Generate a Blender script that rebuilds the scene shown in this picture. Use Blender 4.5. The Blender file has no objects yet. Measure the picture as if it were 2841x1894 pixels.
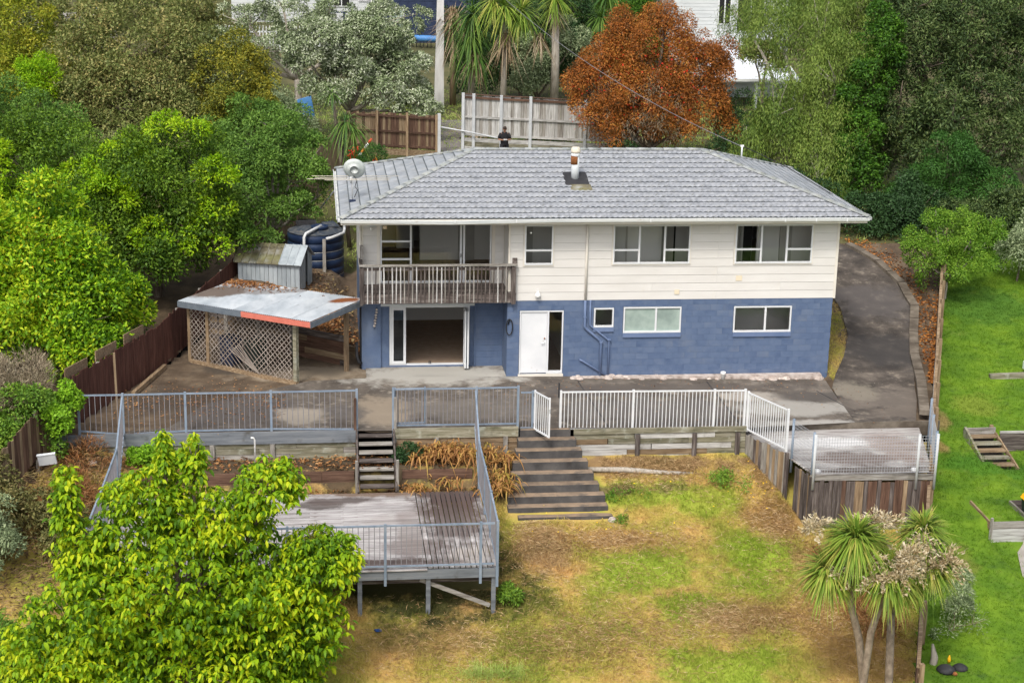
import bpy, math, random
import numpy as np
from mathutils import Vector, Matrix
random.seed(7)
sc = bpy.context.scene
COL = sc.collection
R_ = math.radians

# ------------------------------------------------------------------ camera, sky, sun, exposure
cd = bpy.data.cameras.new('camera'); cam = bpy.data.objects.new('camera', cd); COL.objects.link(cam)
cr, cu, cf = Vector((.9931311, -.1153629, .0195453)), Vector((.0124492, .2702770, .9627021)), Vector((.1163428, .9558461, -.2698567))
mw = Matrix.Identity(4)
for i in range(3):
    mw[i][0], mw[i][1], mw[i][2] = cr[i], cu[i], -cf[i]
mw[0][3], mw[1][3], mw[2][3] = -2.03778, -50.68213, 15.49591
cam.matrix_world = mw
cd.sensor_width = 36; cd.lens = 58.415; cd.clip_start = .5; cd.clip_end = 2000
sc.camera = cam

SUN_EL, SUN_AZ = R_(52), R_(205)          # azimuth measured clockwise from +Y
w = bpy.data.worlds.new('World'); sc.world = w; w.use_nodes = True
nt = w.node_tree; nt.nodes.clear()
sky = nt.nodes.new('ShaderNodeTexSky'); sky.sky_type = 'NISHITA'; sky.sun_disc = False
sky.sun_elevation = SUN_EL; sky.sun_rotation = SUN_AZ; sky.air_density = 1.0; sky.dust_density = 4.0; sky.ozone_density = 1.0
hs = nt.nodes.new('ShaderNodeHueSaturation'); hs.inputs['Saturation'].default_value = .30
bg = nt.nodes.new('ShaderNodeBackground'); bg.inputs['Strength'].default_value = .15
wo = nt.nodes.new('ShaderNodeOutputWorld')
nt.links.new(sky.outputs[0], hs.inputs['Color']); nt.links.new(hs.outputs[0], bg.inputs['Color']); nt.links.new(bg.outputs[0], wo.inputs['Surface'])
ld = bpy.data.lights.new('sun', 'SUN'); ld.energy = 1.5; ld.angle = R_(10); ld.color = (1, .93, .82)
so = bpy.data.objects.new('sun', ld); COL.objects.link(so)
sd = Vector((math.sin(SUN_AZ) * math.cos(SUN_EL), math.cos(SUN_AZ) * math.cos(SUN_EL), math.sin(SUN_EL)))
so.rotation_euler = sd.to_track_quat('Z', 'Y').to_euler(); so.location = (0, -20, 60)
sc.view_settings.view_transform = 'Standard'; sc.view_settings.look = 'None'
sc.view_settings.gamma = 1; sc.view_settings.use_curve_mapping = False
sc.view_settings.exposure = .55

# ------------------------------------------------------------------ materials
MATS = {}
def _n(nt, t, **kw):
    n = nt.nodes.new('ShaderNode' + t)
    for k, v in kw.items(): setattr(n, k, v)
    return n
def _ramp(n, cols, lo=.3, hi=.7):
    cr = n.color_ramp
    while len(cr.elements) < len(cols): cr.elements.new(.5)
    for i, c in enumerate(cols):
        cr.elements[i].position = lo + (hi - lo) * i / max(1, len(cols) - 1); cr.elements[i].color = (*c, 1)
def M(name, cols, scale=3, stretch=(1, 1, 1), detail=5, rough=.8, metal=0, bump=0., bscale=None, rand=0., world=False,
      patches=(), spots=None, spec=.3, lo=.3, hi=.7, distort=0., trans=0, bdist=.02):
    m = bpy.data.materials.new(name); m.use_nodes = True; MATS[name] = m
    nt = m.node_tree; L = nt.links.new; b = nt.nodes['Principled BSDF']
    b.inputs['Roughness'].default_value = rough; b.inputs['Metallic'].default_value = metal
    b.inputs['Specular IOR Level'].default_value = spec
    if world: src = _n(nt, 'NewGeometry').outputs['Position']
    else: src = _n(nt, 'TexCoord').outputs['Object']
    oi = _n(nt, 'ObjectInfo')
    mp = _n(nt, 'Mapping'); mp.inputs['Scale'].default_value = stretch
    L(src, mp.inputs['Vector'])
    if not world:
        ml = _n(nt, 'MATH' if 0 else 'Math', operation='MULTIPLY'); ml.inputs[1].default_value = 37.; L(oi.outputs['Random'], ml.inputs[0]); L(ml.outputs[0], mp.inputs['Location'])
    nz = _n(nt, 'TexNoise'); nz.inputs['Scale'].default_value = scale; nz.inputs['Detail'].default_value = detail; nz.inputs['Roughness'].default_value = .6
    nz.inputs['Distortion'].default_value = distort
    L(mp.outputs[0], nz.inputs['Vector'])
    rp = _n(nt, 'ValToRGB'); _ramp(rp, cols, lo, hi); L(nz.outputs['Fac'], rp.inputs['Fac'])
    col = rp.outputs['Color']
    for sp in (spots or ()):                 # (colour, scale, low, high): second noise adds stains of their own
        n2 = _n(nt, 'TexNoise'); n2.inputs['Scale'].default_value = sp[1]; n2.inputs['Detail'].default_value = 6; n2.inputs['Roughness'].default_value = .65
        L(src if len(sp) < 5 else mp.outputs[0], n2.inputs['Vector'])
        mr = _n(nt, 'MapRange'); mr.inputs['From Min'].default_value = sp[2]; mr.inputs['From Max'].default_value = sp[3]; L(n2.outputs['Fac'], mr.inputs['Value'])
        mx = _n(nt, 'Mix', data_type='RGBA'); L(mr.outputs[0], mx.inputs[0]); L(col, mx.inputs[6]); mx.inputs[7].default_value = (*sp[0], 1); col = mx.outputs[2]
    if patches:
        gp = _n(nt, 'NewGeometry').outputs['Position']
        pn = _n(nt, 'TexNoise'); pn.inputs['Scale'].default_value = 1.1; pn.inputs['Detail'].default_value = 7; pn.inputs['Roughness'].default_value = .68; L(gp, pn.inputs['Vector'])
        pm = _n(nt, 'Math', operation='MULTIPLY_ADD'); pm.inputs[1].default_value = 2.6; pm.inputs[2].default_value = -1.3; L(pn.outputs['Fac'], pm.inputs[0])
        for (x, y, rx, ry, c, st) in patches:
            v1 = _n(nt, 'VectorMath', operation='SUBTRACT'); v1.inputs[1].default_value = (x, y, 0); L(gp, v1.inputs[0])
            v2 = _n(nt, 'VectorMath', operation='MULTIPLY'); v2.inputs[1].default_value = (1 / rx, 1 / ry, 0); L(v1.outputs[0], v2.inputs[0])
            v3 = _n(nt, 'VectorMath', operation='LENGTH'); L(v2.outputs[0], v3.inputs[0])
            ad = _n(nt, 'Math', operation='ADD'); L(v3.outputs['Value'], ad.inputs[0]); L(pm.outputs[0], ad.inputs[1])
            mr = _n(nt, 'MapRange'); mr.inputs['From Min'].default_value = 1.25; mr.inputs['From Max'].default_value = .75; mr.inputs['To Max'].default_value = st; L(ad.outputs[0], mr.inputs['Value'])
            mx = _n(nt, 'Mix', data_type='RGBA'); L(mr.outputs[0], mx.inputs[0]); L(col, mx.inputs[6]); mx.inputs[7].default_value = (*c, 1); col = mx.outputs[2]
    if rand:
        h = _n(nt, 'HueSaturation'); mr = _n(nt, 'MapRange'); mr.inputs['To Min'].default_value = 1 - rand; mr.inputs['To Max'].default_value = 1 + rand
        L(oi.outputs['Random'], mr.inputs['Value']); L(mr.outputs[0], h.inputs['Value']); L(col, h.inputs['Color']); col = h.outputs['Color']
    L(col, b.inputs['Base Color'])
    if bump:
        bn = _n(nt, 'TexNoise'); bn.inputs['Scale'].default_value = bscale or scale * 4; bn.inputs['Detail'].default_value = 6; L(mp.outputs[0], bn.inputs['Vector'])
        bp = _n(nt, 'Bump'); bp.inputs['Strength'].default_value = bump; bp.inputs['Distance'].default_value = bdist; L(bn.outputs['Fac'], bp.inputs['Height']); L(bp.outputs[0], b.inputs['Normal'])
    if trans:
        out = nt.nodes['Material Output']; t = _n(nt, 'BsdfTranslucent'); L(col, t.inputs['Color'])
        mxs = _n(nt, 'MixShader'); mxs.inputs[0].default_value = trans; L(b.outputs[0], mxs.inputs[1]); L(t.outputs[0], mxs.inputs[2]); L(mxs.outputs[0], out.inputs['Surface'])
    return m
def LM(name, cols, trans=.28, nscale=.5, vary=.35, rough=.55, hue=.012):
    """leaf material: colour per leaf, slow variation from branch to branch"""
    m = bpy.data.materials.new(name); m.use_nodes = True; MATS[name] = m
    if not any(k in name for k in ('litter', 'flower', 'fruit', 'panicle', 'twig', 'dry', 'ginger', 'straw')): cols = [tuple(min(.6, v * 1.95) for v in c) for c in cols]
    nt = m.node_tree; L = nt.links.new; b = nt.nodes['Principled BSDF']; b.inputs['Roughness'].default_value = rough; b.inputs['Specular IOR Level'].default_value = .25
    g = _n(nt, 'NewGeometry'); nz = _n(nt, 'TexNoise'); nz.inputs['Scale'].default_value = nscale; nz.inputs['Detail'].default_value = 3; L(g.outputs['Position'], nz.inputs['Vector'])
    a = _n(nt, 'Math', operation='MULTIPLY_ADD'); a.inputs[1].default_value = 1.5; a.inputs[2].default_value = -.75; L(nz.outputs['Fac'], a.inputs[0])
    s = _n(nt, 'Math', operation='ADD'); s.use_clamp = True; L(g.outputs['Random Per Island'], s.inputs[0]); L(a.outputs[0], s.inputs[1])
    rp = _n(nt, 'ValToRGB'); _ramp(rp, cols, 0, 1); L(s.outputs[0], rp.inputs['Fac'])
    L(rp.outputs[0], b.inputs['Base Color'])
    t = _n(nt, 'BsdfTranslucent'); L(rp.outputs[0], t.inputs['Color'])
    mx = _n(nt, 'MixShader'); mx.inputs[0].default_value = trans; L(b.outputs[0], mx.inputs[1]); L(t.outputs[0], mx.inputs[2]); L(mx.outputs[0], nt.nodes['Material Output'].inputs['Surface'])
    return m
def glass(name, tint, ior=1.45):
    m = bpy.data.materials.new(name); m.use_nodes = True; MATS[name] = m
    nt = m.node_tree; L = nt.links.new; nt.nodes.remove(nt.nodes['Principled BSDF'])
    t = _n(nt, 'BsdfTransparent'); t.inputs['Color'].default_value = (*tint, 1)
    gl = _n(nt, 'BsdfGlossy'); gl.inputs['Roughness'].default_value = .03
    f = _n(nt, 'Fresnel'); f.inputs['IOR'].default_value = ior
    mx = _n(nt, 'MixShader'); L(f.outputs[0], mx.inputs[0]); L(t.outputs[0], mx.inputs[1]); L(gl.outputs[0], mx.inputs[2]); L(mx.outputs[0], nt.nodes['Material Output'].inputs['Surface'])
    return m

GREY, BRN = (.30, .29, .27), (.10, .065, .045)
for ax, st in (('x', (.6, 7, 7)), ('y', (7, .6, 7)), ('z', (7, 7, .6))):
    M('grey_wood_' + ax, [(.13, .115, .10), (.27, .25, .225), (.40, .385, .36)], 2.2, st, rough=.9, bump=.3, bscale=6, rand=.14, spots=[((.10, .095, .07), 1.3, .55, .75)])
    M('pale_wood_' + ax, [(.24, .225, .21), (.45, .44, .425), (.58, .575, .56)], 2.2, st, rough=.9, bump=.3, bscale=6, rand=.14, spots=[((.17, .155, .13), 1.6, .55, .8)])
    M('dark_wood_' + ax, [(.035, .028, .025), (.085, .068, .062), (.19, .165, .15)], 2.4, st, rough=.9, bump=.4, bscale=6, rand=.25, spots=[((.28, .25, .23), 2.5, .6, .8)])
    M('brown_wood_' + ax, [(.055, .030, .020), (.105, .058, .040), (.165, .10, .068)], 2.4, st, rough=.85, bump=.3, bscale=6, rand=.2)
    M('tan_wood_' + ax, [(.13, .085, .05), (.235, .165, .10), (.34, .26, .17)], 2.4, st, rough=.9, bump=.3, bscale=6, rand=.18, spots=[((.07, .05, .035), 1.1, .55, .8)])
    M('deck_wood_' + ax, [(.21, .19, .185), (.36, .34, .34), (.50, .485, .485)], 2.0, st, rough=.92, bump=.25, bscale=6, rand=.16, spots=[((.115, .088, .078), .9, .52, .68)],
      patches=[(.2, -6.9, 2.6, .35, (.15, .10, .07), .9), (1.75, -7.7, 1.0, 1.0, (.085, .06, .055), 1), (1.55, -9.6, .8, 1.3, (.10, .075, .07), .9), (.35, -10.9, .9, .5, (.12, .09, .085), .6), (1.7, -11.6, .5, .6, (.42, .38, .35), .7),
               (-1.0, -11.9, 2.2, .32, (.10, .075, .07), .95), (-2.2, -7.8, .8, .3, (.10, .085, .08), .9), (-4.8, -9, 1.2, 1.4, (.13, .10, .09), .7), (-.2, -9.0, .6, .3, (.3, .27, .26), .6), (-1.5, -7.5, 1.0, .25, (.10, .08, .075), .9), (.35, -9.6, .35, 1.5, (.2, .17, .16), .6)])
    M('landing_wood_' + ax, [(.17, .15, .14), (.34, .32, .31), (.50, .49, .48)], 2.0, st, rough=.92, bump=.25, bscale=6, rand=.12,
      patches=[(13.2, -7.4, 1.6, .6, (.13, .10, .09), .9), (12.6, -6.0, 1.5, .5, (.62, .62, .63), .7), (14.6, -6.5, .7, 1.3, (.20, .14, .12), .6), (13, -8.3, 2, .25, (.09, .07, .06), .8)])
M('moss_wood', [(.10, .10, .06), (.20, .185, .13), (.33, .31, .25)], 2.2, (.6, 6, 6), rough=.9, bump=.3, bscale=6, rand=.2, spots=[((.36, .37, .31), 2.2, .55, .7), ((.05, .05, .03), 1.4, .55, .8)])
M('blue_beam', [(.10, .11, .125), (.155, .17, .19), (.215, .225, .235)], 1.5, (.5, 5, 5), rough=.8, bump=.2, rand=.08, spots=[((.06, .055, .045), 1.4, .58, .75)])
M('cream_paint', [(.60, .58, .55), (.635, .615, .588), (.665, .648, .622)], 1.2, (.6, 1, 2), rough=.6, rand=.012, spots=[((.60, .555, .46), .7, .6, .85)])
M('cream_trim', [(.64, .60, .53), (.72, .68, .61)], 2, rough=.6)
M('blue_paint', [(.078, .115, .205), (.094, .136, .230), (.118, .160, .252)], 1.4, rough=.65, bump=.25, bscale=18, rand=.012, spots=[((.145, .178, .245), .55, .52, .75, 0), ((.050, .084, .172), 1.0, .56, .74, 0)], bdist=.01)
M('blue_mortar', [(.066, .1, .185), (.08, .118, .205)], 2, rough=.8)
M('blue_trim', [(.11, .16, .28), (.15, .20, .33)], 2, rough=.6)
M('white_alu', [(.62, .64, .66), (.70, .71, .72)], 2, rough=.4, spec=.5)
M('white_door', [(.62, .635, .66), (.72, .73, .745)], 1.2, rough=.5, spots=[((.45, .41, .37), 5, .64, .74)])
M('white_metal', [(.60, .62, .65), (.70, .71, .73)], 3, rough=.4, spots=[((.45, .42, .38), 3, .68, .8)])
M('blue_metal', [(.145, .19, .255), (.20, .25, .32), (.26, .305, .37)], 3, rough=.45, rand=.06, spots=[((.30, .29, .26), 2.4, .66, .8)])
M('dull_metal', [(.17, .165, .185), (.25, .245, .265)], 3, rough=.5, rand=.08)
M('grey_post', [(.42, .44, .46), (.54, .555, .57)], 3, rough=.7, rand=.06)
M('wire', [(.36, .37, .40), (.46, .47, .50)], 3, rough=.5, metal=.2)
M('tile_steel', [(.19, .20, .222), (.262, .275, .302), (.34, .35, .38)], 5.5, (1, 1, 1), detail=8, rough=.7, bump=.2, bscale=40, rand=.03, bdist=.006,
  spots=[((.44, .455, .485), .9, .48, .66), ((.19, .185, .165), 1.5, .54, .74), ((.155, .155, .14), 5.5, .58, .70), ((.13, .08, .05), 3.1, .72, .76), ((.46, .47, .49), 11, .62, .70), ((.16, .165, .165), .55, .56, .70)])
M('tile_side', [(.19, .21, .235), (.26, .28, .305), (.34, .355, .38)], 2, detail=8, rough=.7, bump=.2, bscale=30, rand=.06, bdist=.006, spots=[((.20, .195, .17), 1.2, .58, .8)])
M('tile_edge_shade', [(.055, .068, .075), (.09, .105, .115), (.14, .155, .165)], 3, rough=.8)  # worn tile lips, plus the course overlap shadow painted as a dark strip
M('ridge_steel', [(.18, .20, .20), (.29, .31, .315), (.37, .38, .37)], 3, rough=.75, rand=.1, spots=[((.22, .22, .16), 2.5, .55, .75)])
M('gutter', [(.42, .46, .47), (.60, .62, .62), (.70, .70, .67)], 1.2, (.4, 3, 3), rough=.6, spots=[((.30, .22, .15), 1.6, .62, .75)])
M('soffit', [(.45, .43, .39), (.52, .50, .45)], 2, rough=.7)
M('flue_steel', [(.58, .62, .64), (.68, .71, .72)], 2, rough=.45, metal=.1)
M('rust', [(.09, .03, .012), (.20, .075, .025), (.34, .14, .04)], 6, rough=.9)
M('flue_cream', [(.55, .49, .38), (.68, .63, .54)], 4, rough=.6)
M('black_rubber', [(.018, .018, .02), (.04, .04, .045)], 4, rough=.7, spots=[((.10, .10, .09), 4, .6, .75)])
M('concrete', [(.20, .18, .155), (.30, .275, .245), (.40, .375, .345)], .9, detail=9, rough=.92, bump=.2, bscale=14, world=True)
PALE, DKC, TANC = (.40, .385, .35), (.085, .075, .07), (.27, .22, .165)
M('pad_concrete', [(.060, .050, .043), (.115, .097, .081), (.20, .172, .145)], .9, detail=10, rough=.93, bump=.2, bscale=12, world=True,
  patches=[(1.7, .2, 2.6, 1.15, PALE, .9), (-.1, -3.6, .9, 1.4, TANC, .8), (6.3, -1.7, 1.8, .5, DKC, .8), (2.6, -3.4, 1.8, 1.1, (.14, .125, .11), .7), (8, -3.6, 3, 1.2, (.11, .10, .095), .8), (-5, -3.2, 2.6, 1.5, (.075, .065, .06), .9),
           (-2.5, -3.9, .7, .8, (.33, .29, .24), .7), (-1.2, -3.6, .6, .7, (.09, .08, .075), .8), (12.5, -3.4, 1.8, .8, (.31, .295, .27), .9), (11.3, -2.2, 1.1, .5, (.36, .33, .29), .8), (13.6, -2.2, 1.2, .5, (.085, .075, .068), .9), (12.9, -5, 1.6, .5, (.36, .345, .32), .8), (9.6, -1.2, 4, .35, (.10, .085, .075), .8)],
  spots=[((.34, .30, .25), 2.4, .55, .76), ((.05, .044, .04), 1.7, .54, .74), ((.32, .29, .25), 14, .64, .72)])
M('drive_concrete', [(.034, .029, .026), (.076, .064, .055), (.16, .135, .113)], 1.3, detail=10, rough=.93, bump=.25, bscale=12, world=True,
  patches=[(17.2, 1.6, 1.6, 1.5, (.045, .042, .042), .8), (18, 5.6, 1.4, 1.4, (.10, .09, .088), .7), (15.8, -2.4, 2, 1.0, (.16, .135, .115), .7), (15.9, -3.9, 1.0, .6, (.15, .125, .105), .7), (14.9, -1.7, .8, .8, (.22, .195, .155), .7)],
  spots=[((.27, .23, .185), 2.6, .57, .78), ((.036, .032, .031), 1.1, .54, .72), ((.30, .27, .22), 16, .64, .72)])
M('kerb_concrete', [(.075, .060, .046), (.13, .108, .085), (.21, .18, .145)], 2, rough=.9, bump=.3, rand=.12)
M('rubble', [(.30, .235, .205), (.50, .425, .385), (.62, .56, .52)], 5, rough=.95, bump=.4, rand=.15, spots=[((.12, .095, .075), 3, .58, .75)])
M('step_side', [(.040, .038, .038), (.072, .069, .069), (.11, .104, .10)], 2, rough=.9, bump=.2, rand=.1)
M('step_top', [(.14, .105, .078), (.22, .165, .118), (.30, .215, .145)], 2.5, rough=.95, bump=.3, rand=.12, spots=[((.08, .072, .068), 2, .56, .72), ((.42, .26, .13), 4, .66, .76)])
M('earth', [(.058, .040, .027), (.105, .075, .05), (.18, .135, .09)], 1.2, detail=9, rough=.97, bump=.5, bscale=10, world=True, bdist=.05,
  patches=[(-2.4, .6, 2.2, .8, (.30, .245, .18), .85), (-4.4, 1.3, 1.5, .8, (.055, .045, .036), .85), (15.2, 1.4, .9, 2.2, (.24, .18, .07), .9), (-6, -2.2, 1.6, 1.4, (.06, .046, .036), .8)])  # dark patch behind the lattice: carport shade painted into the soil colour
M('slope_soil', [(.040, .028, .018), (.075, .052, .032), (.13, .092, .056)], 1.4, detail=9, rough=.97, bump=.6, bscale=9, world=True, bdist=.06)
M('hillside_soil', [(.05, .05, .022), (.085, .085, .032), (.15, .125, .06)], .35, detail=9, rough=.97, bump=.5, bscale=6, world=True)
TAN, GRN, BRG, STRAW = (.52, .31, .115), (.24, .33, .03), (.20, .12, .052), (.48, .33, .165)
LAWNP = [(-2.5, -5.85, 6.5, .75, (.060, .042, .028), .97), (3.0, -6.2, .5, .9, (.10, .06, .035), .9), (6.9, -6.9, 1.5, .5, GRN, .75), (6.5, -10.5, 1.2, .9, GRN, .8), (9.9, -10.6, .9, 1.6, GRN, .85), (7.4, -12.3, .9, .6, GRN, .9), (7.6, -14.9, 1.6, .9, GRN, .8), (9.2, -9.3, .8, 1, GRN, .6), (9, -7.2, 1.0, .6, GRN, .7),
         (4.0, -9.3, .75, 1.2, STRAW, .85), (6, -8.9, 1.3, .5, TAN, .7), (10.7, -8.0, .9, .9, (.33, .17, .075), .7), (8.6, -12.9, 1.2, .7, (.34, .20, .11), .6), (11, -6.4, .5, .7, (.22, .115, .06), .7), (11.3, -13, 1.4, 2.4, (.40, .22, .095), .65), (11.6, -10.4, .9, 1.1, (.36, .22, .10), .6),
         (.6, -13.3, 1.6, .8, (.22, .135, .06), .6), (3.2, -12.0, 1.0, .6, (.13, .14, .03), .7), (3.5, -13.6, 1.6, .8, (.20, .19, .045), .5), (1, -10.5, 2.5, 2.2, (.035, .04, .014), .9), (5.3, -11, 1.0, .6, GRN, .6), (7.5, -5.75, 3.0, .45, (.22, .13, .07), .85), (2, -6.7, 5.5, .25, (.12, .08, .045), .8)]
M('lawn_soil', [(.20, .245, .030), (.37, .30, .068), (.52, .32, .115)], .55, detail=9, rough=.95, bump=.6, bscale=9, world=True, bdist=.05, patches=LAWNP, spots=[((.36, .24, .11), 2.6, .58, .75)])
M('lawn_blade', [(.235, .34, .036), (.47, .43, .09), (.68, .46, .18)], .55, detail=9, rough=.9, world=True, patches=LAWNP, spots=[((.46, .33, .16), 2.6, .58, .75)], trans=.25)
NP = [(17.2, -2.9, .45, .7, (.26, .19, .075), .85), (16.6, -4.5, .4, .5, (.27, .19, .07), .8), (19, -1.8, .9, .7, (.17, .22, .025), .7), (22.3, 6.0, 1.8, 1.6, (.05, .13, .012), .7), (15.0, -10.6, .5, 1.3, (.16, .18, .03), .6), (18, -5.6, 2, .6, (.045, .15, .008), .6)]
M('green_soil', [(.055, .125, .007), (.095, .185, .009), (.15, .25, .014)], .8, detail=8, rough=.95, bump=.5, bscale=9, world=True, bdist=.05, patches=NP, spots=[((.14, .20, .035), 2.2, .58, .78), ((.04, .09, .01), 1.3, .58, .74)])
M('green_blade', [(.070, .160, .008), (.125, .245, .011), (.20, .325, .018)], .8, detail=8, rough=.85, world=True, patches=NP, trans=.3, spots=[((.25, .31, .05), 2.2, .58, .78), ((.06, .135, .010), 1.3, .58, .74)])
M('bark', [(.07, .052, .038), (.14, .11, .085), (.24, .20, .165)], 4, (3, 3, .6), rough=.95, bump=.5)
M('pale_bark', [(.22, .19, .155), (.36, .32, .27), (.46, .42, .37)], 4, (3, 3, .6), rough=.95, bump=.4)
M('cabbage_bark', [(.13, .10, .075), (.215, .17, .13), (.30, .245, .195)], 5, (2, 2, 1.5), rough=.95, bump=.6)
M('pole_concrete', [(.46, .45, .44), (.58, .57, .56), (.66, .655, .65)], 2, (2, 2, .4), rough=.85, bump=.1)
M('tank_plastic', [(.008, .018, .05), (.013, .028, .072), (.02, .04, .095)], 2, rough=.45, spec=.4, spots=[((.10, .105, .11), 3, .66, .85)])
M('tank_lid', [(.02, .03, .05), (.05, .06, .075), (.12, .12, .12)], 5, rough=.7, spots=[((.24, .22, .19), 5, .58, .72)])
M('pvc', [(.50, .51, .52), (.62, .63, .64)], 3, rough=.5)
M('shed_steel', [(.24, .275, .305), (.33, .37, .40), (.40, .44, .47)], 1.3, (2, 2, .6), rough=.6, rand=.06, spots=[((.18, .19, .17), 2.2, .6, .8)])
M('shed_roof', [(.085, .075, .05), (.155, .14, .09), (.28, .285, .27)], 2.0, rough=.9, rand=.15, spots=[((.16, .165, .055), 1.4, .5, .7), ((.045, .034, .024), 3, .56, .7)])
M('corrugated_iron', [(.33, .37, .41), (.47, .51, .55), (.60, .63, .66)], 1.5, (1, .4, 1), rough=.5, metal=.15, rand=.06, patches=[(-1.15, .75, .45, .22, (.24, .085, .03), 1), (-5.2, 2.6, .9, .6, (.12, .08, .055), .9), (-3.2, 2.3, 1.4, .25, (.16, .13, .11), .6)], spots=[((.16, .15, .14), 2.4, .6, .75)])
M('fascia_blue', [(.095, .115, .14), (.15, .175, .205)], 2, (.5, 4, 4), rough=.7, rand=.05)
M('fascia_red', [(.50, .135, .095), (.62, .19, .14)], 2, (.5, 4, 4), rough=.7)
M('lattice', [(.17, .135, .115), (.27, .23, .20), (.36, .32, .285)], 5, rough=.9, rand=.22)
M('fence_red', [(.060, .024, .018), (.098, .040, .029), (.14, .066, .05)], 2.2, (5, 5, .6), rough=.85, rand=.16, bump=.25)
M('room_paint', [(.74, .72, .68), (.78, .76, .72)], 1, rough=.8)
M('carpet', [(.30, .215, .15), (.38, .285, .21)], 6, rough=1)
M('timber_floor', [(.12, .045, .028), (.20, .085, .05)], 3, rough=.5)
M('cabinet', [(.58, .56, .52), (.66, .64, .60)], 2, rough=.5)
M('frost', [(.22, .30, .27), (.34, .42, .38), (.20, .26, .24)], .9, rough=.35, spec=.5)
M('dark_void', [(.012, .012, .013), (.02, .02, .02)], 2, rough=.9)
M('cream_box', [(.66, .56, .40), (.74, .66, .52)], 2, rough=.6)
M('dish_grey', [(.40, .44, .44), (.52, .56, .55), (.60, .63, .62)], 3, rough=.6)
M('globe', [(.80, .80, .78), (.85, .85, .83)], 2, rough=.3)
M('black_hose', [(.012, .012, .014), (.03, .03, .032)], 3, rough=.5)
M('shell', [(.40, .34, .30), (.62, .56, .50)], 8, rough=.6)
M('white_house', [(.52, .545, .555), (.60, .62, .625)], 1, rough=.6, rand=.03)
M('white_roof', [(.60, .64, .70), (.74, .77, .81)], 1.2, rough=.6)
M('navy', [(.012, .02, .05), (.03, .045, .095)], 2, rough=.7)
M('tarp', [(.05, .17, .42), (.09, .26, .55)], 2, rough=.5)
M('bin_blue', [(.015, .06, .22), (.025, .085, .28)], 2, rough=.5)
M('bin_dark', [(.012, .022, .018), (.022, .036, .03)], 2, rough=.5)
M('bin_yellow', [(.72, .36, .008), (.80, .44, .012)], 2, rough=.5)
M('bin_red', [(.45, .03, .02), (.55, .05, .03)], 2, rough=.5)
M('rubbish_board', [(.60, .64, .70), (.74, .77, .80)], 4, rough=.6, spots=[((.10, .08, .075), 9, .66, .68)])
M('skin', [(.36, .19, .13), (.42, .23, .16)], 6, rough=.6)
M('black_cloth', [(.010, .010, .013), (.022, .022, .026)], 8, rough=.9)
M('hair', [(.016, .011, .008), (.035, .024, .017)], 8, rough=.7)
M('red_paint', [(.55, .035, .025), (.65, .06, .04)], 3, rough=.5)
M('orange_litter', [(.60, .19, .03), (.68, .26, .05)], 3, rough=.6)
M('sticker', [(.75, .35, .06), (.85, .7, .5), (.85, .82, .75)], 30, rough=.6)
M('gravel', [(.10, .09, .08), (.17, .155, .14), (.24, .225, .21)], 3, detail=9, rough=.95, world=True, bump=.4)
glass('glass', (.94, .95, .95)); glass('glass_blue', (.55, .66, .78), 1.6)

LM('litter_leaf', [(.09, .035, .016), (.21, .085, .03), (.33, .15, .05), (.44, .25, .11)], trans=.1)
LM('brush_leaf', [(.035, .022, .013), (.08, .048, .027), (.15, .095, .05), (.20, .16, .06)], trans=.1)
LM('straw_blade', [(.20, .115, .05), (.36, .22, .10), (.50, .34, .17), (.60, .45, .26)], trans=.15)
LM('litter_orange', [(.17, .06, .02), (.36, .135, .03), (.52, .22, .05)], trans=.1)
LM('karaka_leaf', [(.030, .080, .004), (.082, .175, .006), (.155, .265, .008), (.26, .36, .012)], .3)
LM('karaka_fruit', [(.62, .28, .01), (.70, .42, .02)], .05)
LM('mid_leaf', [(.022, .052, .006), (.052, .100, .008), (.095, .155, .012)], .28)
LM('lime_leaf', [(.085, .18, .005), (.16, .265, .006), (.225, .305, .008)], .35)
LM('airy_leaf', [(.040, .085, .016), (.065, .125, .02), (.10, .17, .028)], .28)
LM('olive_leaf', [(.045, .060, .014), (.078, .095, .024), (.125, .138, .045), (.19, .165, .06)], .2)
LM('gold_leaf', [(.055, .072, .012), (.11, .115, .014), (.20, .175, .018)], .22)
LM('yellowgreen_leaf', [(.07, .095, .008), (.13, .155, .01), (.22, .21, .02)], .25)
LM('silver_leaf', [(.05, .072, .028), (.105, .135, .065), (.185, .22, .125), (.29, .325, .235)], .12)
LM('red_leaf', [(.075, .036, .011), (.15, .056, .013), (.24, .075, .014), (.23, .115, .022)], .28)
LM('red_flower', [(.50, .02, .012), (.68, .045, .02)], .2)
LM('weep_leaf', [(.038, .070, .010), (.075, .115, .018), (.125, .165, .032)], .25)
LM('ivy_leaf', [(.014, .042, .005), (.030, .078, .007), (.055, .12, .010)], .25)
LM('dark_leaf', [(.013, .025, .008), (.025, .044, .012), (.042, .066, .018), (.07, .095, .03)], .15, nscale=.8)
LM('fern_leaf', [(.016, .050, .008), (.03, .08, .012)], .2)
LM('fresh_leaf', [(.045, .105, .010), (.085, .165, .016), (.14, .225, .024)], .35)
LM('cherimoya_leaf', [(.034, .080, .004), (.085, .165, .005), (.165, .250, .006), (.27, .305, .008)], .36, nscale=.9)
LM('hedge_leaf', [(.012, .030, .010), (.022, .05, .014)], .12)
LM('sword_leaf', [(.048, .092, .012), (.095, .155, .018), (.15, .205, .03), (.205, .20, .045)], .25)
LM('sword_dark', [(.020, .052, .012), (.045, .092, .016), (.085, .135, .024)], .2)
LM('dry_frond', [(.22, .15, .08), (.36, .265, .16), (.46, .37, .26)], .2)
LM('ginger_leaf', [(.22, .10, .035), (.40, .20, .065), (.52, .30, .10), (.30, .24, .04)], .25)
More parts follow.
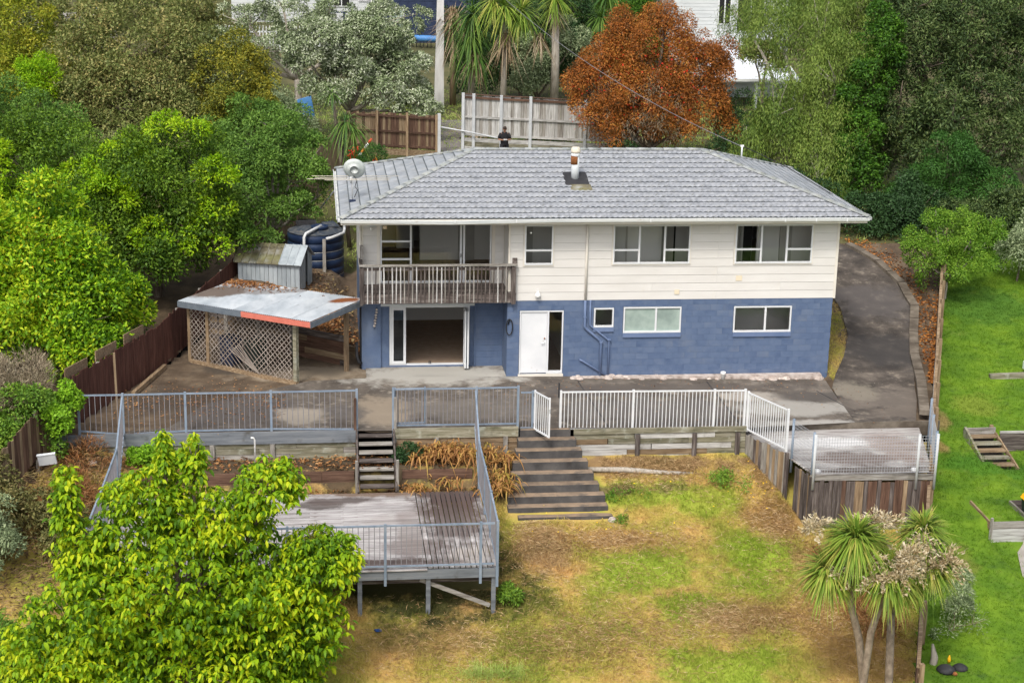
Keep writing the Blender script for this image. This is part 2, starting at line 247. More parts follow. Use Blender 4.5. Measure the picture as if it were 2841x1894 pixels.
LM('panicle', [(.30, .21, .10), (.52, .41, .24), (.64, .54, .36), (.68, .61, .46)], .25)
LM('scrub_leaf', [(.05, .055, .018), (.10, .095, .03), (.16, .13, .055)], .2)
LM('scrub_green', [(.04, .09, .01), (.08, .15, .016), (.14, .21, .025)], .28)
LM('twig', [(.16, .12, .075), (.28, .225, .15), (.36, .31, .21)], .05)
LM('vine_leaf', [(.09, .19, .01), (.16, .28, .015)], .3)
LM('grey_green_leaf', [(.075, .10, .05), (.13, .165, .085), (.20, .235, .13)], .2)
LM('pale_grass', [(.13, .19, .035), (.20, .26, .06), (.28, .32, .10)], .3)
LM('yellow_flower', [(.75, .45, .01), (.80, .55, .02)], .1)

# ------------------------------------------------------------------ builders
def wl(o):
    v = Vector((0, 0, 0))
    while o is not None: v += o.location; o = o.parent
    return v
def props(o, label=None, cat=None, group=None, kind=None):
    if label: o['label'] = label
    if cat: o['category'] = cat
    if group: o['group'] = group
    if kind: o['kind'] = kind
    return o
def thing(name, label, cat, loc, group=None):
    o = bpy.data.objects.new(name, None); COL.objects.link(o); o.location = loc; o.empty_display_size = .2
    return props(o, label, cat, group)
def link(name, me, parent=None, loc=(0, 0, 0), rot=None):
    """an object at world position loc, whatever its parent (parents are never rotated)"""
    o = bpy.data.objects.new(name, me); COL.objects.link(o)
    if parent is not None: o.parent = parent; o.location = Vector(loc) - wl(parent)
    else: o.location = loc
    if rot: o.rotation_euler = rot
    return o
class MB:
    def __init__(s): s.v = []; s.f = []
    def add(s, vs, fs):
        b = len(s.v); s.v += [tuple(v) for v in vs]; s.f += [tuple(b + i for i in f) for f in fs]
    def hexa(s, vs): s.add(vs, [(0, 3, 2, 1), (4, 5, 6, 7), (0, 1, 5, 4), (1, 2, 6, 5), (2, 3, 7, 6), (3, 0, 4, 7)])
    def box(s, x0, x1, y0, y1, z0, z1): s.hexa([(x0, y0, z0), (x1, y0, z0), (x1, y1, z0), (x0, y1, z0), (x0, y0, z1), (x1, y0, z1), (x1, y1, z1), (x0, y1, z1)])
    def beam(s, a, b, wd, h, up=(0, 0, 1)):
        a = Vector(a); b = Vector(b); d = (b - a).normalized(); up = Vector(up)
        sd = d.cross(up)
        if sd.length < 1e-4: sd = d.cross(Vector((0, 1, 0)))
        sd.normalize(); u = sd.cross(d).normalized(); sd *= wd / 2; u *= h / 2
        s.hexa([a - sd - u, a + sd - u, b + sd - u, b - sd - u, a - sd + u, a + sd + u, b + sd + u, b - sd + u])
    def tube(s, pts, rads, n=8, cap=True):
        pts = [Vector(p) for p in pts]; rings = []
        b = len(s.v); px = None
        for i, p in enumerate(pts):
            d = (pts[min(i + 1, len(pts) - 1)] - pts[max(i - 1, 0)])
            if d.length < 1e-6: d = Vector((0, 0, 1))
            d.normalize()
            if px is None:
                px = d.cross(Vector((0, 0, 1)))
                if px.length < .05: px = d.cross(Vector((0, 1, 0)))
            px = (px - d * px.dot(d)).normalized(); py = d.cross(px)
            r = rads[i] if hasattr(rads, '__len__') else rads
            for k in range(n):
                a = 2 * math.pi * k / n; s.v.append(tuple(p + px * math.cos(a) * r + py * math.sin(a) * r))
        for i in range(len(pts) - 1):
            for k in range(n): s.f.append((b + i * n + k, b + i * n + (k + 1) % n, b + (i + 1) * n + (k + 1) % n, b + (i + 1) * n + k))
        if cap:
            s.f.append(tuple(b + k for k in range(n))[::-1]); s.f.append(tuple(b + (len(pts) - 1) * n + k for k in range(n)))
    def lathe(s, c, prof, n=24):
        b = len(s.v)
        for r, z in prof:
            for k in range(n): a = 2 * math.pi * k / n; s.v.append((c[0] + r * math.cos(a), c[1] + r * math.sin(a), c[2] + z))
        for i in range(len(prof) - 1):
            for k in range(n): s.f.append((b + i * n + k, b + i * n + (k + 1) % n, b + (i + 1) * n + (k + 1) % n, b + (i + 1) * n + k))
        s.f.append(tuple(b + k for k in range(n))[::-1]); s.f.append(tuple(b + (len(prof) - 1) * n + k for k in range(n)))
    def build(s, name, mat, parent=None, smooth=False, kind=None, base=False):
        V = np.array(s.v, float); lo, hi = V.min(0), V.max(0); c = (lo + hi) / 2
        if base: c[2] = lo[2]
        me = bpy.data.meshes.new(name); me.from_pydata([tuple(v) for v in (V - c)], [], s.f); me.update()
        if smooth: me.polygons.foreach_set('use_smooth', [True] * len(me.polygons))
        for mm in (mat if isinstance(mat, (list, tuple)) else [mat]): me.materials.append(MATS[mm])
        o = link(name, me, parent, c)
        if kind: o['kind'] = kind
        return o
CACHE = {}
def box_me(dx, dy, dz, mat):
    k = (round(dx, 3), round(dy, 3), round(dz, 3), mat)
    if k not in CACHE:
        m = MB(); m.box(-dx / 2, dx / 2, -dy / 2, dy / 2, -dz / 2, dz / 2)
        me = bpy.data.meshes.new('box_piece'); me.from_pydata(m.v, [], m.f); me.update(); me.materials.append(MATS[mat]); CACHE[k] = me
    return CACHE[k]
def piece(name, c, dims, mat, parent, rot=None):
    return link(name, box_me(*dims, mat), parent, c, rot)
def tube(name, pts, r, mat, parent=None, n=8, smooth=True):
    m = MB(); m.tube(pts, r, n); return m.build(name, mat, parent, smooth)
def beam(name, a, b, wd, h, mat, parent=None, up=(0, 0, 1)):
    m = MB(); m.beam(a, b, wd, h, up); return m.build(name, mat, parent)
def np_mesh(name, V, F, mat, parent=None, kind=None, smooth=False, origin=None):
    V = np.asarray(V, np.float32); c = np.array(origin, np.float32) if origin is not None else np.array([(V[:, 0].min() + V[:, 0].max()) / 2, (V[:, 1].min() + V[:, 1].max()) / 2, V[:, 2].min()], np.float32)
    V = V - c; me = bpy.data.meshes.new(name); me.vertices.add(len(V)); me.vertices.foreach_set('co', V.ravel())
    Fs = F if isinstance(F, list) else [F]
    nl = sum(f.size for f in Fs); npoly = sum(len(f) for f in Fs)
    me.loops.add(nl); me.loops.foreach_set('vertex_index', np.concatenate([f.ravel() for f in Fs]).astype(np.int32))
    me.polygons.add(npoly); tot = np.concatenate([np.full(len(f), f.shape[1], np.int32) for f in Fs]); st = np.concatenate([[0], np.cumsum(tot)[:-1]]).astype(np.int32)
    me.polygons.foreach_set('loop_start', st)
    if smooth: me.polygons.foreach_set('use_smooth', np.ones(npoly, bool))
    me.update(calc_edges=True); me.materials.append(MATS[mat])
    o = link(name, me, parent, c)
    if kind: o['kind'] = kind
    return o
def nrm(a): return a / np.maximum(np.linalg.norm(a, axis=-1, keepdims=True), 1e-9)
def leaf_quads(P, A, N, Ln, W, fold=.15):
    A = nrm(A); S = nrm(np.cross(A, N)); N = np.cross(S, A); Ln = np.broadcast_to(np.asarray(Ln, float).reshape(-1, 1), (len(P), 1)); W = np.broadcast_to(np.asarray(W, float).reshape(-1, 1), (len(P), 1))
    mid = P + A * Ln * .48 + N * Ln * fold; tip = P + A * Ln
    V = np.stack([P, mid + S * W / 2, tip, mid - S * W / 2], 1).reshape(-1, 3); F = np.arange(len(P) * 4).reshape(-1, 4)
    return V, F
def big_leaves(P, A, N, Ln, W, curl=.25):
    A = nrm(A); S = nrm(np.cross(A, N)); N = np.cross(S, A); Ln = Ln.reshape(-1, 1); W = W.reshape(-1, 1)
    a = P + A * Ln * .33 + N * Ln * .06; b = P + A * Ln * .70 - N * Ln * curl * .35; tip = P + A * Ln * .97 - N * Ln * curl; lift = N * W * .12
    V = np.stack([P, a + S * W / 2 + lift, a, a - S * W / 2 + lift, b + S * W * .42 + lift, b, b - S * W * .42 + lift, tip], 1).reshape(-1, 3)
    i = np.arange(len(P))[:, None] * 8
    Q = np.concatenate([i + np.array([[1, 4, 5, 2]]), i + np.array([[2, 5, 6, 3]])]); T = np.concatenate([i + np.array([[0, 1, 2]]), i + np.array([[0, 2, 3]]), i + np.array([[4, 7, 5]]), i + np.array([[5, 7, 6]])])
    return V, [Q, T]
def straps(P, D, Ln, W, droop, segs=4):
    n = len(P); D = nrm(D); Ln = np.broadcast_to(np.asarray(Ln, float).reshape(-1, 1), (n, 1)); W = np.broadcast_to(np.asarray(W, float).reshape(-1, 1), (n, 1)); droop = np.broadcast_to(np.asarray(droop, float).reshape(-1, 1), (n, 1))
    S = np.cross(D, np.array([[0, 0, 1.]])); S = np.where(np.linalg.norm(S, axis=1, keepdims=True) < .05, np.array([[1., 0, 0]]), S); S = nrm(S)
    rows = []
    for k in range(segs + 1):
        t = k / segs; c = P + D * Ln * t; c = c + np.array([[0, 0, -1.]]) * droop * Ln * t * t
        wk = W * (1 - t ** 2.2) * (.55 + .9 * min(t, .45)); wk = np.maximum(wk, .004)
        rows += [c + S * wk / 2, c - S * wk / 2]
    V = np.stack(rows, 1).reshape(-1, 3); i = np.arange(n)[:, None] * (2 * (segs + 1))
    F = np.concatenate([i + np.array([[2 * k, 2 * k + 1, 2 * k + 3, 2 * k + 2]]) for k in range(segs)])
    return V, F
def rdir(rng, n, zlo=-1., zhi=1.):
    z = rng.uniform(zlo, zhi, n); a = rng.uniform(0, 2 * np.pi, n); r = np.sqrt(np.maximum(0, 1 - z * z)); return np.stack([r * np.cos(a), r * np.sin(a), z], 1)
def lump(p):  # slow 3-D wobble that makes gaps and bulges
    return (np.sin(p[:, 0] * 2.1 + 1.3 * np.sin(p[:, 2] * 1.7)) + np.sin(p[:, 1] * 1.9 + p[:, 2] * 1.3 + 2) + np.sin(p[:, 2] * 2.6 + p[:, 0] * .8 + 4)) / 3
DENSE = 1.7
def foliage(rng, blobs, n, lw, per=14, clump=.28, droop=.3, inner=.14, gap=.25, wob=.18, zs=1., zlo=-.65, flat=.0):
    """leaves on many small billows that stand on the blobs, with gaps between them, and some leaves inside"""
    n = int(n * DENSE); SC, SR, SD = [], [], []
    small = per < 10
    for c, r in blobs:
        c = np.array(c, float); r = np.array(r, float); rm = r.mean(); sr = clump if small else min(clump * 1.45, rm * .55)
        k = max(5, int(3.1 * (rm / sr) ** 2 * (1.15 - .45 * gap))); d = rdir(rng, k, zlo, 1); q = c + d * r
        rad = 1 - .30 * rng.random(k) ** 1.7 + wob * (.9 * lump(q * 1.5 + 7) + .4 * lump(q * 3.7)) - .12; rad[rng.random(k) < .10] *= 1.13
        SC.append(c + d * r * rad[:, None]); SR.append(sr * rng.uniform(.55, 1.3, k)); SD.append(d)
    SC, SR, SD = np.concatenate(SC), np.concatenate(SR), np.concatenate(SD); keep = lump(SC * 1.9 + 3) > -.85 + gap * .75; SC, SR, SD = SC[keep], SR[keep], SD[keep]
    ni = int(n * inner); no = n - ni; i = rng.choice(len(SC), no, p=SR ** 2 / (SR ** 2).sum()); bias = nrm(SD * .7 + np.array([[0, 0, .6]]))
    o = nrm(nrm(rng.normal(0, 1, (no, 3))) + bias[i] * .8); rad = SR[i] * (1 - .45 * rng.random(no) ** 2 + .22 * np.maximum(0, rng.normal(0, .5, no)))
    off = o * rad[:, None] * np.array([1, 1, zs * (1 - .45 * flat)]); off[:, 2] -= (zs - 1) * .35 * SR[i]; P = SC[i] + off
    B = np.array([b_[0] for b_ in blobs], float); Rr = np.array([b_[1] for b_ in blobs], float); j = rng.integers(0, len(B), ni); d = rdir(rng, ni); P = np.concatenate([P, B[j] + d * Rr[j] * rng.uniform(.2, .8, (ni, 1))]); o = np.concatenate([o, d])
    A = nrm(o * .55 + rng.normal(0, .5, o.shape)); A[:, 2] -= droop; A = nrm(A); N = nrm(o * .9 + rng.normal(0, .38, P.shape) + np.array([[0, 0, .45]]))
    return P, A, N, lw[0] * rng.uniform(.6, 1.3, len(P)), lw[1] * rng.uniform(.7, 1.25, len(P))
def trunk_mb(rng, base, blobs, r0, fork=.45, twigs=2, wig=.12):
    m = MB(); base = np.array(base, float); B = [np.array(b[0], float) for b in blobs]; cen = np.mean(B, 0); low = min(b[0][2] - b[1][2] for b in blobs)
    fk = base + (cen - base) * fork; fk[:2] = base[:2] + (cen[:2] - base[:2]) * fork * .7
    def path(a, b, ra, rb, k=4):
        ps = [a + (b - a) * t + rng.normal(0, wig * np.linalg.norm(b - a) * .12, 3) * (0 < t < 1) for t in np.linspace(0, 1, k + 1)]
        m.tube(ps, list(np.linspace(ra, rb, k + 1)), 6)
    path(base - np.array([0, 0, .3]), fk, r0, r0 * .75)
    for (c, rr) in blobs:
        c = np.array(c, float); rr = np.array(rr, float)
        path(fk, c - np.array([0, 0, rr[2] * .2]), r0 * .55, r0 * .25)
        for _ in range(twigs):
            d = rdir(rng, 1, -.1, 1)[0]; path(c - np.array([0, 0, rr[2] * .2]), c + d * rr * .85, r0 * .24, r0 * .05, 3)
    return m
def plant(name, label, cat, base, blobs, n, lw, mat, bark='bark', r0=.14, seed=1, group=None, extra=(), stem='trunk', crown='crown', fork=.45, twigs=2, **kw):
    rng = np.random.default_rng(seed); t = thing(name, label, cat, base, group)
    trunk_mb(rng, base, blobs, r0, fork, twigs).build(stem, bark, t, True)
    V, F = leaf_quads(*foliage(rng, blobs, n, lw, **kw)); np_mesh(crown, V, F, mat, t, 'stuff')
    for (nm, m2, b2, n2, lw2, kw2) in extra:
        k3 = dict(kw); k3.update(kw2); V, F = leaf_quads(*foliage(rng, b2, n2, lw2, **k3)); np_mesh(nm, V, F, m2, t, 'stuff')
    return t

# ------------------------------------------------------------------ ground heights
def xl(y): return -7.5 + .35 * y            # left boundary fence line
def xr(y): return 18.28 + .385 * y          # right boundary fence line
def sstep(a, b, x): t = np.clip((x - a) / (b - a), 0, 1); return t * t * (3 - 2 * t)
def h_right(y): return np.interp(y, [-6, -1, 2, 6, 9, 12, 24, 27, 45, 75, 200], [-.2, -.12, .2, .88, 1.75, 2.25, 2.35, 3.0, 3.1, 4.6, 14])
def h_midb(y): return np.interp(y, [-6, 8.1, 8.4, 24, 27, 45, 75, 200], [0, 0, 2.25, 2.35, 3.0, 3.1, 4.6, 14])
def h_up(x, y):
    pad = -.018 * np.clip(x - 4, 0, 11)
    d = (x + .65) * .615 + (y - .9) * .788 - .55
    bank = sstep(0, .06, d) * (.72 + .5 * sstep(-2.2, -4.2, x)) * sstep(-.7, -1.5, x) + np.clip(d, 0, 3) * .12 * sstep(-.7, -2, x)
    bank = bank * (1 - sstep(9, 14, y)) + sstep(-.9, -.7, -x) * 0
    left = .05 + bank + np.interp(y, [1, 8, 11, 15, 20, 25, 45, 75, 200], [0, .15, .75, 1.7, 2.6, 3.0, 3.1, 4.6, 14])
    mid = np.where(y < 8.1, pad, h_midb(y)); right = np.where(y < -1, pad, h_right(y))
    tl = sstep(-.75, -.6, x) if 0 else np.where(y < 8.3, (x > -.66).astype(float), sstep(-1.5, 1.5, x))
    tr = np.where(y < 8.4, (x > 14.55).astype(float), sstep(12, 14.6, x))
    return (left * (1 - tl) + mid * tl) * (1 - tr) + right * tr
def h_left(x, y):
    return np.interp(y, [-24, -13, -8, -5, 2, 10, 20, 28, 45, 75, 200], [-4.6, -2.6, -1.15, -.3, .2, 1.0, 2.4, 3.0, 3.1, 4.6, 14])
def h_lawn(x, y):
    a = np.interp(y, [-24, -15.2, -12, -7.7, -6.3, -5.2], [-4.5, -3.0, -2.45, -1.8, -1.2, -.8])
    bed = (x > -8) & (x < 3.1) & (y > -6.35); a = np.where(bed, -.72, a)
    und = (x > -8) & (x < 3.1) & (y <= -6.35) & (y > -8.2); a = np.where(und, np.minimum(a, -1.34), a)
    s = sstep(-6.8, -8.2, x); return a * (1 - s) + h_left(x, y) * s + .03 * np.sin(x * 2.3 + y) * np.cos(y * 1.9 - x * .7)
def h_n(x, y):
    s = -.3 + .16 * y
    s = np.where(y > 14, np.interp(y, [14, 24, 45, 75, 200], [1.94, 2.6, 3.1, 4.6, 14]), s)
    low = -1.5 * sstep(17.9, 18.6, x) + s * (1 - sstep(17.9, 18.6, x))
    s = np.where((y < -3.6) & (y > -9.3) & (x > 17.95), low, s)
    s = np.where((x > 16.45) & (y > -9.45) & (y < -7.6), np.maximum(s, -1.5), s)
    s = np.where((x > 17.62) & (y > -9.35) & (y < -7.9), -2.03, s)
    s = np.where((x > 16.4) & (y <= -9.45), -2.08 + .1 * (y + 9.45), s)
    s = np.where((x > 17.9) & (x < 19.05) & (y > -5.4) & (y < -3.7), s - .42, s)
    return s + .025 * np.sin(x * 2.1 + y * .6) * np.cos(y * 1.7)
def grid_axis(lo, flo, fhi, hi, st):
    a = list(np.arange(flo, fhi + 1e-6, st)); k = st; x = fhi
    while x < hi: k *= 1.35; x += k; a.append(x)
    k = st; x = flo
    while x > lo: k *= 1.35; x -= k; a.insert(0, x)
    return np.array(a)
GX = grid_axis(-160, -13.0, 25.5, 180, .25); GY = grid_axis(-40, -18.25, 16, 260, .25)
def zone(x, y):
    if x < xl(y) and y < 16: return 'bank'
    if x > xr(y) and y < 20: return 'neighbour_lawn'
    edge = -5.25 if x < 10.5 else -4.75
    if y < edge: return 'lawn'
    if y < 10.5: return 'yard'
    return 'hillside'
HF = {'bank': h_left, 'neighbour_lawn': h_n, 'lawn': h_lawn, 'yard': h_up, 'hillside': lambda x, y: h_up(x, y)}
ZM = {'bank': 'slope_soil', 'neighbour_lawn': 'green_soil', 'lawn': 'lawn_soil', 'yard': 'earth', 'hillside': 'hillside_soil'}
cells = {k: [] for k in HF}
for i in range(len(GX) - 1):
    xm = (GX[i] + GX[i + 1]) / 2
    for j in range(len(GY) - 1): cells[zone(xm, (GY[j] + GY[j + 1]) / 2)].append((i, j))
for k, cl in cells.items():
    c = np.array(cl); i, j = c[:, 0], c[:, 1]; q = np.stack([np.stack([i, j], 1), np.stack([i + 1, j], 1), np.stack([i + 1, j + 1], 1), np.stack([i, j + 1], 1)], 1)
    key = q[..., 0] * 10000 + q[..., 1]; u, inv = np.unique(key, return_inverse=True); x, y = GX[u // 10000], GY[u % 10000]
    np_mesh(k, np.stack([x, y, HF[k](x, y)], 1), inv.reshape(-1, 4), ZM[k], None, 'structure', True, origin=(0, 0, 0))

def sheet(name, poly_rows, hf, mat, lift, kind='structure'):
    """paved sheet between two edge lines: rows of (x_left, x_right, y)"""
    m = MB(); n = 14; V = []; F = []
    for (a, b, y) in poly_rows:
        for k in range(n + 1): x = a + (b - a) * k / n; V.append((x, y, float(hf(np.array(x), np.array(y))) + lift))
    for r in range(len(poly_rows) - 1):
        for k in range(n): p = r * (n + 1) + k; F.append((p, p + 1, p + n + 2, p + n + 1))
    return np_mesh(name, np.array(V), np.array(F), mat, None, kind, True, origin=(0, 0, 0))
def rows(pts, st=.3):
    out = []
    for (a, b, y), (a2, b2, y2) in zip(pts[:-1], pts[1:]):
        k = max(1, int(abs(y2 - y) / st))
        for t in range(k): f = t / k; out.append((a + (a2 - a) * f, b + (b2 - b) * f, y + (y2 - y) * f))
    return out + [pts[-1]]
sheet('patio', rows([(-8.2, 10.5, -5.25), (-6.3, 14.0, -4.75), (-5.4, 14.2, -2.6), (-3.6, 14.3, -1.3), (-2.3, 14.4, -.4), (-.55, 14.45, -.05), (-.5, 3.96, 0.02), (-.5, 3.96, 1.14)]), lambda x, y: -.018 * np.clip(x - 4, 0, 11) + .05 * sstep(-.7, -2, x), 'pad_concrete', .05)
hd = lambda x, y: np.where(y < -1, -.018 * np.clip(x - 4, 0, 11), h_right(y))
sheet('driveway', rows([(14.0, 15.9, -4.75), (14.2, 16.7, -2.6), (14.35, 17.1, -1.3), (14.8, 17.45, -.2), (15.5, 17.8, 1.2), (16.2, 18.4, 3.0), (16.6, 19.2, 5.2), (16.6, 19.3, 7.0), (16.3, 18.9, 8.6), (15.2, 18.2, 10.2), (13.5, 17.2, 12), (11, 15.8, 14)]), hd, 'drive_concrete', .055)
sheet('neighbour_path', rows([(16.8, 26, -13.5), (16.6, 26, -11.5), (17.0, 26, -10.2), (17.62, 26, -9.4)]), h_n, 'concrete', .03)
sheet('gravel_drive', rows([(2.6, 6.6, 14), (3.6, 6.0, 20), (3.75, 5.2, 25), (3.9, 5.0, 30), (2.5, 6.5, 36)]), h_up, 'gravel', .06)

jt = lambda x, y, z: float(z) + .057
for i, (a, b, lb) in enumerate((((13.75, -1.6), (14.6, -4.7), 'dark joint line crossing the pale concrete at the foot of the driveway'), ((6.2, -.6), (6.4, -5.15), 'dark joint line across the concrete beside the white door'), ((10.4, -.6), (10.4, -5.15), 'dark joint line across the concrete in front of the frosted window'))):
    zf = lambda x: -.018 * max(0, x - 4) + .052
    o = beam('concrete_joint', (*a, zf(a[0])), (*b, zf(b[0])), .03, .006, 'black_rubber'); o['kind'] = 'structure'
# kerb along the right of the driveway
kb = thing('kerb', 'weathered concrete kerb of short blocks along the driveway beside the fence', 'kerb', (17.8, -.2, .1))
kp = [(16.2, -4.6), (17.25, -1.4), (17.6, -.2), (17.95, 1.2), (18.55, 3.0), (19.35, 5.2), (19.45, 7.0), (19.05, 8.6), (18.35, 10.2)]
for (a, b) in zip(kp[:-1], kp[1:]):
    n = max(1, int(math.dist(a, b) / .8))
    for k in range(n):
        p = [a[i] + (b[i] - a[i]) * (k + .03) / n for i in (0, 1)]; q = [a[i] + (b[i] - a[i]) * (k + .97) / n for i in (0, 1)]
        beam('kerb_block', (*p, float(hd(0, np.array(p[1]))) + .08), (*q, float(hd(0, np.array(q[1]))) + .08), .3, .16, 'kerb_concrete', kb)

# ------------------------------------------------------------------ the house
def minus(rects, hole):
    out = []
    for (a, b, c, d) in rects:
        ha, hb, hc, hd_ = hole
        if hb <= a or ha >= b or hd_ <= c or hc >= d: out.append((a, b, c, d)); continue
        if ha > a: out.append((a, ha, c, d))
        if hb < b: out.append((hb, b, c, d))
        x0, x1 = max(a, ha), min(b, hb)
        if hc > c: out.append((x0, x1, c, hc))
        if hd_ < d: out.append((x0, x1, hd_, d))
    return out
XL, XM, XR, YB, DEP = -.6, 3.964, 14.63, 7.55, 1.15
ZB, ZT, GL = 2.55, 5.06, -.35
H = thing('house', 'two storey cream and blue house with a grey tiled hip roof', 'house', (7, 3.8, 0))
up_open = [(4.46, 5.38, 3.68, 4.98), (7.28, 9.78, 3.69, 4.97), (11.23, 13.78, 3.68, 4.97)]
lo_open = [(4.36, 5.78, .10, 2.2), (6.74, 7.40, 1.62, 2.27), (7.70, 9.60, 1.42, 2.29), (11.31, 13.24, 1.40, 2.28)]
ru_open = [(-.02, 3.55, 2.86, 4.85)]; rl_open = [(.27, 2.88, .10, 2.12)]
def shell(name, x0, x1, z0, z1, holes, y, th, mat):
    rs = [(x0, x1, z0, z1)]
    for h in holes: rs = minus(rs, h)
    m = MB()
    for (a, b, c, d) in rs: m.box(a, b, y, y + th, c, d)
    return m.build(name, mat, H)
shell('upper_wall', XM, XR, ZB, ZT + .2, up_open, .015, .12, 'cream_trim'); shell('lower_wall', XM, XR - .05, GL, ZB, lo_open, .012, .16, 'blue_mortar')
shell('upper_wall', XL, XM, ZB, ZT + .2, ru_open, DEP + .015, .12, 'cream_trim'); shell('lower_wall', XL, XM, GL, ZB, rl_open, DEP + .012, .16, 'blue_mortar')
def wallbox(name, x0, x1, y0, y1, z0, z1, mat, parent=H): m = MB(); m.box(x0, x1, y0, y1, z0, z1); return m.build(name, mat, parent)
wallbox('side_wall', XR - .12, XR, .14, YB, ZB, ZT + .2, 'cream_paint'); wallbox('side_wall', XR - .2, XR - .05, .175, YB, GL, ZB - .002, 'blue_paint')
wallbox('side_wall', XL, XL + .12, DEP + .14, YB, ZB, ZT + .2, 'cream_paint'); wallbox('side_wall', XL, XL + .14, DEP + .175, YB, GL, ZB - .002, 'blue_paint')
wallbox('rear_wall', XL, XR, YB, YB + .14, GL, ZT + .2, 'cream_paint')
wallbox('return_wall', XM + .001, XM + .12, .14, DEP + .01, ZB, ZT + .2, 'cream_paint'); wallbox('return_wall', XM + .001, XM + .14, .175, DEP + .01, GL, ZB - .002, 'blue_paint')
# weatherboards, one object per course and stretch
def boards(x0, x1, y, holes, joints):
    nc = 10; hc = (ZT + .16 - ZB) / nc
    for k in range(nc):
        za, zb = ZB - .02 + k * hc, ZB - .02 + (k + 1) * hc - .007
        js = sorted([x0, x1] + [j for j in joints[k % len(joints)] if x0 < j < x1])
        for a, b in zip(js[:-1], js[1:]):
            rs = [(a, b - (.004 if b < x1 else 0), za, zb)]
            for h in holes: rs = minus(rs, (h[0] - .03, h[1] + .03, h[2] - .05, h[3] + .03))
            for (p, q_, c, d) in rs:
                m = MB(); o = lambda z: y - .016 + .011 * (z - za) / hc
                m.hexa([(p, o(c), c), (q_, o(c), c), (q_, y + .014, c), (p, y + .014, c), (p, o(d), d), (q_, o(d), d), (q_, y + .014, d), (p, y + .014, d)])
                m.build('weatherboard', 'cream_paint', H)
boards(XM + .05, XR - .06, 0, up_open, [(6.5, 10.7), (8.6, 12.8), (10.7,)]); boards(XL + .05, XM - .02, DEP, ru_open, [()])
wallbox('corner_board', XM, XM + .05, -.035, .014, ZB - .03, ZT + .14, 'cream_trim'); wallbox('corner_board', XR - .06, XR + .015, -.035, .139, ZB - .03, ZT + .14, 'cream_trim'); wallbox('corner_board', XL - .015, XL + .05, DEP - .035, DEP + .139, ZB - .03, ZT + .14, 'cream_trim')
# painted blocks: 300 as parts, the rest joined
blk = []
def blocks(x0, x1, y, holes):
    z = ZB; row = 0
    while z > GL:
        za = max(GL, z - .2); x = x0 - (.2 if row % 2 else 0)
        while x < x1:
            r = [(max(x, x0), min(x + .4, x1), za, z)]
            for h in holes: r = minus(r, h)
            for (a, b, c, d) in r:
                if b - a > .03 and d - c > .03: blk.append(((b - a) * (d - c), a, b, c, d, y))
            x += .4
        z = za; row += 1
blocks(XM, XR - .05, 0, lo_open); blocks(XL, XM, DEP, rl_open)
brng = np.random.default_rng(3); front = [b for b in blk if b[5] == 0 and b[4] > .1]; front.sort(key=lambda b: -b[0]); keep = front[:300]; rest = [b for b in blk if b not in keep]
for (_, a, b, c, d, y) in keep:
    o = -.0012 * brng.random(); piece('block', ((a + b) / 2, y + o + .006, (c + d) / 2), (b - a - .003, .02, d - c - .003), 'blue_paint', H)
m = MB()
for (_, a, b, c, d, y) in rest: o = -.0012 * brng.random(); m.box(a + .002, b - .002, y + o - .004, y + o + .016, c + .002, d - .002)
m.build('blocks', 'blue_paint', H, kind='stuff')
wallbox('pillar', XL - .02, 0, DEP - .09, DEP - .006, GL, ZB - .02, 'blue_paint'); wallbox('pillar', 3.02, 3.07, DEP - .06, DEP - .006, GL, ZB - .05, 'blue_paint')
# windows
def window(x0, x1, z0, z1, y, mull=(), bars=(), label=None, gl='glass', sill=None, hw=.045, trim=True, sash=()):
    f = MB(); dp0, dp1 = y - .045, y + .05
    f.box(x0, x1, dp0, dp1, z1 - hw, z1); f.box(x0, x1, dp0 - .012, dp1, z0, z0 + hw + .01); f.box(x0, x0 + hw, dp0, dp1, z0 + hw + .01, z1 - hw); f.box(x1 - hw, x1, dp0, dp1, z0 + hw + .01, z1 - hw)
    fr = f.build('window', 'white_alu', H)
    if label: fr['label'] = label
    xs = [x0 + hw] + list(mull) + [x1 - hw]
    for mx in mull: mm = MB(); mm.box(mx - .03, mx + .03, dp0 + .006, dp1 - .004, z0 + hw + .011, z1 - hw - .001); mm.build('mullion', 'white_alu', fr)
    for (a, b, z) in bars: mm = MB(); mm.box(a + .031, b - .031, dp0 + .008, dp1 - .006, z - .028, z + .028); mm.build('rail', 'white_alu', fr)
    for a, b in zip(xs[:-1], xs[1:]):
        zs = [z0 + hw] + sorted(z for (p, q_, z) in bars if p < (a + b) / 2 < q_) + [z1 - hw]
        for c, d in zip(zs[:-1], zs[1:]): mm = MB(); mm.box(a, b, y + .004, y + .010, c, d); mm.build('pane', gl, fr)
    if sill: mm = MB(); mm.box(x0 - .01, x1 + .01, y - .075, y - .006, z0 - .145, z0 - .008); mm.build('sill', sill, fr)
    if trim:
        mm = MB(); t = .035
        mm.box(x0 - t, x1 + t, y - .03, y - .002, z1 + .001, z1 + t); mm.box(x0 - t, x1 + t, y - .035, y - .002, z0 - t - .012, z0 - .001); mm.box(x0 - t, x0 - .001, y - .03, y - .002, z0, z1); mm.box(x1 + .001, x1 + t, y - .03, y - .002, z0, z1)
        mm.build('facing', 'cream_trim', fr)
    return fr
window(4.47, 5.37, 3.69, 4.97, 0, (), [(4.47, 5.37, 4.155)], 'narrow upper window of two panes left of the downpipe')
window(7.29, 9.77, 3.70, 4.96, 0, (8.13, 8.95), [(7.29, 8.13, 4.15), (8.95, 9.77, 4.15)], 'wide upper window in the middle of the cream wall')
window(11.24, 13.77, 3.69, 4.96, 0, (12.09, 12.93), [(11.24, 12.09, 4.15), (12.93, 13.77, 4.15)], 'wide upper window nearest the right corner')
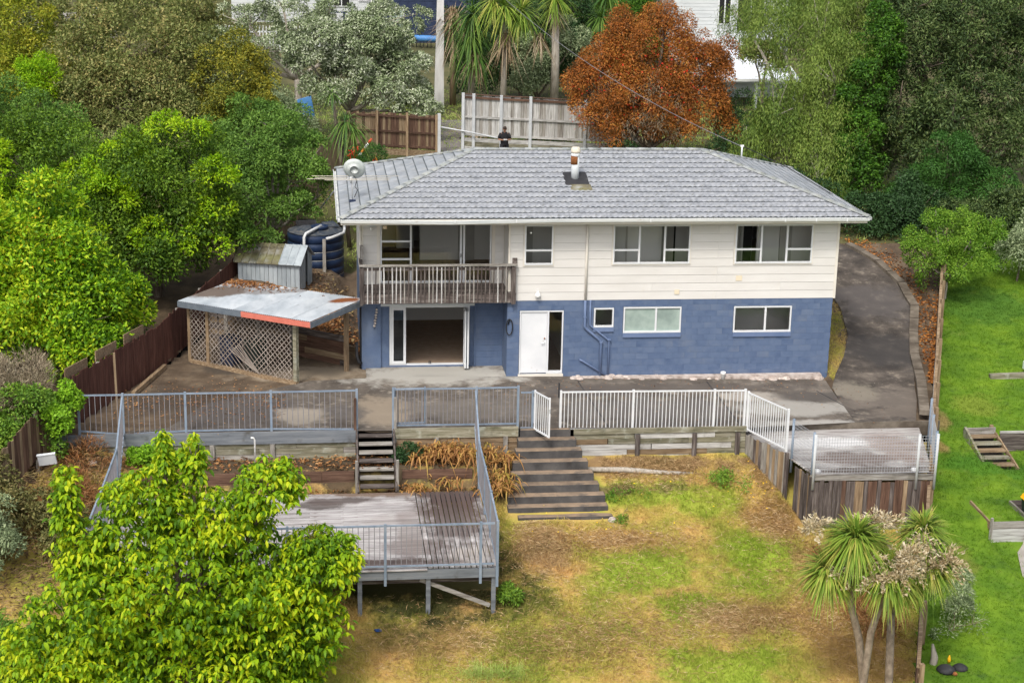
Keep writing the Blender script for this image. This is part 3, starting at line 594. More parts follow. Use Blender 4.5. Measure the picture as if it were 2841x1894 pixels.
window(6.75, 7.39, 1.63, 2.26, .02, (), (), 'small square lower window beside the downpipes', sill='blue_trim', trim=False)
window(7.71, 9.59, 1.43, 2.28, .02, (8.77,), (), 'lower window with pale frosted panes', gl='frost', sill='blue_trim', trim=False)
window(11.32, 13.23, 1.41, 2.27, .02, (12.37,), (), 'lower window with dark clear panes', sill='blue_trim', trim=False)
st = wallbox('sticker', .07, .20, DEP - .001, DEP + .0, 4.62, 4.72, 'sticker')
# upper sliding door set in the recess
sl = window(-.01, 3.54, 2.87, 4.84, DEP, (.96, 2.56, 2.66), [(-.01, .96, 4.22), (-.01, .96, 3.64)], 'sliding door and side windows behind the balcony', trim=False)
m = MB(); m.tube([(.90, DEP - .05, 3.82), (.90, DEP - .075, 3.76), (.90, DEP - .05, 3.7)], .012, 6); m.build('handle', 'black_rubber', sl)
m = MB(); m.tube([(2.56, DEP - .05, 3.82), (2.56, DEP - .075, 3.76), (2.56, DEP - .05, 3.7)], .012, 6); m.build('handle', 'black_rubber', sl)
wallbox('facing', -.12, -.02, DEP - .03, DEP - .006, 2.84, 4.9, 'cream_trim'); wallbox('facing', 3.56, 3.66, DEP - .03, DEP - .006, 2.84, 4.9, 'cream_trim')
# lower folding door
fd = wallbox('folding_door', .28, 2.87, DEP + .01, DEP + .09, .10, .15, 'white_alu'); fd['label'] = 'white folding door standing open on the ground floor'
def dpart(name, x0, x1, y0, y1, z0, z1, mat, par): m = MB(); m.box(x0, x1, y0, y1, z0, z1); return m.build(name, mat, par)
dpart('jamb', .28, .33, DEP - .03, DEP + .09, .151, 2.1, 'white_alu', fd); dpart('jamb', 2.82, 2.87, DEP - .03, DEP + .09, .151, 2.1, 'white_alu', fd); dpart('head', .331, 2.819, DEP - .02, DEP + .09, 2.04, 2.1, 'white_alu', fd)
dpart('stile', .335, .41, DEP - .025, DEP + .02, .152, 2.038, 'white_alu', fd); dpart('stile', .73, .81, DEP - .025, DEP + .02, .152, 2.038, 'white_alu', fd); dpart('rail', .411, .729, DEP - .022, DEP + .018, .152, .25, 'white_alu', fd); dpart('rail', .411, .729, DEP - .022, DEP + .018, 1.96, 2.038, 'white_alu', fd)
dpart('pane', .411, .729, DEP - .004, DEP + .004, .251, 1.959, 'glass_blue', fd)
for x in (2.67, 2.755):
    dpart('leaf', x, x + .05, DEP - .52, DEP - .04, .13, .23, 'white_alu', fd); dpart('leaf', x, x + .05, DEP - .52, DEP - .04, 1.95, 2.04, 'white_alu', fd); dpart('leaf', x, x + .05, DEP - .52, DEP - .45, .231, 1.949, 'white_alu', fd); dpart('leaf', x, x + .05, DEP - .11, DEP - .04, .231, 1.949, 'white_alu', fd); dpart('pane', x + .02, x + .028, DEP - .449, DEP - .111, .231, 1.949, 'glass_blue', fd)
dpart('handle', 1.55, 1.58, DEP - .01, DEP + .005, .152, .24, 'black_rubber', fd); dpart('handle', 1.60, 1.63, DEP - .01, DEP + .005, .152, .24, 'black_rubber', fd)
wallbox('door_track', 0, 3.015, DEP - .13, DEP - .006, 2.115, 2.19, 'flue_steel')
# entrance
wallbox('door_step', 4.34, 5.8, -.06, .0, -.2, .098, 'cream_trim')
fe = wallbox('door_frame', 4.37, 4.40, -.01, .12, .11, 2.19, 'white_door')
dpart('jamb', 5.73, 5.77, -.01, .12, .11, 2.19, 'white_door', fe); dpart('jamb', 4.401, 5.729, -.01, .12, 2.15, 2.19, 'white_door', fe); dpart('jamb', 5.25, 5.31, -.01, .12, .111, 2.149, 'white_door', fe); dpart('threshold', 5.311, 5.729, -.012, .12, .111, .19, 'white_door', fe)
dpart('pane', 5.311, 5.729, .05, .056, .191, 2.149, 'glass', fe)
dr = wallbox('door', 4.405, 5.245, .03, .075, .125, 2.145, 'white_door')
m = MB(); m.tube([(5.18, .03, 1.13), (5.18, -.03, 1.13), (5.06, -.035, 1.125)], .013, 7); m.build('handle', 'flue_steel', dr, True); m = MB(); m.tube([(5.18, .03, 1.27), (5.18, .005, 1.27)], .024, 9); m.build('lock', 'rust', dr, True)
# rooms
wallbox('upper_floor', XL + .13, XM + .12, DEP + .14, YB - .01, 2.70, 2.86, 'carpet'); wallbox('upper_floor', XM + .122, XR - .13, .14, YB - .01, 2.70, 2.86, 'carpet')
wallbox('timber_floor', XL + .14, 1.3, 4.4, YB - .02, 2.861, 2.872, 'timber_floor'); wallbox('ceiling', XL + .13, XR - .13, DEP + .14, YB - .01, 4.98, 5.08, 'room_paint'); wallbox('ceiling', XL + .16, XR - .22, DEP + .18, YB - .01, 2.4, 2.5, 'room_paint')
wallbox('ground_floor', XL + .15, 4.2, DEP + .18, YB - .01, .02, .11, 'carpet'); wallbox('ground_floor', 4.24, XR - .21, .18, YB - .01, .02, .11, 'carpet')
for (a, b, c, d, e, f_) in [(1.45, 3.9, 4.4, 4.5, 2.862, 4.979), (XL + .15, 1.44, 7.38, 7.45, 2.88, 4.979), (4.1, 4.2, DEP + .15, 4.39, 2.862, 4.979), (6.2, 6.3, .15, 3.6, 2.862, 4.979), (9.0, 9.1, 1.21, 1.99, 2.862, 4.979), (10.6, 10.7, .15, 3.6, 2.862, 4.979), (6.31, 9.0, 1.1, 1.2, 2.862, 4.979), (9.0, 10.55, 2.0, 2.1, 2.862, 4.979), (10.75, 12.3, 1.9, 2.0, 2.862, 4.979), (12.3, 14.4, 1.3, 1.4, 2.862, 4.979), (4.3, 6.1, 1.4, 1.5, 2.862, 4.979),
                           (XL + .16, 4.19, 6.8, 6.9, .111, 2.399), (4.2, 4.23, .2, 6.79, .111, 2.399), (6.0, 6.1, .2, 5, .111, 2.399), (6.15, 14.3, 1.8, 1.9, .111, 2.399), (10.4, 10.5, .2, 1.79, .111, 2.399)]:
    wallbox('partition', a, b, c, d, e, f_, 'room_paint')
for (a, b, c, z0, z1) in ((9.2, 9.66, 1.93, 2.863, 4.8), (4.55, 4.9, 1.33, 2.863, 4.7), (11.35, 11.42, 1.83, 2.863, 4.85), (11.86, 11.93, 1.83, 2.863, 4.85), (13.05, 13.45, 1.23, 2.863, 4.8), (2.75, 3.3, 4.33, 2.863, 4.8), (7.9, 7.95, 1.05, 2.863, 4.9)): wallbox('inner_door', a, b, c, c + .065, z0, z1, 'soffit')
for (a, b, c, z0, z1) in ((9.66, 9.72, 1.94, 2.863, 4.82), (12.0, 12.28, 1.85, 2.863, 4.8)): wallbox('inner_doorway', a, b, c, c + .045, z0, z1, 'dark_void')
kc = wallbox('kitchen_cabinet', .75, 1.35, 6.2, 6.8, 2.875, 3.75, 'cabinet'); dpart('benchtop', .72, 1.38, 6.15, 6.8, 3.751, 3.79, 'dark_void', kc); wallbox('kitchen_cabinet', .85, 1.4, 6.3, 6.85, 4.0, 4.9, 'dark_wood_z')
# balcony
B = wallbox('balcony', XL - .08, 4.17, -.10, 1.13, 2.72, 2.80, 'dark_wood_x'); B['label'] = 'weathered dark timber balcony in front of the sliding door'
for k in range(9): dpart('deck_board', XL - .06, 4.15, -.09 + k * .135, .035 + k * .135, 2.801, 2.83, 'dark_wood_x', B)
dpart('joist', XL - .09, 4.18, -.145, -.101, 2.50, 2.79, 'dark_wood_x', B); dpart('joist', 4.171, 4.215, -.10, .0, 2.50, 2.79, 'dark_wood_x', B)
for x in (XL - .06, 4.1): dpart('post', x - .05, x + .05, -.10, -.002, 2.831, 3.70 if x < 0 else 3.66, 'dark_wood_z', B)
dpart('post', 4.06, 4.19, -.20, -.147, 2.46, 3.66, 'dark_wood_z', B); dpart('post', XL - .10, XL - .01, -.20, -.147, 2.46, 3.66, 'dark_wood_z', B)
dpart('post', XL - .07, XL + .03, .9, 1.05, 2.831, 4.12, 'grey_wood_z', B); dpart('top_rail', XL - .12, 4.24, -.20, -.05, 3.701, 3.745, 'grey_wood_x', B); dpart('rail', XL, 4.02, -.14, -.105, 3.56, 3.66, 'dark_wood_x', B)
dpart('top_rail', 4.09, 4.24, -.049, 0.0, 3.72, 3.92, 'dark_wood_y', B); dpart('top_rail', XL - .1, XL - .0, -.049, 1.1, 3.66, 3.70, 'dark_wood_y', B)
bw = random.Random(4)
for k in range(36): x = XL + .02 + k * .1275; piece('baluster', (x + bw.uniform(-.012, .012), -.166, 3.115 + bw.uniform(-.03, .01)), (.036, .036, 1.16), ('grey_wood_z', 'dark_wood_z', 'pale_wood_z', 'dark_wood_z')[bw.randrange(4)], B, (0, bw.uniform(-.012, .012), 0))
# roof
EX0, EX1, EY0, EY1, EZ, RZ = -1.298, 15.331, -.702, 8.249, 5.313, 6.735
D2 = (EY1 - EY0) / 2; SL = math.hypot(D2, RZ - EZ)
def roof_face(A, u, inn, Ln, parts, mat, limit=None):
    """tile courses of pressed steel panels from the eave up: A eave start, u along the eave, inn horizontal direction up-slope"""
    A, u, inn = Vector(A), Vector(u), Vector(inn); vs = (inn * D2 + Vector((0, 0, RZ - EZ))).normalized(); nn = u.cross(vs).normalized()
    if nn.z < 0: nn = -nn
    rg = random.Random(int(Ln * 10)); nc = 14; hc = SL / nc; acc = MB()
    for k in range(nc):
        v0, v1 = k * hc, (k + 1) * hc + .03; off = -.59 * (k % 2) - .2 * (k % 3); x = off
        while x < Ln:
            a, b = max(x, 0), min(x + 1.176, Ln); ins = D2 * v0 / SL
            if b <= ins + .02 or a >= Ln - ins - .02: x += 1.176; continue
            m = MB() if parts else acc; seg = 28; vv = []
            lift = rg.uniform(0, .006)
            for (v, h0, amp) in ((v0, .002, .016), (v0, .032, .016), (v0 + (.03 if mat == 'tile_side' else .004), .0325, .016), (v0 + .12, .023, .012), (v1, .006, .006)):
                i2 = D2 * min(v, SL) / SL
                for s in range(seg + 1):
                    uu = x + 1.176 * s / seg; uc = min(max(uu, i2), max(Ln - i2, i2)); vv_ = min(v, SL)
                    vv.append(A + u * uc + vs * (vv_ - (.006 if h0 == .032 else 0)) + nn * (h0 + lift + amp * math.cos(2 * math.pi * uu / .168)))
            ff = [(r * (seg + 1) + s, r * (seg + 1) + s + 1, (r + 1) * (seg + 1) + s + 1, (r + 1) * (seg + 1) + s) for r in range(4) for s in range(seg)]
            m.add(vv, ff)
            if parts:
                o = m.build('roof_tile', [mat, 'tile_edge_shade'], H, True)
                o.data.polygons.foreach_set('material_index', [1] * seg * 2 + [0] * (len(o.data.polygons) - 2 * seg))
                o.data.polygons.foreach_set('use_smooth', [False] * seg + [True] * (len(o.data.polygons) - seg))
            x += 1.176
    if not parts: acc.build('roof_tiles', mat, H, True, 'stuff')
    m = MB(); b0 = [A, A + u * Ln, A + u * (Ln - D2) + inn * D2 + Vector((0, 0, RZ - EZ)), A + u * D2 + inn * D2 + Vector((0, 0, RZ - EZ))]
    m.add([p - nn * .02 for p in b0], [(0, 1, 2, 3)]); m.build('roof', 'ridge_steel', H)
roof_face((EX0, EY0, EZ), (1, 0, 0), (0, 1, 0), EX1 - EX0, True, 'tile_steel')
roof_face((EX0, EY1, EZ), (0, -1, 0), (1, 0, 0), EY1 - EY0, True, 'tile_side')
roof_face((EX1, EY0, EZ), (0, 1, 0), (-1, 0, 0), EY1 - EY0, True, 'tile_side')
roof_face((EX1, EY1, EZ), (-1, 0, 0), (0, -1, 0), EX1 - EX0, False, 'tile_steel')
rl, rr = Vector((EX0 + D2, EY0 + D2, RZ)), Vector((EX1 - D2, EY0 + D2, RZ))
def caps(a, b):
    a, b = Vector(a), Vector(b); n = max(1, int((b - a).length / .42)); d = (b - a).normalized(); s = d.cross(Vector((0, 0, 1))).normalized(); up = s.cross(d)
    for k in range(n):
        p, q_ = a + (b - a) * (k / n), a + (b - a) * ((k + 1.06) / n if k < n - 1 else 1.0); m = MB(); vs = []
        for (pt, e) in ((p, .016), (q_, .0)):
            for ang in (-80, -45, 0, 45, 80): t = R_(ang); vs.append(pt + s * (math.sin(t) * (.105 + e)) + up * (math.cos(t) * (.06 + e) + .0))
        m.add(vs, [(i, i + 1, i + 6, i + 5) for i in range(4)] + [(4, 3, 2, 1, 0), (5, 6, 7, 8, 9)]); m.build('ridge_cap', 'ridge_steel', H, True)
caps(rl, rr); caps((EX0, EY0, EZ + .02), rl); caps((EX1, EY0, EZ + .02), rr); caps((EX0, EY1, EZ + .02), rl); caps((EX1, EY1, EZ + .02), rr)
# gutters, fascia, soffit
def gutter(a, b, sag=0.):
    a, b = Vector(a), Vector(b); m = MB(); d = (b - a).normalized(); o = d.cross(Vector((0, 0, 1))).normalized(); n = 10; prof = [(0, .05), (.0, -.04), (.11, -.04), (.125, .045), (.105, .045), (.095, -.02), (.02, -.02), (.02, .05)]
    b0 = []
    for k in range(n + 1):
        p = a + (b - a) * (k / n); p = p - Vector((0, 0, sag * math.exp(-((k / n - .2) / .12) ** 2)))
        b0 += [p + o * r + Vector((0, 0, z)) for r, z in prof]
    m.add(b0, [(k * 8 + i, k * 8 + (i + 1) % 8, (k + 1) * 8 + (i + 1) % 8, (k + 1) * 8 + i) for k in range(n) for i in range(8)]); m.build('gutter', 'gutter', H)
GZ = EZ - .055
gutter((EX0, EY0 + .01, GZ), (EX1, EY0 + .01, GZ), .06); gutter((EX0 + .01, EY1, GZ), (EX0 + .01, EY0, GZ)); gutter((EX1 - .01, EY0, GZ), (EX1 - .01, EY1, GZ))
wallbox('fascia', EX0 + .03, EX1 - .03, EY0 + .015, EY0 + .04, EZ - .19, EZ - .012, 'cream_trim'); wallbox('fascia', EX0 + .015, EX0 + .04, EY0 + .042, EY1, EZ - .19, EZ - .012, 'cream_trim'); wallbox('fascia', EX1 - .04, EX1 - .015, EY0 + .042, EY1, EZ - .19, EZ - .012, 'cream_trim')
wallbox('soffit', EX0 + .045, EX1 - .045, EY0 + .045, EY1 - .05, EZ - .16, EZ - .14, 'soffit')
for x in (2.2, 4.1, 8.3, 12.6, 13.6, 14.6): wallbox('gutter_bracket', x - .02, x + .02, EY0 - .13, EY0 - .118, GZ - .05, GZ + .055, 'white_alu')
# downpipes
for mt, pts, r in (('cream_trim', [(6.45, -.055, 5.16), (6.45, -.055, 2.53)], .04), ('blue_trim', [(6.45, -.06, 2.53), (6.45, -.06, 1.66), (6.52, -.06, 1.58), (6.95, -.06, 1.22), (7.0, -.06, 1.12), (7.0, -.06, -.02)], .042), ('blue_trim', [(6.62, -.05, 2.53), (6.62, -.05, 1.72), (6.68, -.05, 1.66), (7.2, -.05, 1.24), (7.26, -.05, 1.15), (7.26, -.05, -.02)], .03), ('blue_trim', [(6.32, -.04, .57), (6.40, -.05, .53), (7.15, -.07, .06)], .03)):
    m = MB(); m.tube(pts, r, 9); m.build('downpipe', mt, H, True)
for x, z in ((7.0, 1.12), (6.45, 1.95), (7.26, 1.2)): wallbox('pipe_clip', x - .05, x + .05, -.105, -.006, z, z + .05, 'blue_trim')
tube('downpipe', [(XL - .05, DEP - .05, 5.16), (XL - .05, DEP - .05, 2.6)], .035, 'cream_trim', H); tube('downpipe', [(XL - .05, DEP - .05, 2.6), (XL - .05, DEP - .05, .0)], .035, 'black_rubber', H)
m = MB(); m.lathe((4.91, -.10, 2.62), [(.01, 0), (.06, .02), (.095, .08), (.085, .15), (.045, .19), (.03, .21)], 14); m.build('globe_lamp', 'globe', H, True); wallbox('lamp_base', 4.87, 4.95, -.10, -.024, 2.831, 2.87, 'white_alu')
wallbox('vent', 11.32, 11.52, -.03, -.02, 3.12, 3.29, 'cream_box'); wallbox('vent', 9.33, 9.49, -.035, -.023, 2.70, 2.85, 'cream_box')
wallbox('security_light', -.42, -.18, DEP - .10, DEP - .02, 4.72, 4.79, 'gutter'); m = MB(); m.lathe((-.3, DEP - .09, 4.60), [(.03, 0), (.045, .04), (.03, .10)], 9); m.build('lamp', 'globe', H, True)
m = MB(); m.lathe((4.66, -.03, 4.72), [(.01, -.03), (.03, -.02), (.035, .02), (.01, .03)], 10); m.build('vent', 'globe', H, True)
# flue with flashing
fx, fy = 6.28, 1.75; rz = EZ + (fy - EY0) / D2 * (RZ - EZ)
fl = tube('flue', [(fx, fy, rz - .05), (fx, fy, rz + .78)], .13, 'flue_steel', H, 18)
m = MB(); m.tube([(fx - .015, fy - .004, rz + .50), (fx - .015, fy - .004, rz + .80)], .1335, 18); m.build('rust_band', 'rust', fl, True)
m = MB(); m.lathe((fx, fy, rz + .76), [(.135, 0), (.15, .02), (.15, .09), (.135, .10)], 18); m.build('collar', 'white_alu', fl, True)
m = MB(); m.lathe((fx, fy, rz + .87), [(.09, -.01), (.155, .0), (.16, .06), (.13, .17), (.115, .18)], 18); m.build('cowl', 'flue_cream', fl, True)
sl_ = (RZ - EZ) / D2
def slope_slab(name, x0, x1, y0, y1, h0, h1, mat): m = MB(); zf = lambda y: EZ + (y - EY0) * sl_; m.hexa([(x0, y0, zf(y0) + h0), (x1, y0, zf(y0) + h0), (x1, y1, zf(y1) + h0), (x0, y1, zf(y1) + h0), (x0 + .05, y0 + .05, zf(y0) + h1), (x1 - .05, y0 + .05, zf(y0) + h1), (x1 - .05, y1, zf(y1) + h1), (x0 + .05, y1, zf(y1) + h1)]); return m.build(name, mat, H)
slope_slab('flashing', fx - .36, fx + .42, fy - .42, fy + .34, .03, .085, 'black_rubber'); slope_slab('flashing', fx - .22, fx + .47, fy - .75, fy - .425, .03, .055, 'shed_roof')
wallbox('rubble_strip', 6.1, 14.3, -.30, -.03, -.3, .02, 'rubble')
rg = random.Random(5)
for k in range(46): x = rg.uniform(6.0, 14.35); s = rg.uniform(.06, .17); m = MB(); y = rg.uniform(-.36, -.08); z = -.018 * (x - 4) + .06; m.lathe((x, y, z - .04), [(s * .6, 0), (s, .03), (s * rg.uniform(.5, .8), .04 + s * rg.uniform(.2, .5))], 7); m.build('rubble', 'rubble', H)

# ------------------------------------------------------------------ fences, decks and stairs
def metal_fence(name, label, pts, sp, mat, pmat, bmat, origin, group=None, pd=.065, bd=.018, post_down=.25, rail=.045, cat='fence', ends=(True, True)):
    """pts: (x, y, z_bottom_rail, z_top_rail)"""
    t = thing(name, label, cat, origin, group)
    for i, (x, y, zb, zt) in enumerate(pts):
        if (i == 0 and not ends[0]) or (i == len(pts) - 1 and not ends[1]): continue
        piece('post', (x, y, (zb - post_down + zt + .03) / 2), (pd, pd, zt + .03 - zb + post_down), pmat, t)
    for (p, q) in zip(pts[:-1], pts[1:]):
        a, b = Vector((p[0], p[1])), Vector((q[0], q[1])); d = (b - a).normalized() * (pd / 2 + .002); ln = (b - a).length; rz = math.atan2(d.y, d.x)
        A, Bv = a + d, b - d
        beam('top_rail', (*A, p[3] - .02), (*Bv, q[3] - .02), rail, .04, mat, t); beam('bottom_rail', (*A, p[2] + .02), (*Bv, q[2] + .02), rail, .04, mat, t)
        n = max(1, round(ln / sp))
        for k in range(1, n):
            f = k / n; zb = p[2] + (q[2] - p[2]) * f + .042; zt = p[3] + (q[3] - p[3]) * f - .042
            piece('baluster', (*(a + (b - a) * f), (zb + zt) / 2), (bd, bd, zt - zb), bmat, t, (0, 0, rz))
    return t
metal_fence('metal_fence', 'long blue grey metal fence above the timber retaining wall left of the wooden steps', [(-8.72, -5.2, .17, 1.26), (-7.5, -5.2, .05, 1.26), (-5.77, -5.2, .12, 1.27), (-3.37, -5.2, .13, 1.27), (-.94, -5.2, .08, 1.28)], .15, 'blue_metal', 'blue_metal', 'dull_metal', (-4.8, -5.2, 0), 'blue grey metal fences', post_down=.38)
metal_fence('metal_fence', 'blue grey metal fence between the wooden steps and the concrete stairs', [(.1, -5.2, .17, 1.30), (2.5, -5.2, .16, 1.29), (3.71, -5.2, .16, 1.30)], .12, 'blue_metal', 'blue_metal', 'dull_metal', (1.9, -5.2, 0), 'blue grey metal fences', post_down=.55)
metal_fence('metal_fence', 'short low blue grey metal fence panel beside the white gate', [(3.76, -5.2, 0.02, 1.14), (4.14, -5.2, 0.02, 1.14)], .1, 'blue_metal', 'blue_metal', 'dull_metal', (3.95, -5.2, 0), 'blue grey metal fences', post_down=.1, ends=(False, True))
metal_fence('metal_gate', 'blue grey metal gate folded open against the fence above the wooden steps', [(.16, -5.10, .20, 1.27), (1.02, -5.06, .20, 1.27)], .1, 'blue_metal', 'blue_metal', 'dull_metal', (.6, -5.1, .2), pd=.04, post_down=0, cat='gate')
metal_fence('metal_fence', 'blue grey metal railing sloping down the right edge of the lower deck', [(2.46, -5.30, .15, 1.26), (2.43, -6.95, -1.0, .2), (2.42, -8.7, -1.02, .14), (2.40, -10.4, -1.06, .08)], .125, 'blue_metal', 'blue_metal', 'dull_metal', (2.42, -8, -1.1), 'blue grey metal fences', post_down=.2, ends=(False, True))
metal_fence('metal_fence', 'straight end panel of railing at the front right corner of the lower deck', [(2.40, -10.44, -1.06, .08), (2.37, -12.33, -1.12, .02)], .125, 'blue_metal', 'blue_metal', 'dull_metal', (2.39, -11.4, -1.1), 'blue grey metal fences', post_down=.6, ends=(False, True))
metal_fence('metal_fence', 'blue grey metal railing along the front edge of the lower deck', [(2.33, -12.33, -1.12, 0), (1.95, -12.33, -1.12, 0), (-.43, -12.33, -1.12, 0), (-2.83, -12.33, -1.12, 0), (-5.23, -12.33, -1.12, 0), (-7.7, -12.33, -1.12, 0)], .13, 'blue_metal', 'blue_metal', 'dull_metal', (-2, -12.33, -1.1), 'blue grey metal fences', post_down=.5, ends=(False, True))
metal_fence('metal_fence', 'blue grey metal railing descending the left edge of the lower deck', [(-7.5, -5.30, .1, 1.22), (-7.52, -6.95, -1.0, .22), (-7.6, -9.6, -1.05, .1), (-7.7, -12.27, -1.12, 0)], .125, 'blue_metal', 'blue_metal', 'dull_metal', (-7.6, -8.8, -1.1), 'blue grey metal fences', post_down=.2, ends=(False, False))
metal_fence('pool_fence', 'white metal pool fence along the edge of the concrete right of the stairs', [(4.96, -5.2, -.02, 1.13), (7.1, -5.2, -.05, 1.12), (9.52, -5.2, -.09, 1.10), (10.44, -5.2, -.12, 1.09)], .112, 'white_metal', 'white_metal', 'white_metal', (7.7, -5.2, -.1), 'white pool fences', bd=.022, post_down=.05)
metal_fence('pool_fence', 'white metal pool fence panel turning towards the mesh fenced landing', [(10.52, -5.28, -.12, 1.04), (11.22, -7.05, -.14, 1.06)], .112, 'white_metal', 'white_metal', 'white_metal', (10.9, -6.2, -.1), 'white pool fences', bd=.022, post_down=.05)
g = metal_fence('pool_gate', 'white metal pool gate standing open at the top of the concrete stairs', [(4.20, -5.24, 0.0, 1.17), (4.52, -6.0, 0.0, 1.17)], .12, 'white_metal', 'white_metal', 'white_metal', (4.35, -5.6, 0), pd=.05, bd=.022, post_down=0, cat='gate')
piece('latch', (4.53, -5.99, .80), (.06, .07, .12), 'black_rubber', g)
for z in (.15, 1.05): piece('hinge', (4.165, -5.225, z), (.02, .07, .1), 'black_rubber', g)
piece('latch_post', (4.90, -5.2, 1.17), (.04, .05, .45), 'black_rubber', g)
# retaining walls under the fences
def plank_wall(name, label, a, b, z0, z1, hgt, mats, posts=(), pw=.13, proud=.09, off=.06, cap=None, th=.05, group=None, cat='retaining wall', pmat='grey_wood_z', seg=2.4):
    a, b = Vector(a), Vector(b); t = thing(name, label, cat, (*((a + b) / 2), z0), group); d = (b - a).normalized(); nn = Vector((d.y, -d.x)); ln = (b - a).length; rz = math.atan2(d.y, d.x); rg = random.Random(int(ln * 100))
    z = z0
    while z < z1 - .02:
        h = min(hgt, z1 - z); s = 0; j = rg.uniform(.8, seg)
        while s < ln - .01:
            e = min(ln, s + j); c = a + d * ((s + e) / 2) + nn * rg.uniform(-.006, .006); piece('plank', (*c, z + h / 2), (round(e - s, 1) - .012 if e < ln else e - s - .006, th, h - .012), mats[rg.randrange(len(mats))], t, (0, 0, rz)); s = e; j = seg
        z += h
    for p in posts:
        c = a + d * p + nn * off; piece('post', (*c, (z0 - .15 + z1 - .02) / 2), (pw, proud, z1 - z0 + .13), pmat, t, (0, 0, rz))
    if cap: c = (a + b) / 2 + nn * .03; beam('cap_beam', (*(a + nn * .045), z1 + cap[0]), (*(b + nn * .045), z1 + cap[0]), .05, cap[1], cap[2], t)
    return t
plank_wall('retaining_wall', 'timber retaining wall with a blue grey beam below the long metal fence', (-9.35, -5.27), (-.98, -5.27), -.75, -.24, .17, ['moss_wood', 'grey_wood_x'], [.9, 2.6, 4.3, 6.0], cap=(.17, .36, 'blue_beam'), group='timber retaining walls')
plank_wall('retaining_wall', 'timber retaining wall behind the dry orange plants right of the wooden steps', (.15, -5.27), (3.72, -5.27), -.75, -.13, .2, ['moss_wood', 'tan_wood_x'], [1.2, 3.2], cap=(.11, .30, 'moss_wood'), group='timber retaining walls')
plank_wall('retaining_wall', 'mossy plank retaining wall under the white pool fence', (5.35, -5.27), (10.5, -5.27), -1.0, -.16, .17, ['pale_wood_x', 'moss_wood', 'moss_wood', 'tan_wood_x'], [1.9, 3.6, 4.9], pmat='dark_wood_z', cap=(.09, .16, 'moss_wood'), group='timber retaining walls')
plank_wall('garden_edging', 'low red brown timber wall between the orange plants and the lower deck', (.3, -6.36), (2.3, -6.36), -1.3, -.72, .28, ['brown_wood_x'], [], group='garden edging')
plank_wall('garden_edging', 'low red brown timber wall left of the wooden steps above the deck', (-7.6, -6.36), (-1.05, -6.36), -1.3, -.72, .28, ['brown_wood_x'], [], group='garden edging')
# wooden steps
t = thing('wooden_steps', 'steep weathered wooden steps from the terrace down to the lower deck', 'steps', (-.42, -6.0, -1.2))
for k in range(7):
    z = .0 - .168 * (k + .25); y = -5.32 - .235 * k; piece('tread', (-.42, y - .06, z), (.96, .235, .045), ('dark_wood_x', 'grey_wood_x', 'grey_wood_x')[k % 3], t)
for x in (-.95, .11): beam('stringer', (x, -5.22, .02), (x, -6.95, -1.24), .05, .26, 'dark_wood_y', t)
for x in (-.995, .155): piece('newel', (x, -5.28, .38), (.07, .09, 1.35), 'brown_wood_z' if x < 0 else 'grey_wood_z', t); piece('newel', (x, -6.72, -.80), (.07, .09, .95), 'grey_wood_z', t)
for k in range(8): piece('riser_board', (-.42, -5.30 - .24 * k + .05, -.13 - .17 * k), (.94, .02, .06), 'dark_wood_x', t) if k < 7 else None
# concrete stairs
t = thing('concrete_stairs', 'broad grey concrete stairs flaring out down to the lawn', 'stairs', (4.6, -6.6, -1.7))
cs = [(3.78, 5.26, .02), (3.68, 5.40, -.20), (3.58, 5.52, -.42), (3.48, 5.64, -.65), (3.38, 5.77, -.90), (3.30, 5.90, -1.13), (3.24, 6.00, -1.35), (3.22, 6.06, -1.56), (3.46, 6.12, -1.74)]
for k, (a, b, z) in enumerate(cs):
    y1 = -5.26 if k == 0 else -5.36 - .3 * (k - 1); y0 = -5.36 - .3 * k; m = MB(); a2, b2 = (cs[k - 1][:2] if k else (a, b))
    zb = z - .32; dx0, dx1 = random.uniform(-.02, .02), random.uniform(-.02, .02)
    m.hexa([(a + dx0, y0, zb), (b + dx1, y0, zb), (b + dx1, y1 + .02, zb), (a + dx0, y1 + .02, zb), (a + dx0, y0, z), (b + dx1, y0, z), (b + dx1, y1 + .02, z), (a + dx0, y1 + .02, z)])
    s = m.build('step', 'step_side', t)
    m = MB(); e = .012; m.hexa([(a + dx0 + e, y0 + e, z + .001), (b + dx1 - e, y0 + e, z + .001), (b + dx1 - e, y1 + .02, z + .001), (a + dx0 + e, y1 + .02, z + .001), (a + dx0 + .03, y0 + .035, z + .007), (b + dx1 - .03, y0 + .035, z + .007), (b + dx1 - .03, y1 + .02, z + .007), (a + dx0 + .03, y1 + .02, z + .007)]); m.build('tread', 'step_top', s)
# lower deck
DZ = -1.2
t = thing('lower_deck', 'large weathered timber deck on posts below the terrace', 'deck', (-2.6, -9.6, DZ - .05))
rg = random.Random(11); k = 0; y = -6.95
while y > -12.24:
    xs = [-7.6, -5.2 + (.9 if k % 2 else 0), -2.3 + (.9 if k % 2 else 0), .62]
    for a, b in zip(xs[:-1], xs[1:]): piece('deck_board', ((a + b) / 2, y - .066, DZ - .016 + rg.uniform(-.003, .003)), (b - a - .005, .126, .032), 'deck_wood_x', t)
    y -= .135; k += 1
for k in range(13):
    x = .70 + k * .137
    for (a, b) in ((-6.95, -9.4 - .5 * (k % 2)), (-9.4 - .5 * (k % 2), -12.25)): piece('deck_board', (x, (a + b) / 2, DZ - .016 + rg.uniform(-.004, .004)), (.112, a - b - .006, .032), 'deck_wood_y', t)
for y, x0, x1 in ((-12.275, -7.75, 2.42), (-9.6, -7.6, 2.4), (-7.0, -7.6, 2.4)): beam('bearer', (x0, y, DZ - .16), (x1, y, DZ - .16), .05, .24, 'blue_beam', t)
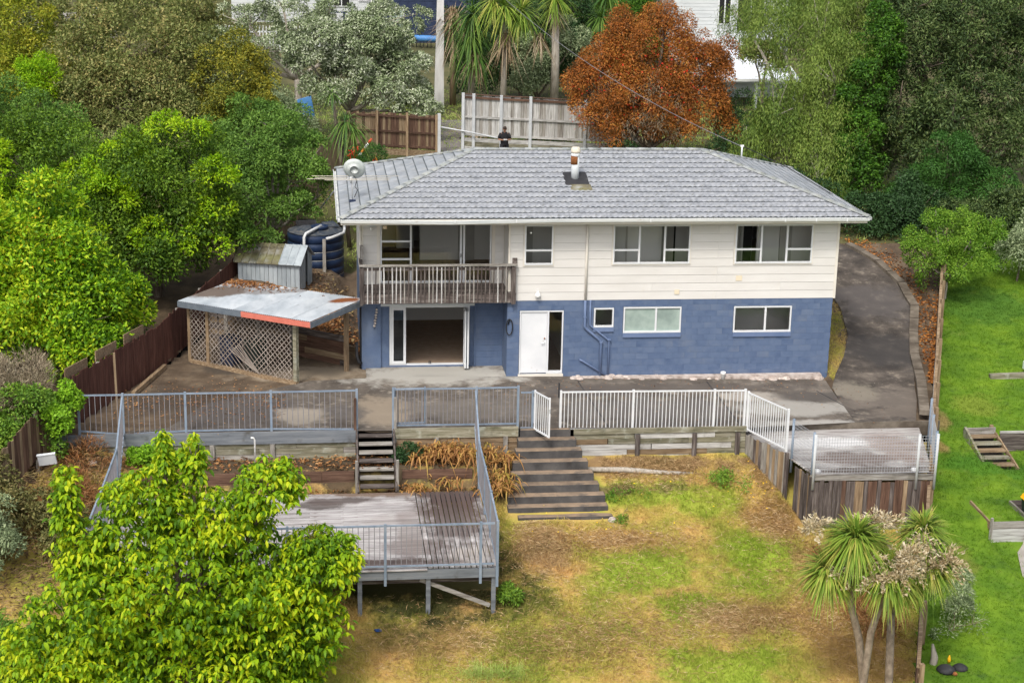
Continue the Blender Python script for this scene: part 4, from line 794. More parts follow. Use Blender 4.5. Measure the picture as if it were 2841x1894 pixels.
beam('bearer', (-7.6, -12.1, DZ - .37), (2.3, -12.1, DZ - .37), .07, .16, 'dark_wood_x', t); beam('side_bearer', (2.41, -6.95, DZ - .15), (2.41, -12.24, DZ - .15), .045, .23, 'grey_wood_y', t)
for x in (2.3, .65, -1.06, -2.8, -4.5, -6.2, -7.6):
    piece('post', (x, -12.2, DZ - .72), (.11, .09, 1.35), 'blue_beam', t)
    if x > -3: piece('post', (x, -9.55, DZ - .6), (.1, .1, 1.1), 'dark_wood_z', t)
beam('brace', (.45, -12.14, DZ - .36), (2.22, -12.14, DZ - 1.12), .04, .10, 'grey_wood_x', t)
# mesh fenced landing on the right
LZ = -.33
t = thing('landing', 'weathered timber landing inside the mesh fence at the end of the driveway', 'deck', (13.2, -6.8, LZ - .05))
def lx(y): return float(np.interp(y, [-8.5, -7.05, -5.3, -4.7], [11.55, 11.25, 10.56, 10.5]))
def rx(y): return float(np.interp(y, [-8.6, -4.7], [14.98, 16.0]))
y = -4.78; k = 0
while y > -8.55:
    a, b = lx(y) + .03, rx(y); c = a + (b - a) * (.62 if k % 2 else .4)
    for p, q in ((a, c), (c, b)): piece('deck_board', ((p + q) / 2, y - .066, LZ - .016 + rg.uniform(-.004, .004)), (round(q - p - .006, 2), .126, .032), 'landing_wood_x', t)
    y -= .135; k += 1
beam('concrete_edge', (10.45, -4.73, -.35), (16.65, -4.73, -.35), .06, .44, 'kerb_concrete', t); beam('edge_beam', (11.5, -8.56, LZ - .10), (15.0, -8.70, LZ - .10), .05, .16, 'grey_wood_x', t)
def palings(parent, a, b, z0a, z0b, z1a, z1b, wd, mats, seed, th=.02, jit=.03, gap=.008, name='paling', ragged=0., skip=None):
    a, b = Vector(a), Vector(b); d = (b - a); ln = d.length; d.normalize(); rz = math.atan2(d.y, d.x); n = int(ln / wd); rg = random.Random(seed); nn = Vector((d.y, -d.x))
    for k in range(n):
        if skip and skip[0] <= k < skip[1]: continue
        f = (k + .5) / n; c = a + (b - a) * f + nn * rg.uniform(-.005, .005); z0 = z0a + (z0b - z0a) * f; z1 = z1a + (z1b - z1a) * f + rg.uniform(-jit, jit) - (rg.random() < .1) * ragged
        piece(name, (*c, (z0 + z1) / 2), (ln / n - gap, th, round(z1 - z0, 1) if jit else z1 - z0), mats[rg.randrange(len(mats))], parent, (0, rg.uniform(-.006, .006), rz))
palings(t, (11.52, -8.62), (15.02, -8.76), -1.85, -2.05, LZ - .20, LZ - .20, .125, ['brown_wood_z', 'brown_wood_z', 'brown_wood_z', 'dark_wood_z', 'dark_wood_z', 'tan_wood_z'], 3)
palings(t, (10.5, -5.30), (11.24, -7.12), -.95, -1.6, LZ + .10, LZ + .08, .125, ['grey_wood_z', 'dark_wood_z', 'tan_wood_z'], 4, name='skirt_board'); palings(t, (11.24, -7.13), (11.52, -8.58), -1.6, -1.9, LZ - .05, LZ - .06, .125, ['dark_wood_z', 'tan_wood_z'], 5, name='skirt_board', skip=(1, 4))
piece('post', (11.24, -7.13, -.95), (.10, .10, 1.5), 'dark_wood_z', t); piece('post', (11.53, -8.6, -1.2), (.10, .10, 1.6), 'dark_wood_z', t)
def mesh_fence(label, pts, h, pm, solid=None):
    t = thing('mesh_fence', label, 'fence', (*pts[0], LZ), 'mesh fences round the landing')
    for (x, y) in pts: tube('post', [(x, y, LZ - .42), (x, y, LZ + h + .04)], .04, pm, t)
    for i, (p, q) in enumerate(zip(pts[:-1], pts[1:])):
        p, q = Vector(p), Vector(q); ln = (q - p).length; m = MB(); n = int(ln / .075)
        for k in range(n + 1): c = p + (q - p) * (k / n); m.beam((*c, LZ + .06), (*c, LZ + h), .007, .007)
        for k in range(13): z = LZ + .07 + (h - .08) * k / 12; m.beam((*p, z), (*q, z), .008, .008)
        m.build('wire_mesh', 'wire', t, kind='stuff')
mesh_fence('low wire mesh fence across the front of the timber landing', [(11.56, -8.66), (14.48, -8.78), (15.0, -8.80)], 1.15, 'grey_post'); mesh_fence('short wire mesh panel left of the timber landing', [(11.34, -7.25), (11.58, -8.45)], 1.15, 'blue_metal'); mesh_fence('wire mesh fence along the right side of the landing beside the boundary fence', [(15.06, -8.55), (15.5, -7.1), (16.0, -5.6)], 1.15, 'blue_metal')
for (x, y, lb) in ((11.75, -8.35, 'white rag lying at the left end of the landing'), (14.55, -8.42, 'white rag lying at the right end of the landing')):
    m = MB(); m.lathe((x, y, LZ), [(.13, 0), (.10, .05), (.03, .08)], 7); o = m.build('rag', 'white_alu', None, True, base=True); props(o, lb, 'rag')

# right boundary fence
def hN(x, y): return float(h_n(np.array(float(x)), np.array(float(y))))
t = thing('boundary_fence', 'brown timber boundary fence between the driveway and the green lawn', 'fence', (17.5, -2, -.6))
ys = [-17, -14.5, -12, -10.2, -8.6, -6.9, -5.2, -3.6, -2, -.4, 1.2, 2.8, 4.4, 6.0, 7.8, 9.6]
for y in ys: piece('post', (xr(y) + .05, y, hN(xr(y), y) + (.45 if y < -8.7 else .72)), (.11, .11, 1.4 if y < -8.7 else 1.7), 'tan_wood_z', t)
for k, (a, b) in enumerate(zip(ys[:-1], ys[1:])):
    za, zb = hN(xr(a) + .3, a), hN(xr(b) + .3, b); tp = 1.0 if b < -8.5 else 1.36
    mats = ['brown_wood_z', 'brown_wood_z', 'dark_wood_z'] if not (-6 < a < -.5) else (['pale_wood_z', 'white_house'] if a > -4 else ['grey_wood_z', 'dark_wood_z'])
    palings(t, (xr(a) - .05, a), (xr(b) - .05, b), za - .1, zb - .1, za + tp, zb + tp, .15, mats, 20 + k)
    for f in (.3, 1.25): beam('rail', (xr(a) + .0, a, za + f * tp / 1.5), (xr(b) + .0, b, zb + f * tp / 1.5), .05, .09, 'tan_wood_x', t)
    beam('cap_rail', (xr(a) - .03, a, za + tp + .05), (xr(b) - .03, b, zb + tp + .05), .09, .03, 'tan_wood_x', t)
# left boundary fence
t = thing('boundary_fence', 'red brown boarded boundary fence beside the lattice carport', 'fence', (-8.4, -2.5, 0))
def hL(x, y): return float(h_left(np.array(float(x)), np.array(float(y))))
ys = [-8.5, -6.2, -4.4, -2.6, -.8, 1, 2.8, 4.6, 6.4, 8.2, 10]
for k, (a, b) in enumerate(zip(ys[:-1], ys[1:])):
    za, zb = max(hL(0, a), -.35) - .35 if a < -5 else -.15 + max(0, a) * .12, -.15 + max(0, b) * .12; ta = 1.5 + max(0, a - 1) * .12 - max(0, -5 - a) * .28; tb = 1.5 + max(0, b - 1) * .12 - max(0, -5 - b) * .28
    palings(t, (xl(a), a), (xl(b), b), za, zb, ta, tb, .15, ['fence_red'] if a > -5.5 else ['tan_wood_z', 'brown_wood_z'], 40 + k, name='board', ragged=.06)
    piece('post', (xl(a) - .07, a, (za + ta) / 2), (.1, .1, ta - za - .1), 'grey_wood_z', t); beam('rail', (xl(a) - .05, a, ta - .35), (xl(b) - .05, b, tb - .35), .05, .09, 'tan_wood_x', t)
    if -5 < a < 0: beam('top_board', (xl(a) - .13, a, ta + .12), (xl(b - .5) - .13, b - .5, tb + .08), .03, .32, 'tan_wood_x', t)
beam('garden_edging', (-7.6, -1.6, .14), (-6.9, 1.3, .14), .12, .14, 'tan_wood_y'); props(bpy.data.objects['garden_edging.002'] if 'garden_edging.002' in bpy.data.objects else bpy.data.objects['garden_edging'], 'tan timber sleeper lying along the foot of the red brown fence', 'sleeper')
o = beam('timber_post', (-7.72, -4.6, 0), (-7.75, -4.6, 2.3), .06, .06, 'tan_wood_z'); props(o, 'lone slim timber post standing behind the corner of the blue grey fence', 'post')
# back fences up the slope
t = thing('paling_fence', 'tall pale grey paling fence on a plank wall behind the roof ridge', 'fence', (7.6, 26.2, 3.1))
FB = [(4.75, 25.6, 5.83), (5.25, 25.7, 5.78), (6.55, 25.9, 5.68), (7.95, 26.1, 5.60), (10.6, 26.5, 5.42), (13.2, 26.9, 5.3)]
for i, (x, y, z) in enumerate(FB): piece('post', (x, y - .08, z - 1.35), (.13, .1, 2.75), 'grey_post', t)
for i, ((x0, y0, z0), (x1, y1, z1)) in enumerate(zip(FB[:-1], FB[1:])):
    palings(t, (x0, y0), (x1, y1), z0 - 1.92, z1 - 1.92, z0 - .06, z1 - .06, .145, ['pale_wood_z', 'pale_wood_z', 'grey_wood_z'], 60 + i)
    for f in (.16, 1.05, 1.88): beam('rail', (x0 + .07, y0 - .06, z0 - f), (x1 - .07, y1 - .06, z1 - f), .05, .10, 'brown_wood_x' if f < .5 else 'pale_wood_x', t)
    beam('cap_rail', (x0, y0, z0 - .02), (x1, y1, z1 - .02), .13, .035, 'brown_wood_x', t)
    for q in range(4): beam('wall_plank', (x0 + .07, y0 - .02, z0 - 2.12 - .2 * q), (x1 - .07, y1 - .02, z1 - 2.12 - .2 * q), .05, .185, ('pale_wood_x', 'moss_wood')[q % 2], t)
t = thing('paling_fence', 'brown paling fence descending on the slope left of the pipe rail', 'fence', (2.2, 25.2, 3.2))
FB = [(3.55, 25.9, 4.75), (2.15, 25.1, 4.95), (.75, 24.3, 5.15), (-.6, 23.5, 5.3)]
piece('steel_post', (3.68, 25.85, 3.9), (.14, .14, 1.9), 'grey_post', t)
for i, ((x0, y0, z0), (x1, y1, z1)) in enumerate(zip(FB[:-1], FB[1:])):
    piece('post', (x0, y0 - .08, z0 - .95), (.11, .11, 2.0), 'tan_wood_z', t)
    palings(t, (x1, y1), (x0, y0), z1 - 1.6, z0 - 1.6, z1 - .04, z0 - .04, .145, ['brown_wood_z', 'tan_wood_z'], 70 + i)
    for f in (.16, .85, 1.5): beam('rail', (x0, y0 - .05, z0 - f), (x1, y1 - .05, z1 - f), .05, .09, 'brown_wood_x', t)
    beam('kick_board', (x0, y0 - .04, z0 - 1.78), (x1, y1 - .04, z1 - 1.78), .04, .28, 'tan_wood_x', t)
t = thing('paling_fence', 'tall tan paling fence behind the water tank', 'fence', (-1.6, 18, 2))
palings(t, (-3.6, 13.0), (-.7, 23.3), 1.0, 2.6, 3.2, 5.1, .15, ['tan_wood_z'], 80, ragged=.08)
for f in (.3, 1.7): beam('rail', (-3.66, 13.0, 1.2 + f), (-.76, 23.3, 2.9 + f), .05, .09, 'tan_wood_x', t)
o = tube('pipe_rail', [(3.75, 25.5, 4.28), (5.1, 25.4, 4.05), (6.45, 25.2, 3.80), (6.68, 25.2, 3.68), (6.74, 25.2, 3.45), (6.75, 25.2, 2.9)], .035, 'grey_post'); props(o, 'grey steel pipe rail bending down beside the person', 'handrail')
# power pole and service cable
t = thing('power_pole', 'tall pale concrete power pole standing behind the grey fence', 'power pole', (4.8, 41, 3.1))
m = MB(); m.hexa([(4.52, 40.85, 2.9), (5.06, 40.85, 2.9), (5.06, 41.2, 2.9), (4.52, 41.2, 2.9), (4.72, 40.9, 12.5), (4.98, 40.9, 12.5), (4.98, 41.1, 12.5), (4.72, 41.1, 12.5)]); m.build('pole', 'pole_concrete', t)
piece('crossarm', (4.85, 40.8, 11.9), (2.2, .1, .12), 'dark_wood_x', t)
for x in (4.0, 4.5, 5.2, 5.7): m = MB(); m.lathe((x, 40.8, 11.96), [(.03, 0), (.05, .03), (.03, .06), (.05, .1), (.02, .14)], 8); m.build('insulator', 'globe', t)
BRK = rr + (Vector((EX1, EY1, EZ)) - rr) * .43
br = tube('cable_bracket', [BRK, BRK + Vector((0, 0, .42))], .03, 'flue_steel', H); piece('insulator', BRK + Vector((0, 0, .44)), (.12, .05, .06), 'globe', H)
a, b = BRK + Vector((-.06, 0, .44)), Vector((5.2, 40.8, 11.95)); o = tube('service_cable', [a + (b - a) * t_ - Vector((0, 0, 1.0 * 4 * t_ * (1 - t_))) for t_ in np.linspace(0, 1, 25)], .011, 'dull_metal', None, 5); props(o, 'thin overhead service cable running from the roof edge up to the pole', 'cable')
a, b = BRK + Vector((.06, 0, .42)), Vector((EX1 - .1, EY0 + 3.5, EZ + .06)); o = tube('service_wire', [a, a + (b - a) * .5 + Vector((0, 0, .1)), b], .015, 'black_hose', H, 5)

# ------------------------------------------------------------------ carport, shed, tank
u1, v1 = Vector((-.788, .615, 0)), Vector((.615, .788, 0)); FR = Vector((-2.22, -1.38, 2.22)); CW, CD = 5.35, 2.72
t = thing('carport', 'low lean-to carport with corrugated iron roof and broken lattice walls', 'carport', (-3.6, .6, .05))
def cz(s, d): return 2.235 - s * .026 + d * .055
def cp(s, d, dz=0): p = FR + u1 * s + v1 * d; return Vector((p.x, p.y, cz(s, d) + dz))
ns = 7
for i in range(ns):
    m = MB(); s0, s1 = CW * i / ns, CW * (i + 1) / ns + .03; n = 40; V = []
    for d in (-.03, CD * .5, CD + .03):
        for k in range(n + 1): s = s0 + (s1 - s0) * k / n; V.append(cp(s, d, .05 + .0025 * (i % 2) + .012 * math.cos(2 * math.pi * s / .0765)))
    m.add(V, [(r * (n + 1) + k, r * (n + 1) + k + 1, (r + 1) * (n + 1) + k + 1, (r + 1) * (n + 1) + k) for r in (0, 1) for k in range(n)]); m.build('roof_sheet', 'corrugated_iron', t, True)
beam('fascia', cp(-.02, -.06, -.045), cp(2.72, -.06, -.045), .03, .17, 'fascia_red', t); beam('fascia', cp(2.725, -.06, -.045), cp(CW, -.06, -.045), .03, .19, 'fascia_blue', t); beam('fascia', cp(-.035, -.075, -.05), cp(-.035, CD, -.05), .03, .18, 'fascia_blue', t); beam('fascia', cp(CW + .02, -.05, -.05), cp(CW + .02, CD, -.05), .03, .18, 'fascia_blue', t)
beam('rafter', cp(.3, .35, -.09), cp(CW - .1, .35, -.09), .05, .12, 'tan_wood_x', t); beam('rafter', cp(.3, CD - .2, -.09), cp(CW - .1, CD - .2, -.09), .05, .12, 'tan_wood_x', t)
for k in range(6): beam('rafter', cp(.4 + k * .9, -.03, -.03), cp(.4 + k * .9, CD, -.03), .045, .09, 'tan_wood_y', t)
def cpost(s, d, m='tan_wood_z', w_=.11, z0=.0): p = cp(s, d); piece('post', (p.x, p.y, (z0 + cz(s, d) - .10) / 2), (w_, w_, cz(s, d) - .10 - z0), m, t, (0, 0, math.atan2(u1.y, u1.x)))
cpost(.85, .30, 'moss_wood', .13); cpost(4.4, .28, 'tan_wood_z', .12); cpost(5.2, .3); cpost(.45, CD - .35, 'tan_wood_z', .12); cpost(5.2, CD - .25)
LS0, LS1, LD, LZ0, LZ1 = .98, 5.15, .26, .17, 1.98
beam('sill', cp(LS0 - .2, LD) * 1 - Vector((0, 0, cz(LS0, LD) - .10)), cp(LS1, LD) - Vector((0, 0, cz(LS1, LD) - .10)), .13, .13, 'tan_wood_x', t)
lat = thing('lattice_panel', None, None, (0, 0, 0)); lat.parent = t; q0 = cp(3, LD); lat.location = Vector((q0.x, q0.y, 1.0)) - wl(t)
def lat_pt(s, z, d): p = FR + u1 * s + v1 * d; return Vector((p.x, p.y, z))
rg = random.Random(8); hh = LZ1 - LZ0
def slat(sa, za, sb, zb, d):
    m = MB(); m.beam(lat_pt(sa, za, d), lat_pt(sb, zb, d), .008, .026, up=(0, 0, 1)); m.build('lattice_slat', 'lattice', lat)
sp = .185; n = int((LS1 - LS0 + hh) / sp)
for k in range(n):
    c = LS0 - hh + k * sp            # rising slats: s = c + (z - z0)
    za, zb = LZ0 + max(0, LS0 - c), LZ0 + min(hh, LS1 - c)
    if zb - za > .08: slat(c + za - LZ0, za, c + zb - LZ0, zb, LD)
    c = LS0 + k * sp                 # falling slats
    za, zb = LZ0 + max(0, c - LS1), LZ0 + min(hh, c - LS0)
    mid = c - hh * .55
    if 1.9 < mid < 2.9:              # broken part: lower ends have dropped away
        za = za + .85 + rg.uniform(-.1, .1)
    if zb - za > .08: slat(c - za + LZ0, za, c - zb + LZ0, zb, LD - .010)
for k in range(6): slat(2.2 + k * .05, .15 + .03 * k, 3.05 + k * .07, 1.02 - .04 * k, LD - .06 - .012 * k)
for s in (2.0, 3.0, 4.0): beam('batten', lat_pt(s, .16, LD + .05), lat_pt(s, 1.98, LD + .05), .04, .05, 'dark_wood_z', t)
# low retaining planks at the back of the carport
plank_wall('retaining_wall', 'rough log retaining wall at the back of the carport', (-6.0, 5.15), (-1.15, 1.36), .05, 1.05, .2, ['tan_wood_x', 'brown_wood_x', 'dark_wood_x'], [1.2, 2.6, 4.0], group='timber retaining walls', th=.09)
plank_wall('retaining_wall', 'small timber retaining wall between the carport and the house', (-1.15, 2.3), (-.72, 2.0), .05, .5, .2, ['tan_wood_x'], [], group='timber retaining walls', th=.08)
m = MB(); m.hexa([(-4.35, 1.25, .08), (-3.95, 1.0, .08), (-3.7, 1.3, .08), (-4.1, 1.6, .08), (-4.4, 1.25, 1.0), (-3.95, .95, 1.0), (-3.65, 1.3, 1.0), (-4.1, 1.65, 1.0)]); o = m.build('wheelie_bin', 'bin_dark', None, base=True); props(o, 'dark rubbish bin standing behind the broken lattice', 'bin')
m = MB(); m.hexa([(-5.15, 1.75, .08), (-4.75, 1.45, .08), (-4.5, 1.8, .08), (-4.9, 2.1, .08), (-5.2, 1.75, 1.0), (-4.75, 1.4, 1.0), (-4.45, 1.8, 1.0), (-4.9, 2.15, 1.0)]); o = m.build('wheelie_bin', 'navy', None, base=True); props(o, 'navy blue rubbish bin behind the lattice left of the dark bin', 'bin')
# shed
sx, sy = Vector((.96, -.28, 0)).normalized(), Vector((.28, .96, 0)).normalized(); SO = Vector((-4.78, 6.98, .85)); SW, SD, SE, SR = 2.24, 1.55, 1.45, .48
t = thing('garden_shed', 'small pale grey steel shed with a mossy gable roof', 'shed', (-3.6, 7.2, .85))
def sp_(a, b, z): return SO + sx * a + sy * b + Vector((0, 0, z))
def quadbox(name, p, q, z0, z1, mat, th=.02):  # vertical panel
    m = MB(); n_ = (q - p).normalized().cross(Vector((0, 0, 1))) * th
    m.hexa([p + Vector((0, 0, z0)), q + Vector((0, 0, z0)), q + Vector((0, 0, z0)) - n_, p + Vector((0, 0, z0)) - n_, p + Vector((0, 0, z1)), q + Vector((0, 0, z1)), q + Vector((0, 0, z1)) - n_, p + Vector((0, 0, z1)) - n_]); return m.build(name, mat, t)
n = 14
for k in range(n): quadbox('wall_panel', sp_(SW * k / n + .006, .004 * (k % 2), 0), sp_(SW * (k + 1) / n - .006, .004 * (k % 2), 0), 0, SE - .01, 'shed_steel')
def gab(b): return SE + SR * (1 - abs(b / SD * 2 - 1)) - .03
n = 12
for k in range(n):
    b0, b1 = SD * k / n, SD * (k + 1) / n
    if k in (6, 7): continue
    p, q = sp_(SW - .008 * (k % 2), b0 + .006, 0), sp_(SW - .008 * (k % 2), b1 - .006, 0); m = MB(); i = -sx * .02; zz0, zz1 = Vector((0, 0, gab(b0))), Vector((0, 0, gab(b1)))
    m.hexa([p, q, q + i, p + i, p + zz0, q + zz1, q + i + zz1, p + i + zz0]); m.build('wall_panel', 'shed_steel', t)
quadbox('wall_panel', sp_(0, SD, 0), sp_(0, 0, 0), 0, SE, 'shed_steel'); quadbox('wall_panel', sp_(SW, SD, 0), sp_(0, SD, 0), 0, SE, 'shed_steel'); quadbox('door', sp_(SW - .5, SD * .45, 0), sp_(SW - .5, SD * .7, 0), 0, SE + .2, 'dark_void'); quadbox('door', sp_(SW + .012, SD * .66, 0), sp_(SW + .012, SD * .84, 0), .02, SE - .05, 'shed_steel')
n = 9
for side in (0, 1):
    for k in range(n):
        a0, a1 = -.12 + (SW + .22) * k / n, -.12 + (SW + .22) * (k + 1) / n - .008; b0, b1 = (-.12, SD / 2) if side == 0 else (SD + .12, SD / 2); m = MB(); up = Vector((0, 0, .025)); z0, z1 = SE - .05, SE + SR
        P = [sp_(a0, b0, z0), sp_(a1, b0, z0), sp_(a1, b1, z1), sp_(a0, b1, z1)]; m.hexa(P + [p + up for p in P]); m.build('roof_panel', 'shed_roof' if k < 6 else 'shed_steel', t); m = MB(); m.beam(sp_(a0, b0, z0 + .035), sp_(a0, b1, z1 + .035), .02, .02); m.build('roof_rib', 'shed_roof' if k < 6 else 'shed_steel', t)
# water tank
TX, TY, TZ = -2.05, 10.1, .80
t = thing('water_tank', 'round dark navy plastic rainwater tank behind the shed', 'water tank', (TX, TY, TZ))
m = MB(); pr_ = [(1.02, 0)]
for k in range(6): z = .05 + k * .31; pr_ += [(1.03, z), (1.045, z + .14), (1.045, z + .22), (1.01, z + .28), (1.01, z + .30)]
pr_ += [(1.03, 1.90)]; m.lathe((TX, TY, TZ), pr_, 40); m.build('tank_body', 'tank_plastic', t, True)
for k in (1, 3, 4): m = MB(); m.lathe((TX, TY, TZ + .05 + k * .31 - .03), [(1.012, 0), (1.025, .008), (1.025, .02), (1.012, .028)], 40); m.build('band', 'pvc', t, True)
m = MB(); m.lathe((TX, TY, TZ + 1.90), [(1.03, 0), (1.03, .03), (.9, .05), (.5, .17), (.45, .18)], 40); m.build('tank_top', 'tank_lid', t, True)
m = MB(); m.lathe((TX + .15, TY - .35, TZ + 2.02), [(.30, 0), (.32, .10), (.32, .14), (.26, .14), (.25, .06), (.02, .05)], 24); m.build('inlet_ring', 'tank_plastic', t, True); piece('tank_lid', (TX - .35, TY + .2, TZ + 2.16), (.75, .12, .16), 'black_rubber', t, (0, 0, .1)); piece('tank_lid', (TX + .55, TY + .1, TZ + 2.1), (.5, .5, .05), 'tank_lid', t, (.2, 0, .5))
o = tube('tank_pipe', [(TX - .42, TY - 1.2, .9), (TX - .42, TY - 1.2, 2.70), (TX - .36, TY - 1.15, 2.82), (TX + .2, TY - .5, 2.98)], .055, 'pvc', t); tube('tank_pipe', [(TX + .38, TY - 1.12, 2.62), (TX + .6, TY - 1.05, 2.66), (TX + 1.02, TY - .55, 2.72), (TX + 1.06, TY - .1, 2.76), (TX + 1.06, TY + .3, 2.78)], .055, 'pvc', t)
o = beam('timber_post', (TX + .30, TY - 1.22, .8), (TX + .30, TY - 1.22, 2.62), .12, .1, 'grey_wood_z'); props(o, 'grey timber post standing against the front of the navy tank', 'post')
o = tube('leaning_pole', [(-1.9, 14.0, 2.7), (-1.05, 14.2, 3.75)], .035, 'pvc'); props(o, 'thin pale pole leaning behind the water tank', 'pole')

# ------------------------------------------------------------------ things on and round the house
def dish():
    t = thing('satellite_dish', 'round pale satellite dish on a mast at the left end of the roof', 'satellite dish', (-.88, 1.4, 5.44))
    tube('mast', [(-.88, 1.4, 5.42), (-.88, 1.4, 6.5)], .022, 'pvc', t); c = Vector((-.82, 1.22, 6.50)); d = Vector((.1, .86, .42)).normalized(); s = d.cross(Vector((0, 0, 1))).normalized(); u = s.cross(d); m = MB(); n = 28; V = [c]
    for r in (.12, .24, .345):
        for k in range(n): a = 2 * math.pi * k / n; V.append(c + s * math.cos(a) * r + u * math.sin(a) * r * 1.06 + d * (r * r * .7))
    m.add(V, [(0, 1 + k, 1 + (k + 1) % n) for k in range(n)] + [(1 + r * n + k, 1 + r * n + (k + 1) % n, 1 + (r + 1) * n + (k + 1) % n, 1 + (r + 1) * n + k) for r in (0, 1) for k in range(n)]); o = m.build('reflector', 'dish_grey', t, True)
    md = o.modifiers.new('thick', 'SOLIDIFY'); md.thickness = .015
    tube('feed_arm', [c - u * .33 + d * .06, c - u * .25 + d * .42], .014, 'black_rubber', t); piece('feed_horn', c - u * .22 + d * .43, (.07, .10, .07), 'pvc', t); piece('mast_foot', (-.88, 1.3, 5.48), (.20, .16, .10), 'navy', t); tube('cable_loop', [(-.84, 1.36, 6.3), (-.74, 1.3, 6.15), (-.80, 1.3, 5.95), (-.72, 1.3, 5.85), (-.82, 1.34, 5.6)], .012, 'black_hose', t)
dish()
t = thing('aerial', 'long pale television aerial with thin rods below the dish', 'aerial', (-.9, 1.25, 6.2))
tube('boom', [(-1.1, .9, 6.24), (-.7, 2.1, 6.16)], .014, 'pvc', t, 6); tube('mast_clamp', [(-.92, 1.36, 6.05), (-.92, 1.36, 6.26)], .03, 'pvc', t, 6)
for k, (x0, x1, y, z) in enumerate([(-2.15, .62, 1.95, 6.18), (-2.05, .35, 1.6, 6.19), (-2.3, .30, 1.25, 6.21), (-1.75, .28, 1.0, 6.22)]): tube('rod', [(x0, y - .12, z + .02), (x1, y + .12, z - .03)], .009, 'flue_cream', t, 5)
m = MB(); m.tube([(4.0 + .0, -.02 - .05 * 0, 1.75)] + [(4.03 + .10 * math.sin(a), -.06, 1.68 + .26 * math.cos(a)) for a in np.linspace(0, 2 * math.pi, 20)], .018, 7); o = m.build('garden_hose', 'black_hose', None, True); props(o, 'black hose loop hanging on the blue wall beside the white door', 'hose')
t = thing('shell_mobile', 'string of pale shells hanging on the recessed blue wall', 'ornament', (-.14, DEP - .13, 1.35))
for k in range(7): m = MB(); z = 1.98 - .09 * k; m.lathe((-.14 + .01 * (k % 2) - .012 * k, DEP - .13, z), [(.01, 0), (.045, .015), (.04, .05), (.015, .07)], 8); m.build('shell', 'shell', t, True)
tube('cord', [(-.13, DEP - .12, 2.1), (-.15, DEP - .13, 1.7), (-.22, DEP - .13, 1.35)], .006, 'black_hose', t, 5)
m = MB(); m.lathe((11.0, -.32, -.10), [(.06, 0), (.06, .18), (.085, .20), (.085, .27), (.05, .28)], 14); o = m.build('gully_pipe', 'globe', None, True, base=True); props(o, 'short white drain pipe standing at the foot of the blue wall', 'drain pipe')
o = tube('waste_pipe', [(-.78, .95, .95), (-.78, .95, .5), (-.72, .9, .3), (-.64, 1.0, .25)], .05, 'black_rubber'); props(o, 'dark bent drain pipe at the left corner of the blue wall', 'pipe')
# bits and pieces
o = tube('dead_log', [(5.6, -5.95, -1.0), (6.8, -6.0, -1.03), (7.7, -6.08, -1.1), (8.9, -6.12, -1.16)], [.07, .09, .08, .05], 'pale_bark'); props(o, 'pale dead log lying along the foot of the retaining wall', 'log')
m = MB(); m.box(-9.65, -9.17, -6.56, -6.5, -.30, .02); m.box(-9.66, -9.16, -6.57, -6.49, .021, .05); o = m.build('rubbish_board', 'rubbish_board', None, base=True); o.rotation_euler = (.3, -.12, 0); props(o, 'stained white board dumped in the brown undergrowth', 'board')
o = tube('standpipe', [(-3.83, -5.75, -.72), (-3.83, -5.75, .02), (-3.86, -5.78, .09), (-3.93, -5.82, .11)], .025, 'globe'); props(o, 'thin white standpipe with a bent top below the metal fence', 'pipe')
o = piece('plastic_scrap', (-.64, -12.88, -2.56), (.16, .10, .04), 'bin_blue', None, (0, .2, .5)); props(o, 'small scrap of blue plastic on the rough grass', 'litter')
for i, (x, y, lb, mt) in enumerate([(6.1, -7.9, 'small pale stone at the right end of the bottom step', 'rubble'), (-8.3, -5.9, 'pale stone on top of the brown debris heap', 'rubble')]):
    m = MB(); z = float(h_lawn(np.array(x), np.array(y))); m.lathe((x, y, z - .04), [(.10, 0), (.14, .06), (.10, .13), (.04, .16)], 8); o = m.build('stone', mt, None, True, base=True); props(o, lb, 'stone')

# ------------------------------------------------------------------ trees and plants
def hU(x, y): return float(h_up(np.array(float(x)), np.array(float(y))))
G_ = 'leafy trees on the left slope'
plant('broadleaf_tree', 'bright green glossy tree with orange fruit at the left edge', 'tree', (-10.6, 1.2, hL(0, 1)), [((-11.2, 1.2, 3.9), (2.3, 2.0, 2.3)), ((-10.0, .6, 2.6), (1.7, 1.6, 1.7)), ((-11.4, .2, 2.0), (1.6, 1.5, 1.7)), ((-12.6, 1.5, 3.2), (2, 2, 2.2))], 26000, (.17, .075), 'karaka_leaf', r0=.2, seed=1, group=G_, droop=.15, clump=.30, gap=.2, inner=.22,
      extra=[('fruit', 'karaka_fruit', [((-11.0, .9, 3.5), (2.3, 2.0, 2.3)), ((-10.0, .5, 2.5), (1.7, 1.6, 1.6))], 160, (.075, .06), dict(per=3, clump=.1, inner=0))])
plant('broadleaf_tree', 'bright green leafy tree hanging over the red brown fence', 'tree', (-9.4, .4, hL(0, 0)), [((-9.2, .2, 2.15), (1.35, 1.3, 1.45)), ((-8.9, 1.8, 2.1), (1.3, 1.2, 1.2)), ((-9.2, -.6, 1.2), (1.0, .9, 1.0)), ((-8.2, 2.4, 1.9), (.8, .8, .9))], 13000, (.16, .07), 'karaka_leaf', r0=.13, seed=2, group=G_, droop=.15, clump=.28, gap=.2)
